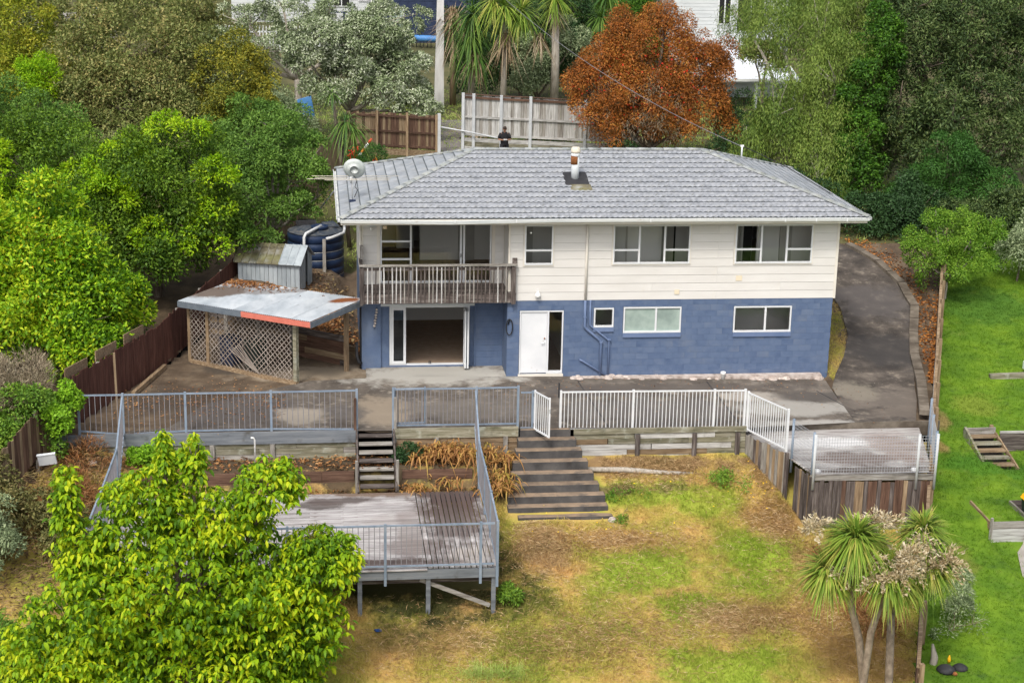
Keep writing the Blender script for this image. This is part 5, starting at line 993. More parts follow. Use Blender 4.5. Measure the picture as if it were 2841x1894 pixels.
plant('broadleaf_tree', 'deep green rounded tree with lime green new growth above the shed', 'tree', (-7.6, 8.0, hL(0, 8)), [((-7.2, 7.4, 4.9), (2.5, 2.2, 2.1)), ((-8.6, 7.8, 4.4), (1.8, 1.8, 2.0)), ((-6.3, 7.2, 3.2), (1.9, 1.8, 1.5)), ((-7.6, 6.4, 2.7), (1.9, 1.6, 1.4)), ((-9.3, 6.6, 3.0), (1.5, 1.5, 1.5))], 30000, (.14, .065), 'mid_leaf', r0=.22, seed=3, group=G_, clump=.34, gap=.25, droop=.25, flat=.3,
      extra=[('new_growth', 'lime_leaf', [((-8.7, 7.0, 5.6), (1.0, .9, 1.0)), ((-5.4, 6.6, 4.7), (.65, .8, 1.5)), ((-9.0, 6.2, 4.6), (.9, .8, .7)), ((-5.9, 6.2, 3.3), (.8, .7, .8)), ((-6.9, 6.8, 6.9), (1.2, .8, .3)), ((-9.5, 5.8, 3.1), (.5, .5, .9)), ((-7.6, 5.6, 3.3), (.6, .5, .8))], 5200, (.14, .06), dict(clump=.26, gap=.3, inner=0))])
plant('broadleaf_tree', 'deep green tree with a lime flushed left side behind the glossy tree', 'tree', (-11.8, 10, hL(0, 10)), [((-11.6, 9.8, 4.7), (2.2, 2.0, 2.4)), ((-13.2, 10, 4.2), (2.2, 2, 2.6)), ((-10.4, 9.4, 3.8), (1.6, 1.6, 1.9)), ((-12.4, 8.5, 2.6), (2.2, 1.8, 2))], 22000, (.14, .065), 'mid_leaf', r0=.2, seed=4, group=G_, clump=.34, gap=.2, flat=.3,
      extra=[('new_growth', 'lime_leaf', [((-13.0, 8.4, 5.0), (1.1, .9, 1.3)), ((-12.6, 8.0, 3.6), (.7, .6, .8)), ((-10.3, 8.4, 5.2), (.6, .6, .6))], 3000, (.14, .06), dict(clump=.26, gap=.3, inner=0))])
plant('airy_tree', 'open branched light green tree with pale limbs left of the water tank', 'tree', (-3.7, 12, 1.4), [((-4.0, 12, 5.2), (1.2, 1.2, .8)), ((-3.0, 12, 4.3), (1.3, 1.2, .9)), ((-4.6, 11.5, 3.9), (1.1, 1.1, .9)), ((-2.3, 12.4, 5.0), (1.0, 1, .7)), ((-2.9, 11.4, 3.2), (1.3, 1.0, .7)), ((-4.3, 11, 2.8), (1.2, 1, .8)), ((-3.6, 12.5, 6.2), (.8, .8, .5)), ((-2.0, 12.6, 3.6), (1.1, .9, .8)), ((-3.4, 13, 4.9), (1.4, 1.1, .8)), ((-4.8, 12, 5.0), (1, 1, .8))], 18000, (.13, .055), 'airy_leaf', 'pale_bark', .12, 5, G_, clump=.3, gap=.75, inner=.1, flat=.5, fork=.3, twigs=4)
plant('olive_tree', 'big olive brown rounded tree at the upper left', 'tree', (-9.2, 22.4, hU(-9, 22)), [((-9.4, 22.4, 8.0), (2.9, 2.5, 2.3)), ((-11.6, 22, 7.0), (2.0, 2, 2.0)), ((-7.4, 21.6, 7.2), (2.1, 2, 2.0)), ((-9.6, 20.6, 6.0), (3.4, 2, 1.7)), ((-7.8, 20, 5.2), (2.0, 1.8, 1.4)), ((-11.8, 20.4, 5.6), (1.6, 1.6, 1.6))], 34000, (.15, .07), 'olive_leaf', r0=.3, seed=6, group=G_, clump=.36, gap=.2, droop=.05)
plant('olive_tree', 'golden olive bushy tree between the big olive tree and the silver tree', 'tree', (-5.6, 20, hU(-5.6, 20)), [((-5.6, 20, 6.6), (1.6, 1.5, 1.8)), ((-4.6, 20, 5.6), (1.3, 1.3, 1.4)), ((-6.4, 19.4, 5.2), (1.3, 1.3, 1.3)), ((-5.3, 20.4, 8.0), (.7, .7, .9)), ((-4.2, 20.4, 7.2), (.6, .6, .9))], 16000, (.13, .055), 'gold_leaf', r0=.16, seed=7, group=G_, clump=.27, gap=.3)
plant('broadleaf_tree', 'yellow green tree in the top left corner', 'tree', (-14.6, 24, hL(0, 24)), [((-14.9, 24, 8.2), (2.0, 2, 2.4)), ((-13.8, 23.6, 7.0), (1.5, 1.5, 1.7)), ((-15.6, 23, 6.2), (2.0, 1.6, 1.6))], 15000, (.14, .07), 'yellowgreen_leaf', r0=.18, seed=8, group=G_, clump=.3, gap=.3)
plant('shrub', 'small vivid lime shrub below the yellow green corner tree', 'shrub', (-13.2, 19.6, hL(0, 19.6)), [((-13.2, 19.6, 7.4), (.75, .7, .7)), ((-13.4, 19.4, 6.6), (.7, .6, .7))], 3200, (.12, .05), 'lime_leaf', r0=.06, seed=9, group=G_, clump=.22, fork=.7)
plant('broadleaf_tree', 'dull green bushy tree at the left edge below the corner tree', 'tree', (-13.6, 15, hL(0, 15)), [((-13.2, 14.8, 5.7), (1.8, 1.6, 1.5)), ((-14.8, 15.2, 6.0), (1.6, 1.6, 1.6)), ((-11.6, 14.6, 5.4), (1.3, 1.3, 1.1))], 12000, (.13, .06), 'airy_leaf', r0=.15, seed=10, group=G_, clump=.3, gap=.25)
plant('leafy_shrub', 'dense mid green shrubs between the airy tree and the tan fence', 'shrub', (-3.9, 15.5, 1.8), [((-4.4, 15, 3.3), (1.7, 1.2, 1.5)), ((-5.8, 16, 4.0), (1.6, 1.3, 1.8)), ((-3.4, 18, 5.0), (1.2, 1.1, 1.5)), ((-4.6, 18, 5.2), (1.3, 1.2, 1.4))], 15000, (.13, .06), 'airy_leaf', r0=.08, seed=48, group=G_, clump=.28, gap=.15, fork=.2)
plant('silver_tree', 'silver leaved spreading tree with bare grey limbs left of the pole', 'tree', (-.6, 31, 3.1), [((-2.3, 30, 7.1), (1.7, 1.5, 1.3)), ((-1.3, 29.6, 5.6), (1.4, 1.2, 1.0)), ((.8, 31, 6.6), (1.7, 1.5, .9)), ((2.2, 31, 5.6), (1.5, 1.3, .9)), ((2.9, 29, 4.7), (1.0, .9, .8)), ((.3, 31, 7.7), (1.8, 1.3, .9)), ((1.2, 29, 5.2), (1.1, 1, .7)), ((-1.6, 30, 7.6), (2.1, 1.6, 1.2)), ((1.0, 31, 8.0), (2.1, 1.6, 1.0)), ((2.3, 30.5, 6.3), (1.4, 1.3, .8)), ((-.3, 30, 6.4), (1.3, 1.2, .8))], 30000, (.17, .065), 'silver_leaf', 'pale_bark', .2, 11, None, clump=.25, gap=.8, inner=.1, flat=.3, fork=.35, twigs=4)
plant('leafy_shrub', 'grey green bushes in front of the blue tarpaulin below the silver tree', 'shrub', (-3.6, 30, 3.1), [((-4.2, 29, 4.6), (1.4, 1.1, 1.3)), ((-3.2, 28, 4.0), (1.0, .9, .8)), ((-5.6, 30, 5.4), (1.4, 1.2, 1.5))], 11000, (.14, .05), 'grey_green_leaf', r0=.08, seed=49, group=G_, clump=.28, gap=.35, fork=.2)
plant('broadleaf_tree', 'tall olive green trees along the top edge left of the white house', 'tree', (-13, 48, 3.2), [((-15.6, 47, 6.6), (2.0, 1.5, 2.0)), ((-12.2, 48, 7.6), (2.2, 1.6, 1.9)), ((-9.2, 46, 7.2), (1.9, 1.5, 1.8)), ((-17.8, 44, 7.0), (2.0, 1.6, 2.4)), ((-7.4, 48, 6.2), (1.7, 1.4, 1.6))], 24000, (.19, .08), 'olive_leaf', r0=.25, seed=50, group=G_, clump=.36, gap=.35)
plant('silver_tree', 'pale sparse silver tree with bare crooked branches at the top edge', 'tree', (-2.8, 38, 3.1), [((-1.4, 37, 8.4), (1.6, 1.4, .8)), ((1.8, 37, 8.2), (2.0, 1.4, .8)), ((-5.4, 39, 7.8), (2.0, 1.4, .9)), ((-3.6, 38, 8.8), (1.4, 1.2, .7)), ((-4.4, 37, 6.6), (1.6, 1.3, .8)), ((-6.8, 38, 6.6), (1.3, 1.2, .9))], 13000, (.15, .055), 'silver_leaf', 'pale_bark', .24, 12, None, clump=.28, gap=.85, inner=.1, flat=.3, fork=.4, twigs=5)
R1 = 'evergreen trees behind the right corner'
plant('red_bush', 'large rust red bush with scarlet flowers behind the roof', 'bush', (13.1, 23.6, 2.5), [((12.9, 24, 7.5), (2.3, 2.2, 2.1)), ((11.2, 23.6, 6.2), (1.8, 1.7, 2.1)), ((14.9, 23.8, 6.8), (1.8, 1.8, 2.2)), ((12.6, 22.8, 5.9), (2.2, 1.6, 1.4)), ((15.2, 22.8, 5.2), (1.6, 1.5, 1.5)), ((11.0, 23, 4.7), (1.2, 1.2, 1.2)), ((13.8, 24.2, 9.3), (1.0, .9, .6)), ((12.0, 24, 9.1), (.9, .9, .6)), ((16.2, 23.8, 7.6), (.8, .8, .9)), ((9.9, 23.4, 6.8), (.7, .7, .8)), ((13.2, 23, 4.6), (1.0, .8, .7))], 64000, (.125, .044), 'red_leaf', r0=.22, seed=13, clump=.30, gap=.05, wob=.07, droop=.5, zs=1.3,
      extra=[('flowers', 'red_flower', [((11.2, 23.2, 5.8), (2.0, 1.8, 2.2)), ((13.4, 23.2, 6.6), (3.0, 2.2, 2.5))], 420, (.10, .07), dict(per=6, clump=.12, inner=0, zs=1.)), ('dry_twigs', 'twig', [((12.8, 23.2, 5.4), (2.8, 1.8, 2.2))], 5000, (.22, .015), dict(per=6, clump=.3, droop=.9))], fork=.25)
plant('weeping_tree', 'light green weeping tree with pale bare branches behind the roof corner', 'tree', (20.2, 20.5, 2.4), [((20.4, 22, 9.0), (2.6, 2.2, 2.0)), ((18.6, 22, 8.8), (1.6, 1.6, 1.4)), ((21.4, 21, 7.4), (1.9, 1.8, 2.2)), ((18.6, 19, 5.6), (1.6, 1.5, 1.5)), ((19.6, 18, 4.6), (1.8, 1.6, 1.6)), ((17.6, 18.4, 4.8), (1.2, 1.2, 1.4)), ((19.0, 16.6, 3.6), (1.6, 1.3, 1.2)), ((20.4, 20, 6.0), (1.7, 1.6, 1.8)), ((18.5, 27.5, 8.9), (1.3, 1.2, 1.3)), ((19.8, 25, 9.6), (1.9, 1.5, 1.4)), ((22.0, 22, 8.4), (1.8, 1.6, 2.2)), ((16.4, 18.4, 4.2), (.9, .9, 1.6)), ((17.4, 18, 6.2), (1.2, 1.1, 1.6)), ((20.3, 19, 7.4), (1.6, 1.4, 1.6))], 58000, (.15, .034), 'weep_leaf', 'pale_bark', .22, 14, R1, clump=.33, gap=.12, droop=1.3, zs=1.9, twigs=4)
plant('ivy_tree', 'vivid mid green ivy clad tree right of the weeping tree', 'tree', (21.3, 18, 2.3), [((21.2, 18, 6.6), (1.0, 1.0, 1.8)), ((20.9, 17.4, 4.8), (1.1, 1.1, 1.6)), ((20.6, 17, 3.4), (1.1, 1, 1.0)), ((21.9, 18.4, 9.0), (1.0, 1, 1.4))], 14000, (.13, .07), 'ivy_leaf', 'bark', .18, 15, R1, clump=.26, gap=.25, droop=.5)
plant('dark_tree', 'very dark broad evergreen tree filling the upper right corner', 'tree', (25.8, 20, 2.8), [((26.4, 19.6, 9.0), (2.5, 2.2, 2.3)), ((24.2, 20.2, 8.2), (2.0, 2, 2.6)), ((27.6, 18.4, 6.8), (2.3, 2, 2.2)), ((25.0, 17.6, 6.0), (1.8, 1.6, 1.4)), ((27.0, 16.4, 4.8), (2.0, 1.6, 1.6)), ((24.2, 16.6, 4.4), (1.6, 1.4, 1.4)), ((23.0, 19, 5.8), (1.5, 1.5, 2.4)), ((28.6, 20, 9.8), (2.2, 2, 2)), ((24.0, 22, 10.2), (2, 1.8, 1.8)), ((22.6, 20, 4.2), (1.3, 1.2, 1.8))], 46000, (.20, .06), 'dark_leaf', 'bark', .34, 16, R1, clump=.34, gap=.3, droop=.3, per=12)
plant('dark_tree', 'dark green feathery tree low in front of the evergreen at right', 'tree', (23.4, 14, 1.9), [((23.6, 14, 4.4), (1.3, 1.2, 1.6)), ((22.8, 14.6, 3.2), (1.4, 1.2, 1.1)), ((25, 13.6, 3.4), (1.4, 1.2, 1.1))], 13000, (.13, .045), 'fern_leaf', 'bark', .12, 17, R1, clump=.28, gap=.3, droop=.7, flat=.3)
plant('dark_shrub', 'dark shady undergrowth between the driveway and the weeping tree', 'shrub', (18.8, 12.6, 2.2), [((19.2, 11.6, 2.75), (1.4, 1.0, .9)), ((17.4, 12.6, 3.0), (1.6, 1.0, .9)), ((20.8, 11.6, 2.6), (1.1, 1.0, 1.2)), ((16.2, 14, 3.3), (1.5, 1.1, 1.0)), ((21.8, 12.4, 3.0), (1.2, 1, 1.4))], 18000, (.12, .055), 'hedge_leaf', 'bark', .06, 18, R1, clump=.26, gap=.15, fork=.2)
plant('dark_shrub', 'dark bushes along the top of the green lawn at right', 'shrub', (24, 11.5, 1.6), [((23.2, 11.5, 2.6), (1.4, 1.0, 1.1)), ((25.0, 11.2, 2.8), (1.5, 1.0, 1.2)), ((26.6, 11, 2.6), (1.3, 1, 1.3))], 13000, (.13, .055), 'dark_leaf', 'bark', .07, 19, R1, clump=.28, gap=.2, fork=.2)
plant('young_tree', 'small fresh light green tree standing on the neighbour lawn by the fence', 'tree', (21.0, 6.6, hN(21, 6.6)), [((20.9, 6.6, 3.3), (1.1, 1.0, .9)), ((20.1, 6.4, 2.5), (1.0, .9, .8)), ((21.8, 6.6, 2.7), (1.1, 1, .9)), ((21.0, 6.0, 1.9), (1.1, .9, .6)), ((21.9, 6.4, 3.6), (.5, .5, .6)), ((20.3, 6.4, 3.7), (.4, .4, .5)), ((19.5, 6.3, 3.0), (.5, .5, .4)), ((22.6, 6.5, 3.3), (.5, .5, .5))], 13000, (.10, .038), 'fresh_leaf', 'pale_bark', .07, 20, None, clump=.15, gap=.75, wob=.5, inner=.25, droop=.5, fork=.3, twigs=4)
plant('grey_shrub', 'small greyish shrub at the right edge of the green lawn', 'shrub', (24.4, 8.2, 1.0), [((24.4, 8, 2.3), (.7, .7, 1.2)), ((25.2, 8.4, 2.6), (.8, .7, 1.3))], 5000, (.12, .05), 'grey_green_leaf', 'bark', .05, 21, None, clump=.24, gap=.4, fork=.3)
plant('silver_shrub', 'wispy silver green shrub on the lawn slope beside the lower fence', 'shrub', (13.75, -14.0, hN(13.75, -14.0)), [((13.75, -14.0, -1.95), (.5, .45, .75)), ((14.1, -14.3, -2.15), (.55, .5, .5)), ((13.5, -14.3, -2.3), (.4, .4, .4)), ((13.9, -13.6, -1.3), (.3, .3, .5))], 2600, (.09, .024), 'grey_green_leaf', 'twig', .025, 22, None, clump=.18, gap=1.0, droop=.1, fork=.2, twigs=9, wob=.4)
# undergrowth at the left edge
U_ = 'bushes in the left undergrowth'
plant('scrub_bush', 'grey brown twiggy bush at the left edge beside the fence', 'bush', (-10.4, -4.8, -.3), [((-10.5, -5.0, 1.7), (.8, .7, 1.0)), ((-11.2, -5, 1.2), (.8, .7, 1.0))], 5200, (.18, .016), 'twig', 'pale_bark', .05, 23, U_, clump=.3, gap=.4, droop=-.4, fork=.1, twigs=7)
plant('scrub_bush', 'mid green vine covered bush against the end of the fence', 'bush', (-10.0, -6, -.6), [((-10.0, -6, .9), (.9, .8, .8)), ((-9.5, -5.6, .3), (.6, .6, .9)), ((-10.8, -6.2, .2), (.8, .7, .9))], 8000, (.10, .055), 'scrub_green', 'bark', .04, 24, U_, clump=.22, gap=.4, fork=.2)
plant('scrub_bush', 'dull olive bush on the brown slope at the left edge', 'bush', (-9.8, -9.2, -1.5), [((-9.7, -9.0, -.8), (1.0, .8, .9)), ((-10.6, -8.4, -.3), (.8, .8, .9)), ((-8.9, -9.4, -1.2), (.7, .7, .6))], 8000, (.12, .045), 'scrub_leaf', 'bark', .04, 25, U_, clump=.22, gap=.4, fork=.2)
plant('scrub_bush', 'pale grey green bush at the left edge of the slope', 'bush', (-10.3, -10.4, -1.9), [((-10.1, -10.3, -.7), (.6, .6, .7)), ((-10.6, -10.6, -1.1), (.6, .6, .7))], 4200, (.11, .035), 'grey_green_leaf', 'bark', .03, 26, U_, clump=.2, gap=.3, fork=.2)
plant('fern_bush', 'bright feathery green bush in the bottom left corner', 'bush', (-9.4, -14, -3.2), [((-9.3, -14, -2.3), (.9, .8, .8)), ((-8.6, -14.6, -2.9), (.8, .7, .7)), ((-10.2, -13.6, -2.3), (.8, .7, .8))], 10000, (.12, .035), 'scrub_green', 'bark', .03, 27, U_, clump=.22, gap=.3, droop=.5, fork=.2, flat=.4)
plant('vine', 'yellow green vine climbing over the fence end beside the undergrowth', 'vine', (-9.0, -5.6, .2), [((-9.0, -5.3, 1.15), (.28, .3, .6)), ((-9.25, -6.1, .7), (.3, .3, .5))], 1800, (.10, .075), 'vine_leaf', 'bark', .02, 28, None, clump=.14, gap=.3, fork=.3)
plant('low_shrub', 'green trailing plant at the foot of the beam by the left railing', 'shrub', (-6.9, -5.7, -.72), [((-6.9, -5.7, -.5), (.5, .3, .3)), ((-6.1, -5.8, -.55), (.5, .3, .25))], 2200, (.08, .055), 'vine_leaf', 'bark', .02, 29, None, clump=.12, gap=.2, fork=.2)
plant('low_shrub', 'dark green shrub below the fence right of the wooden steps', 'shrub', (.55, -5.7, -.72), [((.5, -5.75, -.55), (.38, .25, .22))], 800, (.08, .045), 'hedge_leaf', 'bark', .02, 30, None, clump=.14, gap=.3, fork=.2)
plant('brown_brush', 'heap of dry brown brushwood below the left end of the fence', 'brushwood', (-8.5, -6.2, -.9), [((-8.5, -6.1, -.55), (.9, .5, .5)), ((-8.2, -7.2, -.9), (.8, .7, .5)), ((-9.0, -7.6, -1.1), (.9, .7, .4))], 4500, (.22, .018), 'litter_leaf', 'bark', .02, 31, None, clump=.25, gap=.1, fork=.2, droop=-.2, twigs=6)
plant('dry_shrub', 'thin dry yellow brown shrub rising beside the front rail of the deck', 'shrub', (-2.6, -12.9, -2.6), [((-2.4, -12.9, -1.0), (.55, .4, .9)), ((-2.0, -12.9, -.4), (.4, .3, .5))], 2200, (.075, .03), 'gold_leaf', 'twig', .03, 32, None, clump=.16, gap=.7, fork=.2, twigs=6)
plant('debris_heap', 'heap of dry pruned branches at the foot of the right boundary fence', 'brushwood', (11.6, -12.6, -2.5), [((11.9, -11.6, -2.1), (.9, .6, .4)), ((12.2, -13.2, -2.4), (.7, .6, .4))], 3200, (.25, .016), 'litter_leaf', 'twig', .025, 33, None, clump=.25, gap=.2, fork=.2, droop=-.1, twigs=6)
rngF = np.random.default_rng(90)
# foreground tree with big drooping leaves: rosettes at the twig ends
def cherimoya():
    t = thing('big_leaved_tree', 'lime green tree with large drooping leaves in front of the deck', 'tree', (-5.1, -15.5, -3.1))
    blobs = [((-5.1, -15.5, .1), (2.6, 2.0, 1.6)), ((-7.0, -15.5, -1.1), (1.9, 1.6, 1.5)), ((-3.5, -15.5, -.9), (1.9, 1.6, 1.5)), ((-2.2, -15.4, .35), (1.0, 1.0, .9)), ((-5.2, -15.8, -1.9), (3.0, 1.6, 1.3)), ((-7.9, -15.5, -1.9), (1.4, 1.2, 1.0)), ((-7.6, -15.5, 2.0), (.32, .4, .95)), ((-7.3, -15.5, .7), (.7, .7, .9)), ((-5.9, -15.3, 1.9), (1.0, .9, .8)), ((-4.5, -15.4, 1.5), (1.4, 1.1, .75)), ((-5.45, -15.3, 3.0), (.2, .3, .65)), ((-4.8, -15.3, 2.8), (.3, .4, .65)), ((-3.1, -15.3, 2.2), (.85, .8, .75)), ((-3.3, -15.5, -2.1), (1.5, 1.2, 1.0)), ((-1.75, -15.5, .5), (.7, .6, .6)), ((-2.2, -15.5, -1.0), (.8, .8, .9))]
    trunk_mb(rngF, (-5.1, -15.5, -3.1), blobs, .14, .35, 4).build('trunk', 'bark', t, True)
    B = np.array([b[0] for b in blobs]); Rr = np.array([b[1] for b in blobs]); n = 7000; area = (Rr ** 2).sum(1) ** .85; bi = rngF.choice(len(B), n, p=area / area.sum())
    d = rdir(rngF, n, -.7, 1); r = 1 - .55 * rngF.random(n) ** 1.5; q = B[bi] + d * Rr[bi]; r *= 1 + .14 * lump(q * 1.6); C = B[bi] + d * Rr[bi] * r[:, None]; C = C[lump(C * 2.0 + 3) > -.80]
    P, A, N, Ln, W = [], [], [], [], []
    for c in C:
        k = rngF.integers(6, 11); a = rngF.uniform(0, 6.28) + np.arange(k) * 2 * np.pi / k + rngF.normal(0, .25, k); el = rngF.uniform(-.95, .05, k)
        ax = np.stack([np.cos(a) * np.cos(el), np.sin(a) * np.cos(el), np.sin(el)], 1); P.append(c + ax * .02 + rngF.normal(0, .03, (k, 3))); A.append(ax); N.append(np.stack([np.cos(a) * .55, np.sin(a) * .55, np.full(k, .85)], 1) + rngF.normal(0, .15, (k, 3))); s = rngF.uniform(.75, 1.2); Ln.append(rngF.uniform(.12, .21, k) * s); W.append(rngF.uniform(.055, .092, k) * s)
    P, A, N, Ln, W = map(np.concatenate, (P, A, N, Ln, W))
    front = np.argsort(P[:, 1] - .55 * P[:, 2])[:1600]; pick = rngF.choice(front, 300, replace=False); mask = np.ones(len(P), bool); mask[pick] = False
    V, F = big_leaves(P[mask], A[mask], N[mask], Ln[mask], W[mask]); np_mesh('foliage', V, F, 'cherimoya_leaf', t, 'stuff')
    mes = []
    for s in range(12):
        V, F = big_leaves(np.zeros((1, 3)), np.array([[1., 0, 0]]), np.array([[0, 0, 1.]]), np.array([.135 + .006 * s]), np.array([.06 + .002 * s])); me = bpy.data.meshes.new('leaf'); me.from_pydata([tuple(v) for v in V], [], [tuple(int(i) for i in f) for f in list(F[0]) + list(F[1])]); me.update(); me.materials.append(MATS['cherimoya_leaf']); mes.append(me)
    for j, i in enumerate(pick):
        a = Vector(A[i]).normalized(); nn = Vector(N[i]); s = nn.cross(a).normalized(); nn = a.cross(s)
        link('leaf', mes[j % 12], t, P[i], Matrix((a, s, nn)).transposed().to_euler())
cherimoya()
# sword leaved trees
def sword_head(c, rng, n, L, W, droop, zlo, mat, parent, name='leaf_head', spread=.1):
    d = rdir(rng, n, zlo, 1); P = np.array(c) + d * spread; V, F = straps(P, d + rng.normal(0, .08, d.shape), L * rng.uniform(.7, 1.15, n), W, droop * rng.uniform(.5, 1.4, n)); return np_mesh(name, V, F, mat, parent, 'stuff')
def panicle(c, rng, n, r, parent):
    n = int(n * 1.9); nb = 24; bd = rdir(rng, nb, -.5, 1); i = rng.integers(0, nb, n); f = rng.random(n) ** .7; r = np.array(r) * 1.3
    P = np.array(c) + bd[i] * f[:, None] * r * (.5 + .7 * ((np.arange(nb) * 7 % 5) / 4.))[i][:, None] + rng.normal(0, .035, (n, 3)); P[:, 2] -= .25 * (f ** 2) * r[2]
    d = bd[i] + rng.normal(0, .6, (n, 3)); V, F = leaf_quads(P, d, rdir(rng, n), .11 * rng.uniform(.5, 1.3, n), .034); return np_mesh('flower_panicle', V, F, 'panicle', parent, 'stuff')
rs = np.random.default_rng(91)
def cabbage_tree(label, base, path, heads, flowers, rr=.115):
    t = thing('cabbage_tree', label, 'tree', base, 'cabbage trees in the right foreground'); m = MB()
    for p, ra, rb in path: m.tube(p, list(np.linspace(ra * .82, rb * .82, len(p))), 9)
    m.build('trunk', 'cabbage_bark', t, True)
    for c, n, L in heads: sword_head(c, rs, int(n * 2.0), L, .058, .48, -.75, 'sword_leaf', t); sword_head((c[0], c[1], c[2] - .1), rs, n // 4, L * .9, .05, .8, -.95, 'dry_frond' if n % 2 else 'sword_leaf', t, 'skirt')
    for c, n, r in flowers: panicle(c, rs, n, r, t)
cabbage_tree('cabbage tree with a single bare trunk and upright green head, leftmost of three', (10.4, -17, -3.4), [([(10.45, -17, -3.6), (10.42, -17, -2.4), (10.22, -17, -1.2), (9.95, -17, -.3), (9.98, -17, .4), (9.93, -17, 1.1)], .125, .09), ([(9.95, -17, -.32), (9.62, -17, .0), (9.35, -17, .35)], .07, .05)], [((9.93, -17.05, 1.3), 380, .85), ((9.35, -17, .55), 240, .68), ((10.35, -16.9, 1.0), 200, .75)], [((8.98, -16.9, 1.55), 360, (.32, .25, .32)), ((9.7, -17.35, .65), 320, (.32, .25, .32)), ((10.5, -16.8, 1.6), 380, (.42, .3, .25)), ((10.2, -17.5, 1.0), 260, (.3, .22, .3))])
cabbage_tree('cabbage tree with a leaning trunk behind pale flower sprays, middle of three', (10.3, -17.3, -3.5), [([(10.2, -17.3, -3.6), (10.3, -17.3, -2.2), (10.38, -17.3, -.9), (10.6, -17.3, 0), (10.65, -17.3, .5)], .12, .085)], [((10.6, -17.4, .65), 320, .75)], [((10.35, -17.75, .6), 560, (.38, .25, .34)), ((10.98, -17.6, 1.0), 720, (.46, .3, .5)), ((11.0, -17.2, .35), 400, (.4, .3, .35)), ((10.75, -17.95, .75), 420, (.36, .22, .36))])
cabbage_tree('cabbage tree with a forked trunk and drooping flower head, rightmost of three', (11.15, -16.7, -3.4), [([(11.2, -16.7, -3.6), (11.14, -16.7, -2.5), (11.05, -16.7, -.7)], .13, .11), ([(11.05, -16.7, -.75), (10.9, -16.7, -.3), (10.7, -16.7, .15)], .09, .07), ([(11.05, -16.7, -.75), (11.25, -16.7, -.1), (11.6, -16.65, .3), (11.8, -16.6, .45)], .09, .07)], [((11.85, -16.6, .5), 360, .72), ((11.75, -16.4, 1.15), 260, .75), ((11.2, -16.8, .3), 220, .68)], [((11.85, -17.0, .45), 760, (.46, .3, .5)), ((11.6, -16.9, 1.1), 260, (.3, .3, .3)), ((12.1, -17.1, .75), 420, (.34, .25, .42))])
def yucca(label, base, top, heads, mat='sword_leaf', dead=(), cat='tree', name='yucca', r=.16, grp='spiky yucca trees behind the grey fence', seed=0, W=.075, droop=.5, zlo=-.9, bark='pale_bark'):
    g = np.random.default_rng(200 + seed); t = thing(name, label, cat, base, grp); m = MB(); m.tube([base, tuple((np.array(base) + np.array(top)) / 2 + np.array([.05, 0, 0])), top], [r * 1.15, r, r * .8], 8); m.build('trunk', bark, t, True)
    for c, n, L in heads: sword_head(c, g, n, L, W, droop, zlo, mat, t)
    for c, n, L in dead: d = nrm(rdir(g, n, -1, -.6)); V, F = straps(np.array(c) + g.normal(0, .12, (n, 3)), d, L * g.uniform(.6, 1.2, n), .06, .2); np_mesh('dead_leaves', V, F, 'dry_frond', t, 'stuff')
yucca('dark green yucca with a long hanging leaf skirt, left of the pair by the pole', (6.3, 38.5, 3.1), (6.3, 38.3, 8.2), [((6.3, 38, 8.4), 190, 1.9), ((6.25, 37.9, 7.2), 150, 1.7), ((6.5, 37.8, 6.2), 120, 1.4)], 'sword_dark', [((6.5, 37.6, 6.3), 60, 1.5)], seed=1, droop=.75)
yucca('bright green yucca with tan hanging dead leaves above the grey fence', (7.9, 37.3, 3.1), (7.9, 37.2, 8.8), [((7.9, 37, 8.9), 220, 1.6), ((8.8, 37, 8.7), 170, 1.5), ((7.3, 37, 9.2), 140, 1.4)], 'sword_leaf', [((7.95, 37, 7.5), 90, 2.0), ((9.8, 37.2, 7.4), 40, 1.4)], seed=2)
yucca('tall slim trunked yucca left of the red bush', (11.05, 40, 3.1), (11.0, 40, 8.8), [((11.0, 40, 9.2), 170, 1.2), ((10.8, 40, 8.6), 60, 1.2)], 'sword_leaf', [((11, 39.9, 8.4), 40, 1.2)], seed=3, r=.22)
yucca('small dark yucca head above the left shoulder of the red bush', (14.2, 44, 3.1), (14.2, 44, 7.4), [((14.2, 44, 7.8), 200, 1.1), ((14.6, 44.2, 9.2), 150, 1.3)], 'sword_dark', seed=4)
yucca('shaggy brown palm standing beside the power pole', (5.6, 41.6, 3.1), (5.5, 41.4, 7.0), [((5.5, 41.2, 7.6), 110, 1.7)], 'dry_frond', [((5.5, 41.1, 8.4), 90, 1.7), ((5.55, 41, 6.6), 40, 1.2)], name='palm', grp=None, seed=5, zlo=-.7, droop=.3, bark='olive_bark' if 'olive_bark' in MATS else 'tan_wood_z')
yucca('dark drooping cabbage palm left of the dish', (-1.1, 14.6, 1.6), (-.95, 13.2, 6.2), [((-.85, 13, 6.3), 120, 1.2), ((-.6, 12.9, 5.9), 60, 1.0)], 'sword_dark', name='cabbage_palm', grp=None, seed=6, r=.11, droop=.95, zlo=-.6, W=.05, bark='bark')
yucca('thin bare trunked palm leaning beside the left end of the roof', (-.75, 12.6, 1.5), (-1.35, 13, 7.3), [((-1.4, 13, 7.4), 50, .7)], 'sword_dark', name='cabbage_palm', grp=None, seed=7, r=.08, W=.05, bark='bark')
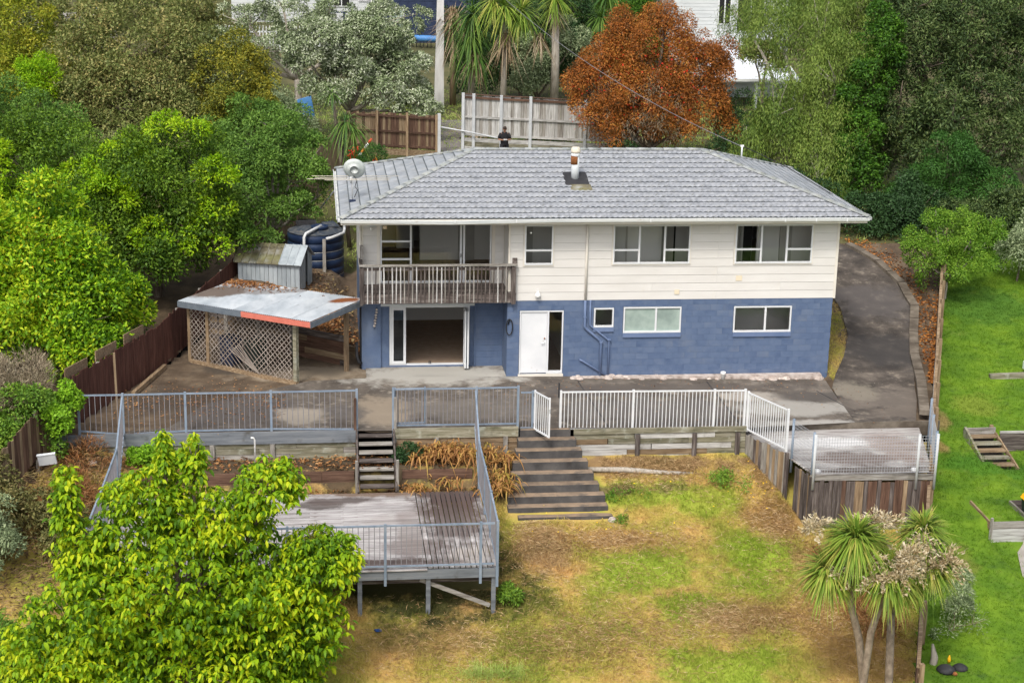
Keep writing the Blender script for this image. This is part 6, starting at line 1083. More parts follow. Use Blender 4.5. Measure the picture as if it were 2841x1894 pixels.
for i, (x, y, lb) in enumerate([(8.3, 28.5, 'arching flax with pale dry blades behind the left part of the grey fence'), (9.6, 28.8, 'arching flax with dry blades behind the middle of the grey fence'), (6.0, 30, 'mound of dry grey fronds behind the left end of the grey fence')]):
    g = np.random.default_rng(300 + i); t = thing('flax', lb, 'plant', (x, y, 3.0)); n = 90; d = rdir(g, n, .25, 1); V, F = straps(np.array([x, y, 3.2]) + g.normal(0, .2, (n, 3)) * [1, 1, .2], d, 2.6 * g.uniform(.5, 1.1, n), .075, .5 * g.uniform(.3, 1.6, n)); np_mesh('leaves', V, F, 'dry_frond' if i == 2 else 'sword_dark', t, 'stuff'); n = 26; d = rdir(g, n, .2, 1); V, F = straps(np.array([x, y - .2, 3.2]) + g.normal(0, .2, (n, 3)) * [1, 1, .2], d, 2.6 * g.uniform(.6, 1.1, n), .08, .7); np_mesh('dry_leaves', V, F, 'dry_frond', t, 'stuff')
plant('understorey_shrub', 'dark bushes massed below the yuccas behind the grey fence', 'shrub', (9.6, 43, 3.1), [((7.4, 43, 5.2), (1.9, 1.4, 1.9)), ((9.6, 42.4, 5.6), (1.6, 1.4, 1.8)), ((11.8, 44, 5.4), (1.6, 1.4, 1.9)), ((6.6, 44, 6.6), (1.6, 1.2, 2)), ((9.0, 45, 7.4), (2, 1.4, 1.8)), ((12.4, 47, 7.6), (2, 1.4, 1.9))], 26000, (.17, .08), 'hedge_leaf', seed=40, clump=.34, gap=.2, fork=.2)
plant('understorey_shrub', 'grey green leafy shrub beside the slim yucca trunk', 'shrub', (10.2, 41, 3.1), [((10.0, 40.8, 5.9), (1.0, .8, 1.1)), ((12.1, 41.2, 6.7), (.9, .8, 1.1)), ((9.7, 40.4, 4.7), (1.0, .8, .9))], 6500, (.15, .07), 'grey_green_leaf', seed=41, clump=.28, gap=.3, fork=.2)
plant('understorey_shrub', 'mid green trees at the top edge behind the red bush', 'shrub', (16, 50, 3.4), [((15.8, 50, 7.0), (2.4, 1.5, 1.8)), ((18, 49, 7.2), (1.9, 1.4, 1.8)), ((13.6, 52, 8.2), (2.2, 1.4, 1.6)), ((17.4, 47, 5.4), (1.8, 1.3, 1.5))], 15000, (.17, .08), 'ivy_leaf', seed=42, clump=.34, gap=.25, fork=.2)
plant('understorey_shrub', 'brushy dark shrubs at the foot of the red bush', 'shrub', (14, 21.4, 2.4), [((11.6, 21.8, 3.2), (1.4, .8, .8)), ((16.6, 21.6, 3.4), (1.6, .9, 1.2)), ((17.2, 23.5, 4.6), (1.0, .9, 1.6))], 8000, (.12, .05), 'hedge_leaf', seed=43, clump=.26, gap=.25, fork=.2)
plant('olive_shrub', 'small brown olive shrub in front of the white porch roof', 'shrub', (22.3, 38, 3.1), [((22.4, 38, 6.2), (1.1, .9, .9)), ((21.6, 38, 6.6), (.7, .6, .6))], 4200, (.16, .06), 'olive_leaf', seed=44, clump=.28, gap=.35, fork=.4)
# red flowered flax near the dish
t = thing('red_flowered_plant', 'dark green plant with red flowers behind the dish', 'plant', (.0, 17, 3.2)); g = np.random.default_rng(310); V, F = leaf_quads(*foliage(g, [((.1, 17, 4.1), (.75, .6, .55))], 1800, (.13, .035), clump=.2)); np_mesh('foliage', V, F, 'fern_leaf', t, 'stuff')
for (x, z) in ((-.5, 4.55), (-.62, 4.4), (-.38, 4.75), (.35, 4.15), (-.45, 4.3)): V, F = leaf_quads(np.array([x, 16.6, z]) + g.normal(0, .06, (14, 3)), rdir(g, 14), rdir(g, 14), .1, .06); np_mesh('flower', V, F, 'red_flower', t)
t = thing('striped_pole', 'leaning red and white pole behind the dish', 'pole', (-.45, 17, 4.0)); A, Bp = Vector((-.45, 16.9, 4.1)), Vector((.27, 17, 5.05))
for k in range(5): tube('band', [A + (Bp - A) * (k / 5), A + (Bp - A) * ((k + 1) / 5)], .05, ('globe', 'globe', 'orange_litter', 'globe', 'red_paint')[k], t)
o = tube('orange_stake', [(.45, 16.8, 3.9), (.40, 16.8, 4.35), (.62, 16.8, 3.85)], .03, 'orange_litter'); props(o, 'small orange bent stake on the bare ground behind the roof', 'stake')
# dry ginger plants
def ginger(label, pts, n, L, base, seed):
    g = np.random.default_rng(seed); t = thing('ginger_plant', label, 'plant', base, 'dry orange ginger plants'); i = g.integers(0, len(pts), n); P = np.array(pts)[i] + g.normal(0, 1, (n, 3)) * [.22, .12, .06]; d = rdir(g, n, .15, 1); V, F = straps(P, d, L * g.uniform(.6, 1.3, n), .055, g.uniform(.6, 1.5, n)); np_mesh('dry_leaves', V, F, 'ginger_leaf', t, 'stuff')
    m = MB()
    for p in pts: m.tube([(p[0], p[1], base[2]), (p[0] + .03, p[1] - .03, p[2])], .012, 5)
    m.build('stems', 'tan_wood_z', t, kind='stuff')
ginger('large clump of dry orange ginger leaves below the middle fence', [(1.0, -5.75, -.42), (1.35, -5.7, -.35), (1.7, -5.75, -.3), (2.05, -5.8, -.38), (.8, -5.9, -.5), (1.5, -6.0, -.45), (2.2, -6.0, -.45)], 520, .48, (1.5, -5.8, -.74), 320)
ginger('clump of dry orange ginger leaves between the deck railing and the concrete stairs', [(2.8, -5.8, -.45), (3.1, -6.1, -.6), (3.0, -6.6, -.85), (2.85, -7.1, -1.1), (3.1, -6.9, -1.0), (3.3, -5.9, -.6)], 460, .46, (2.95, -6.5, -1.3), 321)
ginger('small pile of orange ginger leaves on the back edge of the deck', [(.55, -6.75, -1.12), (.75, -6.8, -1.15), (1.5, -6.55, -1.05)], 150, .32, (.7, -6.8, -1.2), 322)
# grass, litter and straw: nobody could count these
def blades(name, n, xr_, yr_, hf, mat, L, W, seed, zone_, dens=None, lean=.5):
    g = np.random.default_rng(seed); x = g.uniform(*xr_, n); y = g.uniform(*yr_, n); k = np.array([zone(a, b) == zone_ for a, b in zip(x, y)])
    if dens is not None: k &= dens(x, y, g)
    x, y = x[k], y[k]; z = hf(x, y); P = np.repeat(np.stack([x, y, z - .01], 1), 4, 0); P[:, :2] += g.normal(0, .035, (len(P), 2)); d = rdir(g, len(P), .35, 1); d[:, 2] *= 1 / lean * .6
    V, F = leaf_quads(P, d, rdir(g, len(P)), L * g.uniform(.5, 1.5, len(P)), W); return np_mesh(name, V, F, mat, None, 'stuff')
indeck = lambda x, y: (x > -7.7) & (x < 2.4) & (y < -6.9) & (y > -11.2)
instair = lambda x, y: (x > 3.15) & (x < 6.15) & (y > -7.9)
blades('lawn_grass', 85000, (-8, 16), (-16.5, -5.35), h_lawn, 'lawn_blade', .085, .012, 400, 'lawn', lambda x, y, g: ~indeck(x, y) & ~instair(x, y) & ~((x > 11.3) & (y > -8.6)) & ~((y > -6.9) & (x < 2.5)))
blades('lawn_grass', 16000, (-3, 13.5), (-16.5, -6.0), h_lawn, 'lawn_blade', .17, .014, 401, 'lawn', lambda x, y, g: ~indeck(x, y) & ~instair(x, y) & ~((x > 11.3) & (y > -8.6)) & (lump(np.stack([x * 1.4, y * 1.4, x * 0], 1)) > .1), .35)
blades('neighbour_grass', 60000, (12.5, 27), (-16.5, 12), h_n, 'green_blade', .075, .013, 402, 'neighbour_lawn', lambda x, y, g: ~((x > 17) & (y < -9.4)) & ~((x > 17.9) & (x < 19.0) & (y > -5.4) & (y < -3.6)))
blades('verge_grass', 5000, (14.6, 16.7), (-.6, 7), h_right.__class__ and (lambda x, y: hd(x, y)), 'lawn_blade', .08, .012, 403, 'yard', lambda x, y, g: x < np.interp(y, [-.2, 1.2, 3, 5.2, 7], [14.8, 15.45, 16.15, 16.55, 16.55]))
blades('rough_grass', 26000, (-14, 30), (10.6, 48), lambda x, y: h_up(x, y), 'pale_grass', .16, .03, 404, 'hillside')
for i, (x, y, lb) in enumerate([(1.7, -14.7, 'feathery pale green grass tuft at the bottom edge, left of the two'), (2.45, -14.75, 'feathery pale green grass tuft at the bottom edge, right of the two')]):
    g = np.random.default_rng(410 + i); n = 420; P = np.array([x, y, -2.95]) + g.normal(0, 1, (n, 3)) * [.22, .15, .02]; d = rdir(g, n, .3, 1); V, F = straps(P, d, .5 * g.uniform(.5, 1.2, n), .012, .35, 3); o = np_mesh('grass_tuft', V, F, 'pale_grass'); props(o, lb, 'grass tuft', 'feathery grass tufts')
def litter(name, n, fx_, hf, mat, L, seed, lift=.015, wr=.5):
    g = np.random.default_rng(seed); x, y = fx_(g, n); P = np.stack([x, y, hf(x, y) + lift * g.random(n)], 1); d = rdir(g, n, -.12, .25); V, F = leaf_quads(P, d, rdir(g, n, .55, 1), L * g.uniform(.6, 1.4, n), L * wr * g.uniform(.7, 1.3, n), .12); return np_mesh(name, V, F, mat, None, 'stuff')
def bank_pts(g, n): s, d = g.uniform(1.2, 6.2, n), CD + .35 + np.abs(g.normal(0, 1.6, n)); return FR.x + u1.x * s + v1.x * d, FR.y + u1.y * s + v1.y * d
litter('leaf_litter', 5200, bank_pts, lambda x, y: h_up(x, y), 'litter_leaf', .11, 420); litter('leaf_litter', 900, bank_pts, lambda x, y: h_up(x, y), 'litter_orange', .10, 421)
def roof_pts(g, n): s = CW - np.abs(g.normal(0, 1.1, n)); d = CD - np.abs(g.normal(0, .38, n)); k = (s > .2) & (d > .1); s, d = s[k], d[k]; return FR.x + u1.x * s + v1.x * d, FR.y + u1.y * s + v1.y * d
def roof_z(x, y): s = (x - FR.x) * u1.x + (y - FR.y) * u1.y; d = (x - FR.x) * v1.x + (y - FR.y) * v1.y; return 2.235 - s * .026 + d * .055 + .065
g = np.random.default_rng(422); x, y = roof_pts(g, 750); P = np.stack([x, y, roof_z(x, y) + .02 * g.random(len(x))], 1); V, F = leaf_quads(P, rdir(g, len(P), -.1, .2), rdir(g, len(P), .5, 1), .10 * g.uniform(.6, 1.3, len(P)), .05, .12); np_mesh('leaf_litter', V, F, 'litter_leaf', None, 'stuff')
litter('leaf_litter', 1800, lambda g, n: (lambda y: (np.minimum(np.interp(y, [-1, 3, 6, 8.5, 10], [17.75, 18.7, 19.6, 19.2, 18.4]) + np.abs(g.normal(0, .6, n)), xr(y) - .15), y))(g.uniform(-1, 11, n) ** 1.0), lambda x, y: hd(x, y), 'litter_orange', .11, 423)
litter('leaf_litter', 900, lambda g, n: (g.uniform(-8, -3, n), g.normal(-2.4, 1.0, n)), lambda x, y: h_up(x, y) + .05, 'litter_leaf', .07, 424)
litter('leaf_litter', 4200, lambda g, n: (g.uniform(-13, -7.9, n), g.uniform(-14, -5.3, n)), lambda x, y: h_left(x, y), 'brush_leaf', .14, 425, .25, .3); litter('dry_twigs', 5000, lambda g, n: (g.uniform(-12, -7.9, n), g.uniform(-12, -5.3, n)), lambda x, y: h_left(x, y), 'brush_leaf', .32, 431, .35, .06)
litter('leaf_litter', 1500, lambda g, n: (g.uniform(-7.4, 3.0, n), g.uniform(-6.9, -5.35, n)), lambda x, y: h_lawn(x, y), 'litter_leaf', .12, 426, .1)
litter('leaf_litter', 1800, lambda g, n: (g.uniform(-3.4, -.75, n), g.uniform(2.2, 9.0, n)), lambda x, y: h_up(x, y), 'brush_leaf', .12, 432)
litter('leaf_litter', 500, lambda g, n: (g.uniform(3, 15.5, n), -np.abs(g.normal(0, 2.2, n)) - .3), lambda x, y: -.018 * np.clip(x - 4, 0, 11) + .055, 'litter_leaf', .05, 427)
def straw_pts(g, n):
    c = np.array([(6, -11, 3.5, 2.6), (8, -11, 3.5, 2.6), (3.8, -9.3, .5, .9), (11.6, -13, .9, 1.8), (10.9, -8.2, .7, .8), (6, -9, 1.2, .4), (8.7, -12.9, 1.2, .6), (5.2, -13.5, 1.2, .8), (1.5, -13.8, 2, .8), (7.5, -6.2, 2.2, .3)]); i = g.integers(0, len(c), n); return c[i, 0] + c[i, 2] * g.normal(0, 1, n), c[i, 1] + c[i, 3] * g.normal(0, 1, n)
g = np.random.default_rng(428); x, y = straw_pts(g, 34000); k = ~(instair(x, y) | indeck(x, y)) & (y < -5.5) & (x < xr(y)) & ~((x > 11.2) & (y > -8.7)); x, y = x[k], y[k]; P = np.stack([x, y, h_lawn(x, y) + .05 * g.random(len(x))], 1); V, F = leaf_quads(P, rdir(g, len(P), -.1, .45), rdir(g, len(P)), .20 * g.uniform(.5, 1.4, len(P)), .014); np_mesh('straw', V, F, 'straw_blade', None, 'stuff')
g = np.random.default_rng(430); n = 70; x = np.concatenate([g.normal(10.4, .3, 34), g.uniform(3.5, 10, 36)]); y = np.concatenate([g.normal(-6.6, .35, 34), g.uniform(-9, -6.4, 36)]); P = np.stack([x, y, h_lawn(x, y) + .12], 1); V, F = leaf_quads(P, rdir(g, n, -.1, .3), rdir(g, n, .6, 1), .055, .05); np_mesh('yellow_flowers', V, F, 'yellow_flower', None, 'stuff')
plant('weed_patch', 'patch of leafy weeds with yellow flowers below the angled pool fence', 'weed', (10.3, -6.6, -1.35), [((10.2, -6.5, -1.22), (.7, .5, .10)), ((9.4, -6.4, -1.15), (.6, .4, .08))], 520, (.10, .03), 'scrub_green', seed=45, clump=.16, gap=.7, fork=.2, r0=.015)
plant('weed_patch', 'patch of leafy green weeds right of the concrete stairs', 'weed', (6.7, -7.2, -1.6), [((6.7, -7.1, -1.5), (.6, .4, .08)), ((6.3, -8.0, -1.75), (.3, .2, .07))], 380, (.10, .03), 'scrub_green', seed=46, clump=.15, gap=.7, fork=.2, r0=.015)
plant('weed_patch', 'green weeds growing against the front right post of the deck', 'weed', (2.75, -11.9, -2.45), [((2.75, -11.9, -2.2), (.25, .3, .35))], 900, (.09, .035), 'scrub_green', seed=47, clump=.13, gap=.4, fork=.2, r0=.015)

# ------------------------------------------------------------------ neighbours' ground
t = thing('garden_steps', 'small timber garden steps set into the green lawn', 'steps', (18.4, -4.5, -1.4))
for k in range(5): piece('tread', (18.42 + .03 * k, -3.82 - .30 * k, -.98 - .125 * k), (.92, .26, .05), 'moss_wood' if k % 2 else 'tan_wood_x', t); piece('riser', (18.42 + .03 * k, -3.70 - .30 * k, -1.10 - .125 * k), (.90, .03, .24), 'dark_wood_x', t)
beam('side_board', (17.92, -3.6, -.90), (18.0, -5.35, -1.66), .07, .42, 'moss_wood', t); beam('side_board', (18.9, -3.7, -.95), (19.08, -5.25, -1.60), .05, .14, 'tan_wood_y', t); beam('top_riser', (17.92, -3.6, -.88), (18.95, -3.58, -.88), .05, .20, 'grey_wood_x', t); piece('post', (17.95, -4.4, -1.30), (.1, .1, .5), 'tan_wood_z', t)
plank_wall('retaining_wall', 'grey timber retaining wall running right from the garden steps', (18.98, -3.83), (23.5, -3.83), -1.65, -.82, .25, ['grey_wood_x', 'pale_wood_x', 'dark_wood_x'], [], group='timber retaining walls')
o = piece('post_stub', (18.85, -3.5, -.80), (.10, .10, .14), 'tan_wood_z', None); props(o, 'stubby timber post top at the corner of the garden steps wall', 'post')
t = thing('planter_wall', 'pale timber planter box with grass on top beside the rubbish bin', 'planter', (17, -9.3, -2.1))
for k in range(3): piece('plank', (17.02, -9.56, -2.0 + .21 * k), (1.20, .05, .20), ('pale_wood_x', 'pale_wood_x', 'grey_wood_x')[k], t); piece('plank', (17.62, -8.78, -1.98 + .21 * k), (.05, 1.5, .20), 'grey_wood_y', t)
beam('side_board', (16.46, -9.54, -1.62), (16.46, -8.0, -1.55), .05, .22, 'tan_wood_y', t); piece('plank', (18.6, -8.02, -1.72), (1.9, .05, .5), 'dark_wood_x', t)
for c in ((16.46, -9.57), (17.62, -9.57)): piece('corner_post', (*c, -1.74), (.07, .07, .76), 'grey_wood_z', t)
t = thing('wheelie_bin', 'dark wheelie bin with a yellow lid at the right edge', 'bin', (17.95, -9.0, -2.05)); m = MB(); m.hexa([(17.72, -9.3, -2.0), (18.2, -9.3, -2.0), (18.2, -8.75, -2.0), (17.72, -8.75, -2.0), (17.66, -9.36, -1.12), (18.26, -9.36, -1.12), (18.26, -8.68, -1.12), (17.66, -8.68, -1.12)]); m.build('body', 'bin_dark', t)
m = MB(); m.hexa([(17.63, -9.42, -1.115), (18.29, -9.42, -1.115), (18.29, -8.64, -1.115), (17.63, -8.64, -1.115), (17.70, -9.34, -1.02), (18.22, -9.34, -1.02), (18.22, -8.66, -1.0), (17.70, -8.66, -1.0)]); m.build('lid', 'bin_yellow', t)
for x in (17.75, 18.17): m = MB(); m.tube([(x - .03, -8.74, -1.95), (x + .03, -8.74, -1.95)], .1, 14); m.build('wheel', 'black_rubber', t, True)
t = thing('log_wall', 'low mossy timber edge with a white block on the upper green lawn', 'garden edge', (21.8, .1, -.2)); beam('sleeper', (20.2, .1, -.30), (23.5, -.15, -.14), .2, .24, 'moss_wood', t); piece('white_block', (21.9, .25, .05), (.9, .3, .26), 'white_roof', t)
t = thing('crate', 'dark timber crate at the right edge of the green lawn', 'crate', (22.7, 2.3, .1))
for k in range(4): piece('plank', (22.7, 2.0, .18 + .2 * k), (.9, .04, .18), 'dark_wood_x' if k != 1 else 'tan_wood_x', t)
for x in (22.28, 23.1): piece('corner_post', (x, 2.04, .5), (.08, .08, .9), 'brown_wood_z', t)
t = thing('toy_heap', 'heap of dark rubbish with a yellow bag in the bottom right corner', 'rubbish', (13.05, -15.7, -2.86))
for nm, c, d, mt in (('black_sack', (12.95, -15.65, -2.76), (.24, .20, .12), 'black_rubber'), ('black_sack', (13.35, -15.55, -2.78), (.20, .19, .10), 'black_rubber'), ('red_tub', (13.1, -15.85, -2.78), (.07, .07, .05), 'rust'), ('yellow_bag', (13.07, -15.5, -2.58), (.045, .04, .12), 'bin_yellow')):
    m = MB(); m.lathe(c, [(d[0] * .7, -d[2] * .6), (d[0], 0), (d[0] * .75, d[2] * .5), (d[0] * .3, d[2])], 10); m.build(nm, mt, t, True)
o = tube('bare_stump', [(12.72, -15.3, -3.1), (12.78, -15.3, -2.6), (12.70, -15.3, -2.25)], [.12, .09, .03], 'pale_bark'); props(o, 'broken pale stump beside the rubbish heap at the bottom right', 'stump')

# ------------------------------------------------------------------ houses up the slope
def wall_of(t, name, x0, x1, y, z0, z1, mat, bh=.2, holes=()):
    z = z0; i = 0
    while z < z1 - .01:
        h = min(bh, z1 - z); rs = [(x0, x1, z, z + h - .012)]
        for q in holes: rs = minus(rs, q)
        for (a, b, c, d) in rs: piece(name, ((a + b) / 2, y, (c + d) / 2), (b - a, .06, d - c), mat, t)
        z += h
def far_window(t, x0, x1, y, z0, z1, n=2):
    m = MB(); m.box(x0, x1, y - .06, y, z0, z0 + .07); m.box(x0, x1, y - .06, y, z1 - .07, z1)
    for k in range(n + 1): x = x0 + (x1 - x0 - .07) * k / n; m.box(x, x + .07, y - .059, y + .001, z0 + .07, z1 - .07)
    f = m.build('window', 'white_alu', t); m = MB(); m.box(x0 + .02, x1 - .02, y - .02, y - .015, z0 + .02, z1 - .02); m.build('pane', 'dark_void' if n > 1 else 'frost', f); return f
t = thing('white_house', 'white weatherboard house behind the weeping tree at the top right', 'house', (22, 46, 3.2))
wall_of(t, 'weatherboard', 18.6, 25.5, 45, 4.0, 10.2, 'white_house', .2, [(21.2, 22.0, 7.4, 9.3), (22.3, 24.0, 7.0, 9.3)]); m = MB(); m.box(18.6, 25.5, 45.05, 50, 3.2, 10.2); m.build('wall', 'white_house', t)
far_window(t, 21.2, 22.0, 44.96, 7.4, 9.3, 2); far_window(t, 22.3, 24.0, 44.96, 7.0, 9.3, 2); m = MB(); m.hexa([(20.2, 40.5, 4.75), (25, 40.5, 4.75), (25, 45, 5.9), (20.2, 45, 5.9), (20.2, 40.5, 4.83), (25, 40.5, 4.83), (25, 45, 5.98), (20.2, 45, 5.98)]); m.build('porch_roof', 'white_roof', t); beam('gutter', (20.1, 40.45, 4.74), (25.1, 40.45, 4.74), .1, .14, 'gutter', t)
for x in (20.4, 22.6, 24.8): piece('porch_post', (x, 40.7, 3.9), (.14, .14, 1.7), 'white_house', t)
m = MB(); m.hexa([(18.2, 44.5, 10.2), (26, 44.5, 10.2), (26, 50.5, 10.2), (18.2, 50.5, 10.2), (20.5, 47, 12), (23.5, 47, 12), (23.5, 48, 12), (20.5, 48, 12)]); m.build('roof', 'white_roof', t)
t = thing('white_house', 'white house with navy trim at the top left behind the silver tree', 'house', (-3, 76, 4.6))
wall_of(t, 'weatherboard', -8.0, 2.6, 75, 4.6, 9.5, 'white_house', .25, [(-.6, .7, 5.9, 8.0), (1.3, 2.3, 6.3, 8)]); m = MB(); m.box(-8, 2.6, 75.05, 82, 3.6, 9.5); m.build('wall', 'white_house', t); far_window(t, -.6, .7, 74.95, 5.9, 8.0, 2); far_window(t, 1.3, 2.3, 74.95, 6.3, 8.0, 2)
m = MB(); m.hexa([(-8.5, 74.4, 9.5), (3.2, 74.4, 9.5), (3.2, 82.6, 9.5), (-8.5, 82.6, 9.5), (-5, 78, 11.5), (0, 78, 11.5), (0, 79, 11.5), (-5, 79, 11.5)]); m.build('roof', 'white_roof', t)
beam('deck_rail', (-2.2, 73.6, 5.6), (2.6, 73.6, 5.6), .1, .1, 'navy', t); beam('deck_brace', (-1.8, 73.6, 5.5), (-.6, 73.6, 4.3), .1, .1, 'navy', t)
for x in (-2.2, .2, 2.6): piece('deck_post', (x, 73.6, 4.8), (.16, .16, 1.7), 'navy', t)
t = thing('navy_house', 'dark navy building with a raised deck beside the power pole', 'house', (5, 66, 4.2))
wall_of(t, 'board', 2.6, 9.5, 66, 3.8, 8.6, 'navy', .4); m = MB(); m.box(2.6, 9.5, 66.05, 71, 3.2, 8.6); m.build('wall', 'navy', t); beam('deck_rail', (.6, 64.2, 4.55), (6, 64.2, 4.55), .1, .1, 'dark_void', t); beam('deck', (.6, 64.6, 3.75), (6, 64.6, 3.75), 1.2, .22, 'dark_wood_x', t)
for k in range(22): piece('baluster', (.7 + k * .25, 64.2, 4.15), (.05, .05, .7), 'dark_void', t)
far_window(t, 3.2, 4.2, 65.9, 5.2, 6.6, 1)
o = tube('kayak', [(4.6, 63.6, 4.9), (5.1, 63.5, 4.72), (6.2, 63.4, 4.70), (6.9, 63.4, 4.9)], [.05, .22, .22, .05], 'tarp', None, 10); props(o, 'blue and white kayak lying on the dark deck beside the pole', 'kayak')
t = thing('paling_fence', 'row of white upright palings below the white house at the top left', 'fence', (-4.4, 62, 3.8))
for k in range(34): piece('paling', (-8.0 + k * .22, 62, 4.75), (.07, .04, 1.7), 'white_house', t)
beam('rail', (-8.1, 62.04, 4.3), (-.6, 62.04, 4.3), .04, .1, 'white_house', t); beam('rail', (-8.1, 62.04, 5.2), (-.6, 62.04, 5.2), .04, .1, 'white_house', t)
t = thing('paling_fence', 'grey picket fence below the blue bin at the top left', 'fence', (-17.2, 60, 3.9)); palings(t, (-20, 60), (-14.6, 60), 4.3, 4.3, 6.5, 6.5, .17, ['grey_wood_z', 'pale_wood_z'], 95)
t = thing('wheelie_bin', 'blue bin standing behind the grey picket fence at the top left', 'bin', (-16.2, 62, 3.8)); m = MB(); m.hexa([(-16.5, 61.7, 6.0), (-15.9, 61.7, 6.0), (-15.9, 62.3, 6.0), (-16.5, 62.3, 6.0), (-16.55, 61.65, 7.3), (-15.85, 61.65, 7.3), (-15.85, 62.35, 7.3), (-16.55, 62.35, 7.3)]); m.build('body', 'bin_blue', t); piece('lid', (-16.2, 62, 7.34), (.76, .76, .07), 'bin_blue', t); piece('stand', (-16.2, 62, 4.9), (.9, .9, 2.2), 'dark_wood_z', t)
o = None
m = MB(); m.hexa([(-3.0, 33.6, 3.4), (-2.0, 33.6, 3.4), (-2.0, 35, 3.4), (-3.0, 35, 3.4), (-2.9, 33.8, 4.4), (-2.2, 33.8, 4.6), (-2.2, 34.8, 4.5), (-2.9, 34.8, 4.3)]); o = m.build('tarpaulin', 'tarp', None, base=True); props(o, 'blue tarpaulin covered stack behind the silver tree', 'tarpaulin')
g = np.random.default_rng(500); bl = [((x, 92 + 3 * math.sin(x), 7.2 + 1.2 * math.sin(x * 1.7)), (4, 3, 3.6)) for x in range(-44, 60, 5)]; V, F = leaf_quads(*foliage(g, bl, 30000, (.5, .25), clump=.8)); np_mesh('far_trees', V, F, 'mid_leaf', None, 'stuff')

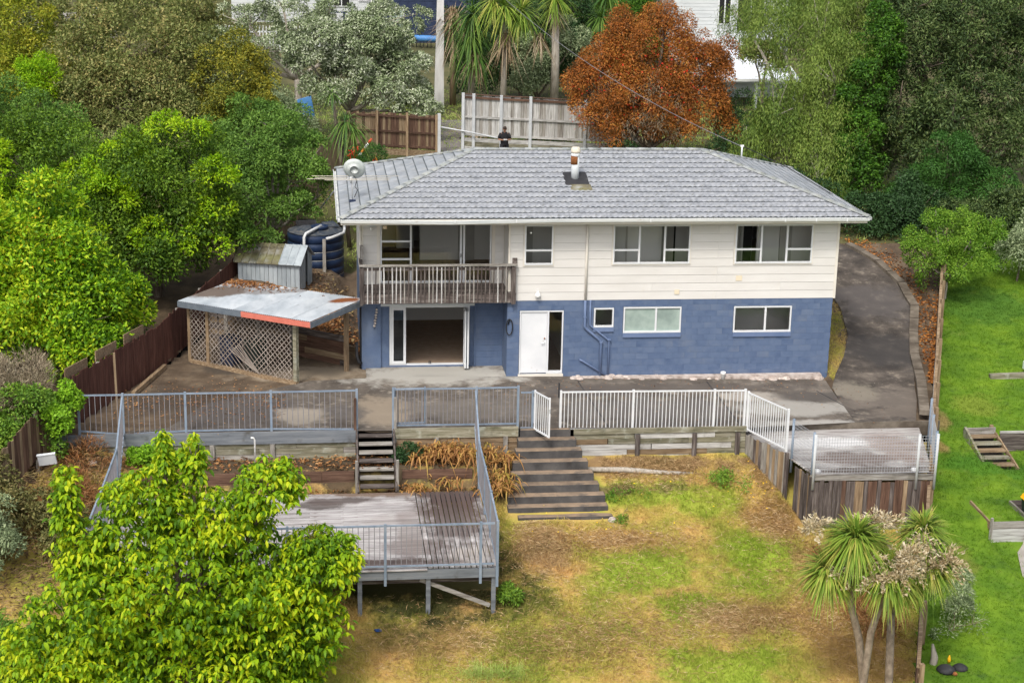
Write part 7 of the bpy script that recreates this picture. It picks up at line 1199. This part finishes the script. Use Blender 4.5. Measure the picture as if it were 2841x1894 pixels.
# ------------------------------------------------------------------ person behind the ridge
def person(px, py, pz):
    t = thing('person', 'person in a black shirt looking down at a small device in both hands', 'person', (px, py, pz))
    V, E_, Rd = [], [], []
    def v(x, y, z, r, link_=None):
        V.append((px + x, py + y, pz + z)); Rd.append(r); 
        if link_ is not None: E_.append((link_, len(V) - 1))
        return len(V) - 1
    pel = v(0, 0, .95, .15); wst = v(0, .0, 1.10, .14, pel); chs = v(0, -.01, 1.30, .155, wst); nk0 = v(0, -.03, 1.47, .075, chs); nk = v(0, -.06, 1.54, .055, nk0)
    for s in (-1, 1):
        h = v(s * .10, 0, .88, .10, pel); k = v(s * .115, -.02, .50, .065, h); a = v(s * .12, .02, .09, .042, k); v(s * .13, -.14, .035, .035, a)
        sh = v(s * .18, -.01, 1.41, .068, chs); el = v(s * .27, -.03, 1.14, .045, sh); wr = v(s * .10, -.27, 1.16, .030, el); pm = v(s * .055, -.32, 1.18, .032, wr)
        for q, (dx, ln) in enumerate(((.0, .05), (.014, .055), (.026, .05), (.036, .04))): f1 = v(s * (.045 - dx * .2), -.345, 1.195 - dx, .009, pm); v(s * (.045 - ln), -.352, 1.197 - dx, .008, f1)
        th = v(s * .05, -.34, 1.215, .011, pm); v(s * .02, -.35, 1.228, .009, th)
    me = bpy.data.meshes.new('body'); c = np.array(V[0]); me.from_pydata([tuple(np.array(p) - c) for p in V], E_, []); o = link('body', me, t, V[0]); me.materials.append(MATS['skin'])
    o.modifiers.new('skin', 'SKIN')
    for i, r in enumerate(Rd): me.skin_vertices[0].data[i].radius = (r, r * (.72 if i in (0, 1, 2) else 1))
    me.skin_vertices[0].data[0].use_root = True
    sb = o.modifiers.new('sub', 'SUBSURF'); sb.levels = 2; sb.render_levels = 2
    def cloth(name, pts, mat, n=12): m = MB(); [m.tube(p, r, n) for p, r in pts]; return m.build(name, mat, t, True)
    P = lambda x, y, z: (px + x, py + y, pz + z)
    m = MB(); prof = [(.90, .185, .125), (1.0, .18, .125), (1.12, .175, .125), (1.28, .20, .135), (1.38, .21, .13), (1.46, .14, .10), (1.50, .085, .08)]; n = 18; b = []
    for z, a, d in prof: b += [P(a * math.cos(2 * math.pi * k / n), -.01 + d * math.sin(2 * math.pi * k / n), z) for k in range(n)]
    m.add(b, [(r * n + k, r * n + (k + 1) % n, (r + 1) * n + (k + 1) % n, (r + 1) * n + k) for r in range(len(prof) - 1) for k in range(n)]); m.build('shirt', 'black_cloth', t, True)
    cloth('sleeve', [([P(-.15, -.01, 1.43), P(-.22, -.02, 1.30), P(-.25, -.025, 1.20)], [.085, .082, .075])], 'black_cloth'); cloth('sleeve', [([P(.15, -.01, 1.43), P(.22, -.02, 1.30), P(.25, -.025, 1.20)], [.085, .082, .075])], 'black_cloth')
    cloth('trousers', [([P(0, 0, .96), P(0, 0, .86)], [.165, .15]), ([P(-.09, 0, .92), P(-.115, -.02, .5), P(-.12, .02, .08)], [.12, .095, .07]), ([P(.09, 0, .92), P(.115, -.02, .5), P(.12, .02, .08)], [.12, .095, .07])], 'black_cloth')
    for s in (-1, 1): m = MB(); m.tube([P(s * .12, .06, .05), P(s * .125, -.05, .05), P(s * .13, -.2, .035)], [.05, .055, .04], 10); m.build('shoe', 'black_rubber', t, True)
    hc = Vector(P(0, -.10, 1.64)); Rm = Matrix.Rotation(R_(28), 3, 'X'); m = MB(); prof = [(-.125, .01), (-.115, .045), (-.085, .062), (-.04, .074), (.02, .080), (.06, .076), (.095, .055), (.115, .01)]; n = 16; b = []
    for z, r in prof:
        for k in range(n):
            a = 2 * math.pi * k / n; q = Vector((r * math.cos(a), r * 1.22 * math.sin(a) - (.012 if z < -.05 else 0), z)); b.append(hc + Rm @ q)
    m.add(b, [(r * n + k, r * n + (k + 1) % n, (r + 1) * n + (k + 1) % n, (r + 1) * n + k) for r in range(len(prof) - 1) for k in range(n)]); hd_ = m.build('head', 'skin', t, True)
    m = MB(); q = lambda x, y, z: hc + Rm @ Vector((x, y, z)); m.add([q(-.016, -.092, -.03), q(.016, -.092, -.03), q(0, -.122, -.035), q(0, -.095, .015)], [(0, 1, 2), (0, 2, 3), (1, 3, 2)]); m.build('nose', 'skin', hd_)
    for s in (-1, 1): m = MB(); m.tube([q(s * .078, .0, -.03), q(s * .088, .012, .02)], .016, 7); m.build('ear', 'skin', hd_, True); m = MB(); m.tube([q(s * .03 - .012, -.088, .005), q(s * .03 + .012, -.088, .005)], .009, 6); m.build('eye', 'hair', hd_, True)
    m = MB(); m.tube([q(-.022, -.088, -.07), q(.022, -.088, -.07)], .006, 6); m.build('mouth', 'fascia_red', hd_, True)
    m = MB(); b = []; prof = [(-.05, .078), (.0, .088), (.05, .088), (.09, .07), (.122, .02)]
    for z, r in prof: b += [q(r * math.cos(2 * math.pi * k / 16), r * 1.22 * math.sin(2 * math.pi * k / 16) + (.035 if z < .03 else .008), z) for k in range(16)]
    m.add(b, [(r * 16 + k, r * 16 + (k + 1) % 16, (r + 1) * 16 + (k + 1) % 16, (r + 1) * 16 + k) for r in range(4) for k in range(16)]); m.build('hair', 'hair', hd_, True)
    o = piece('controller', (px, py - .36, pz + 1.19), (.16, .07, .045), 'grey_post', None); props(o, 'small grey handheld controller held by the person in black', 'controller')
person(6.62, 24.9, 2.66)
print('tris', sum(len(o.data.loops) - 2 * len(o.data.polygons) for o in sc.objects if o.type == 'MESH'), 'objects', len(sc.objects))
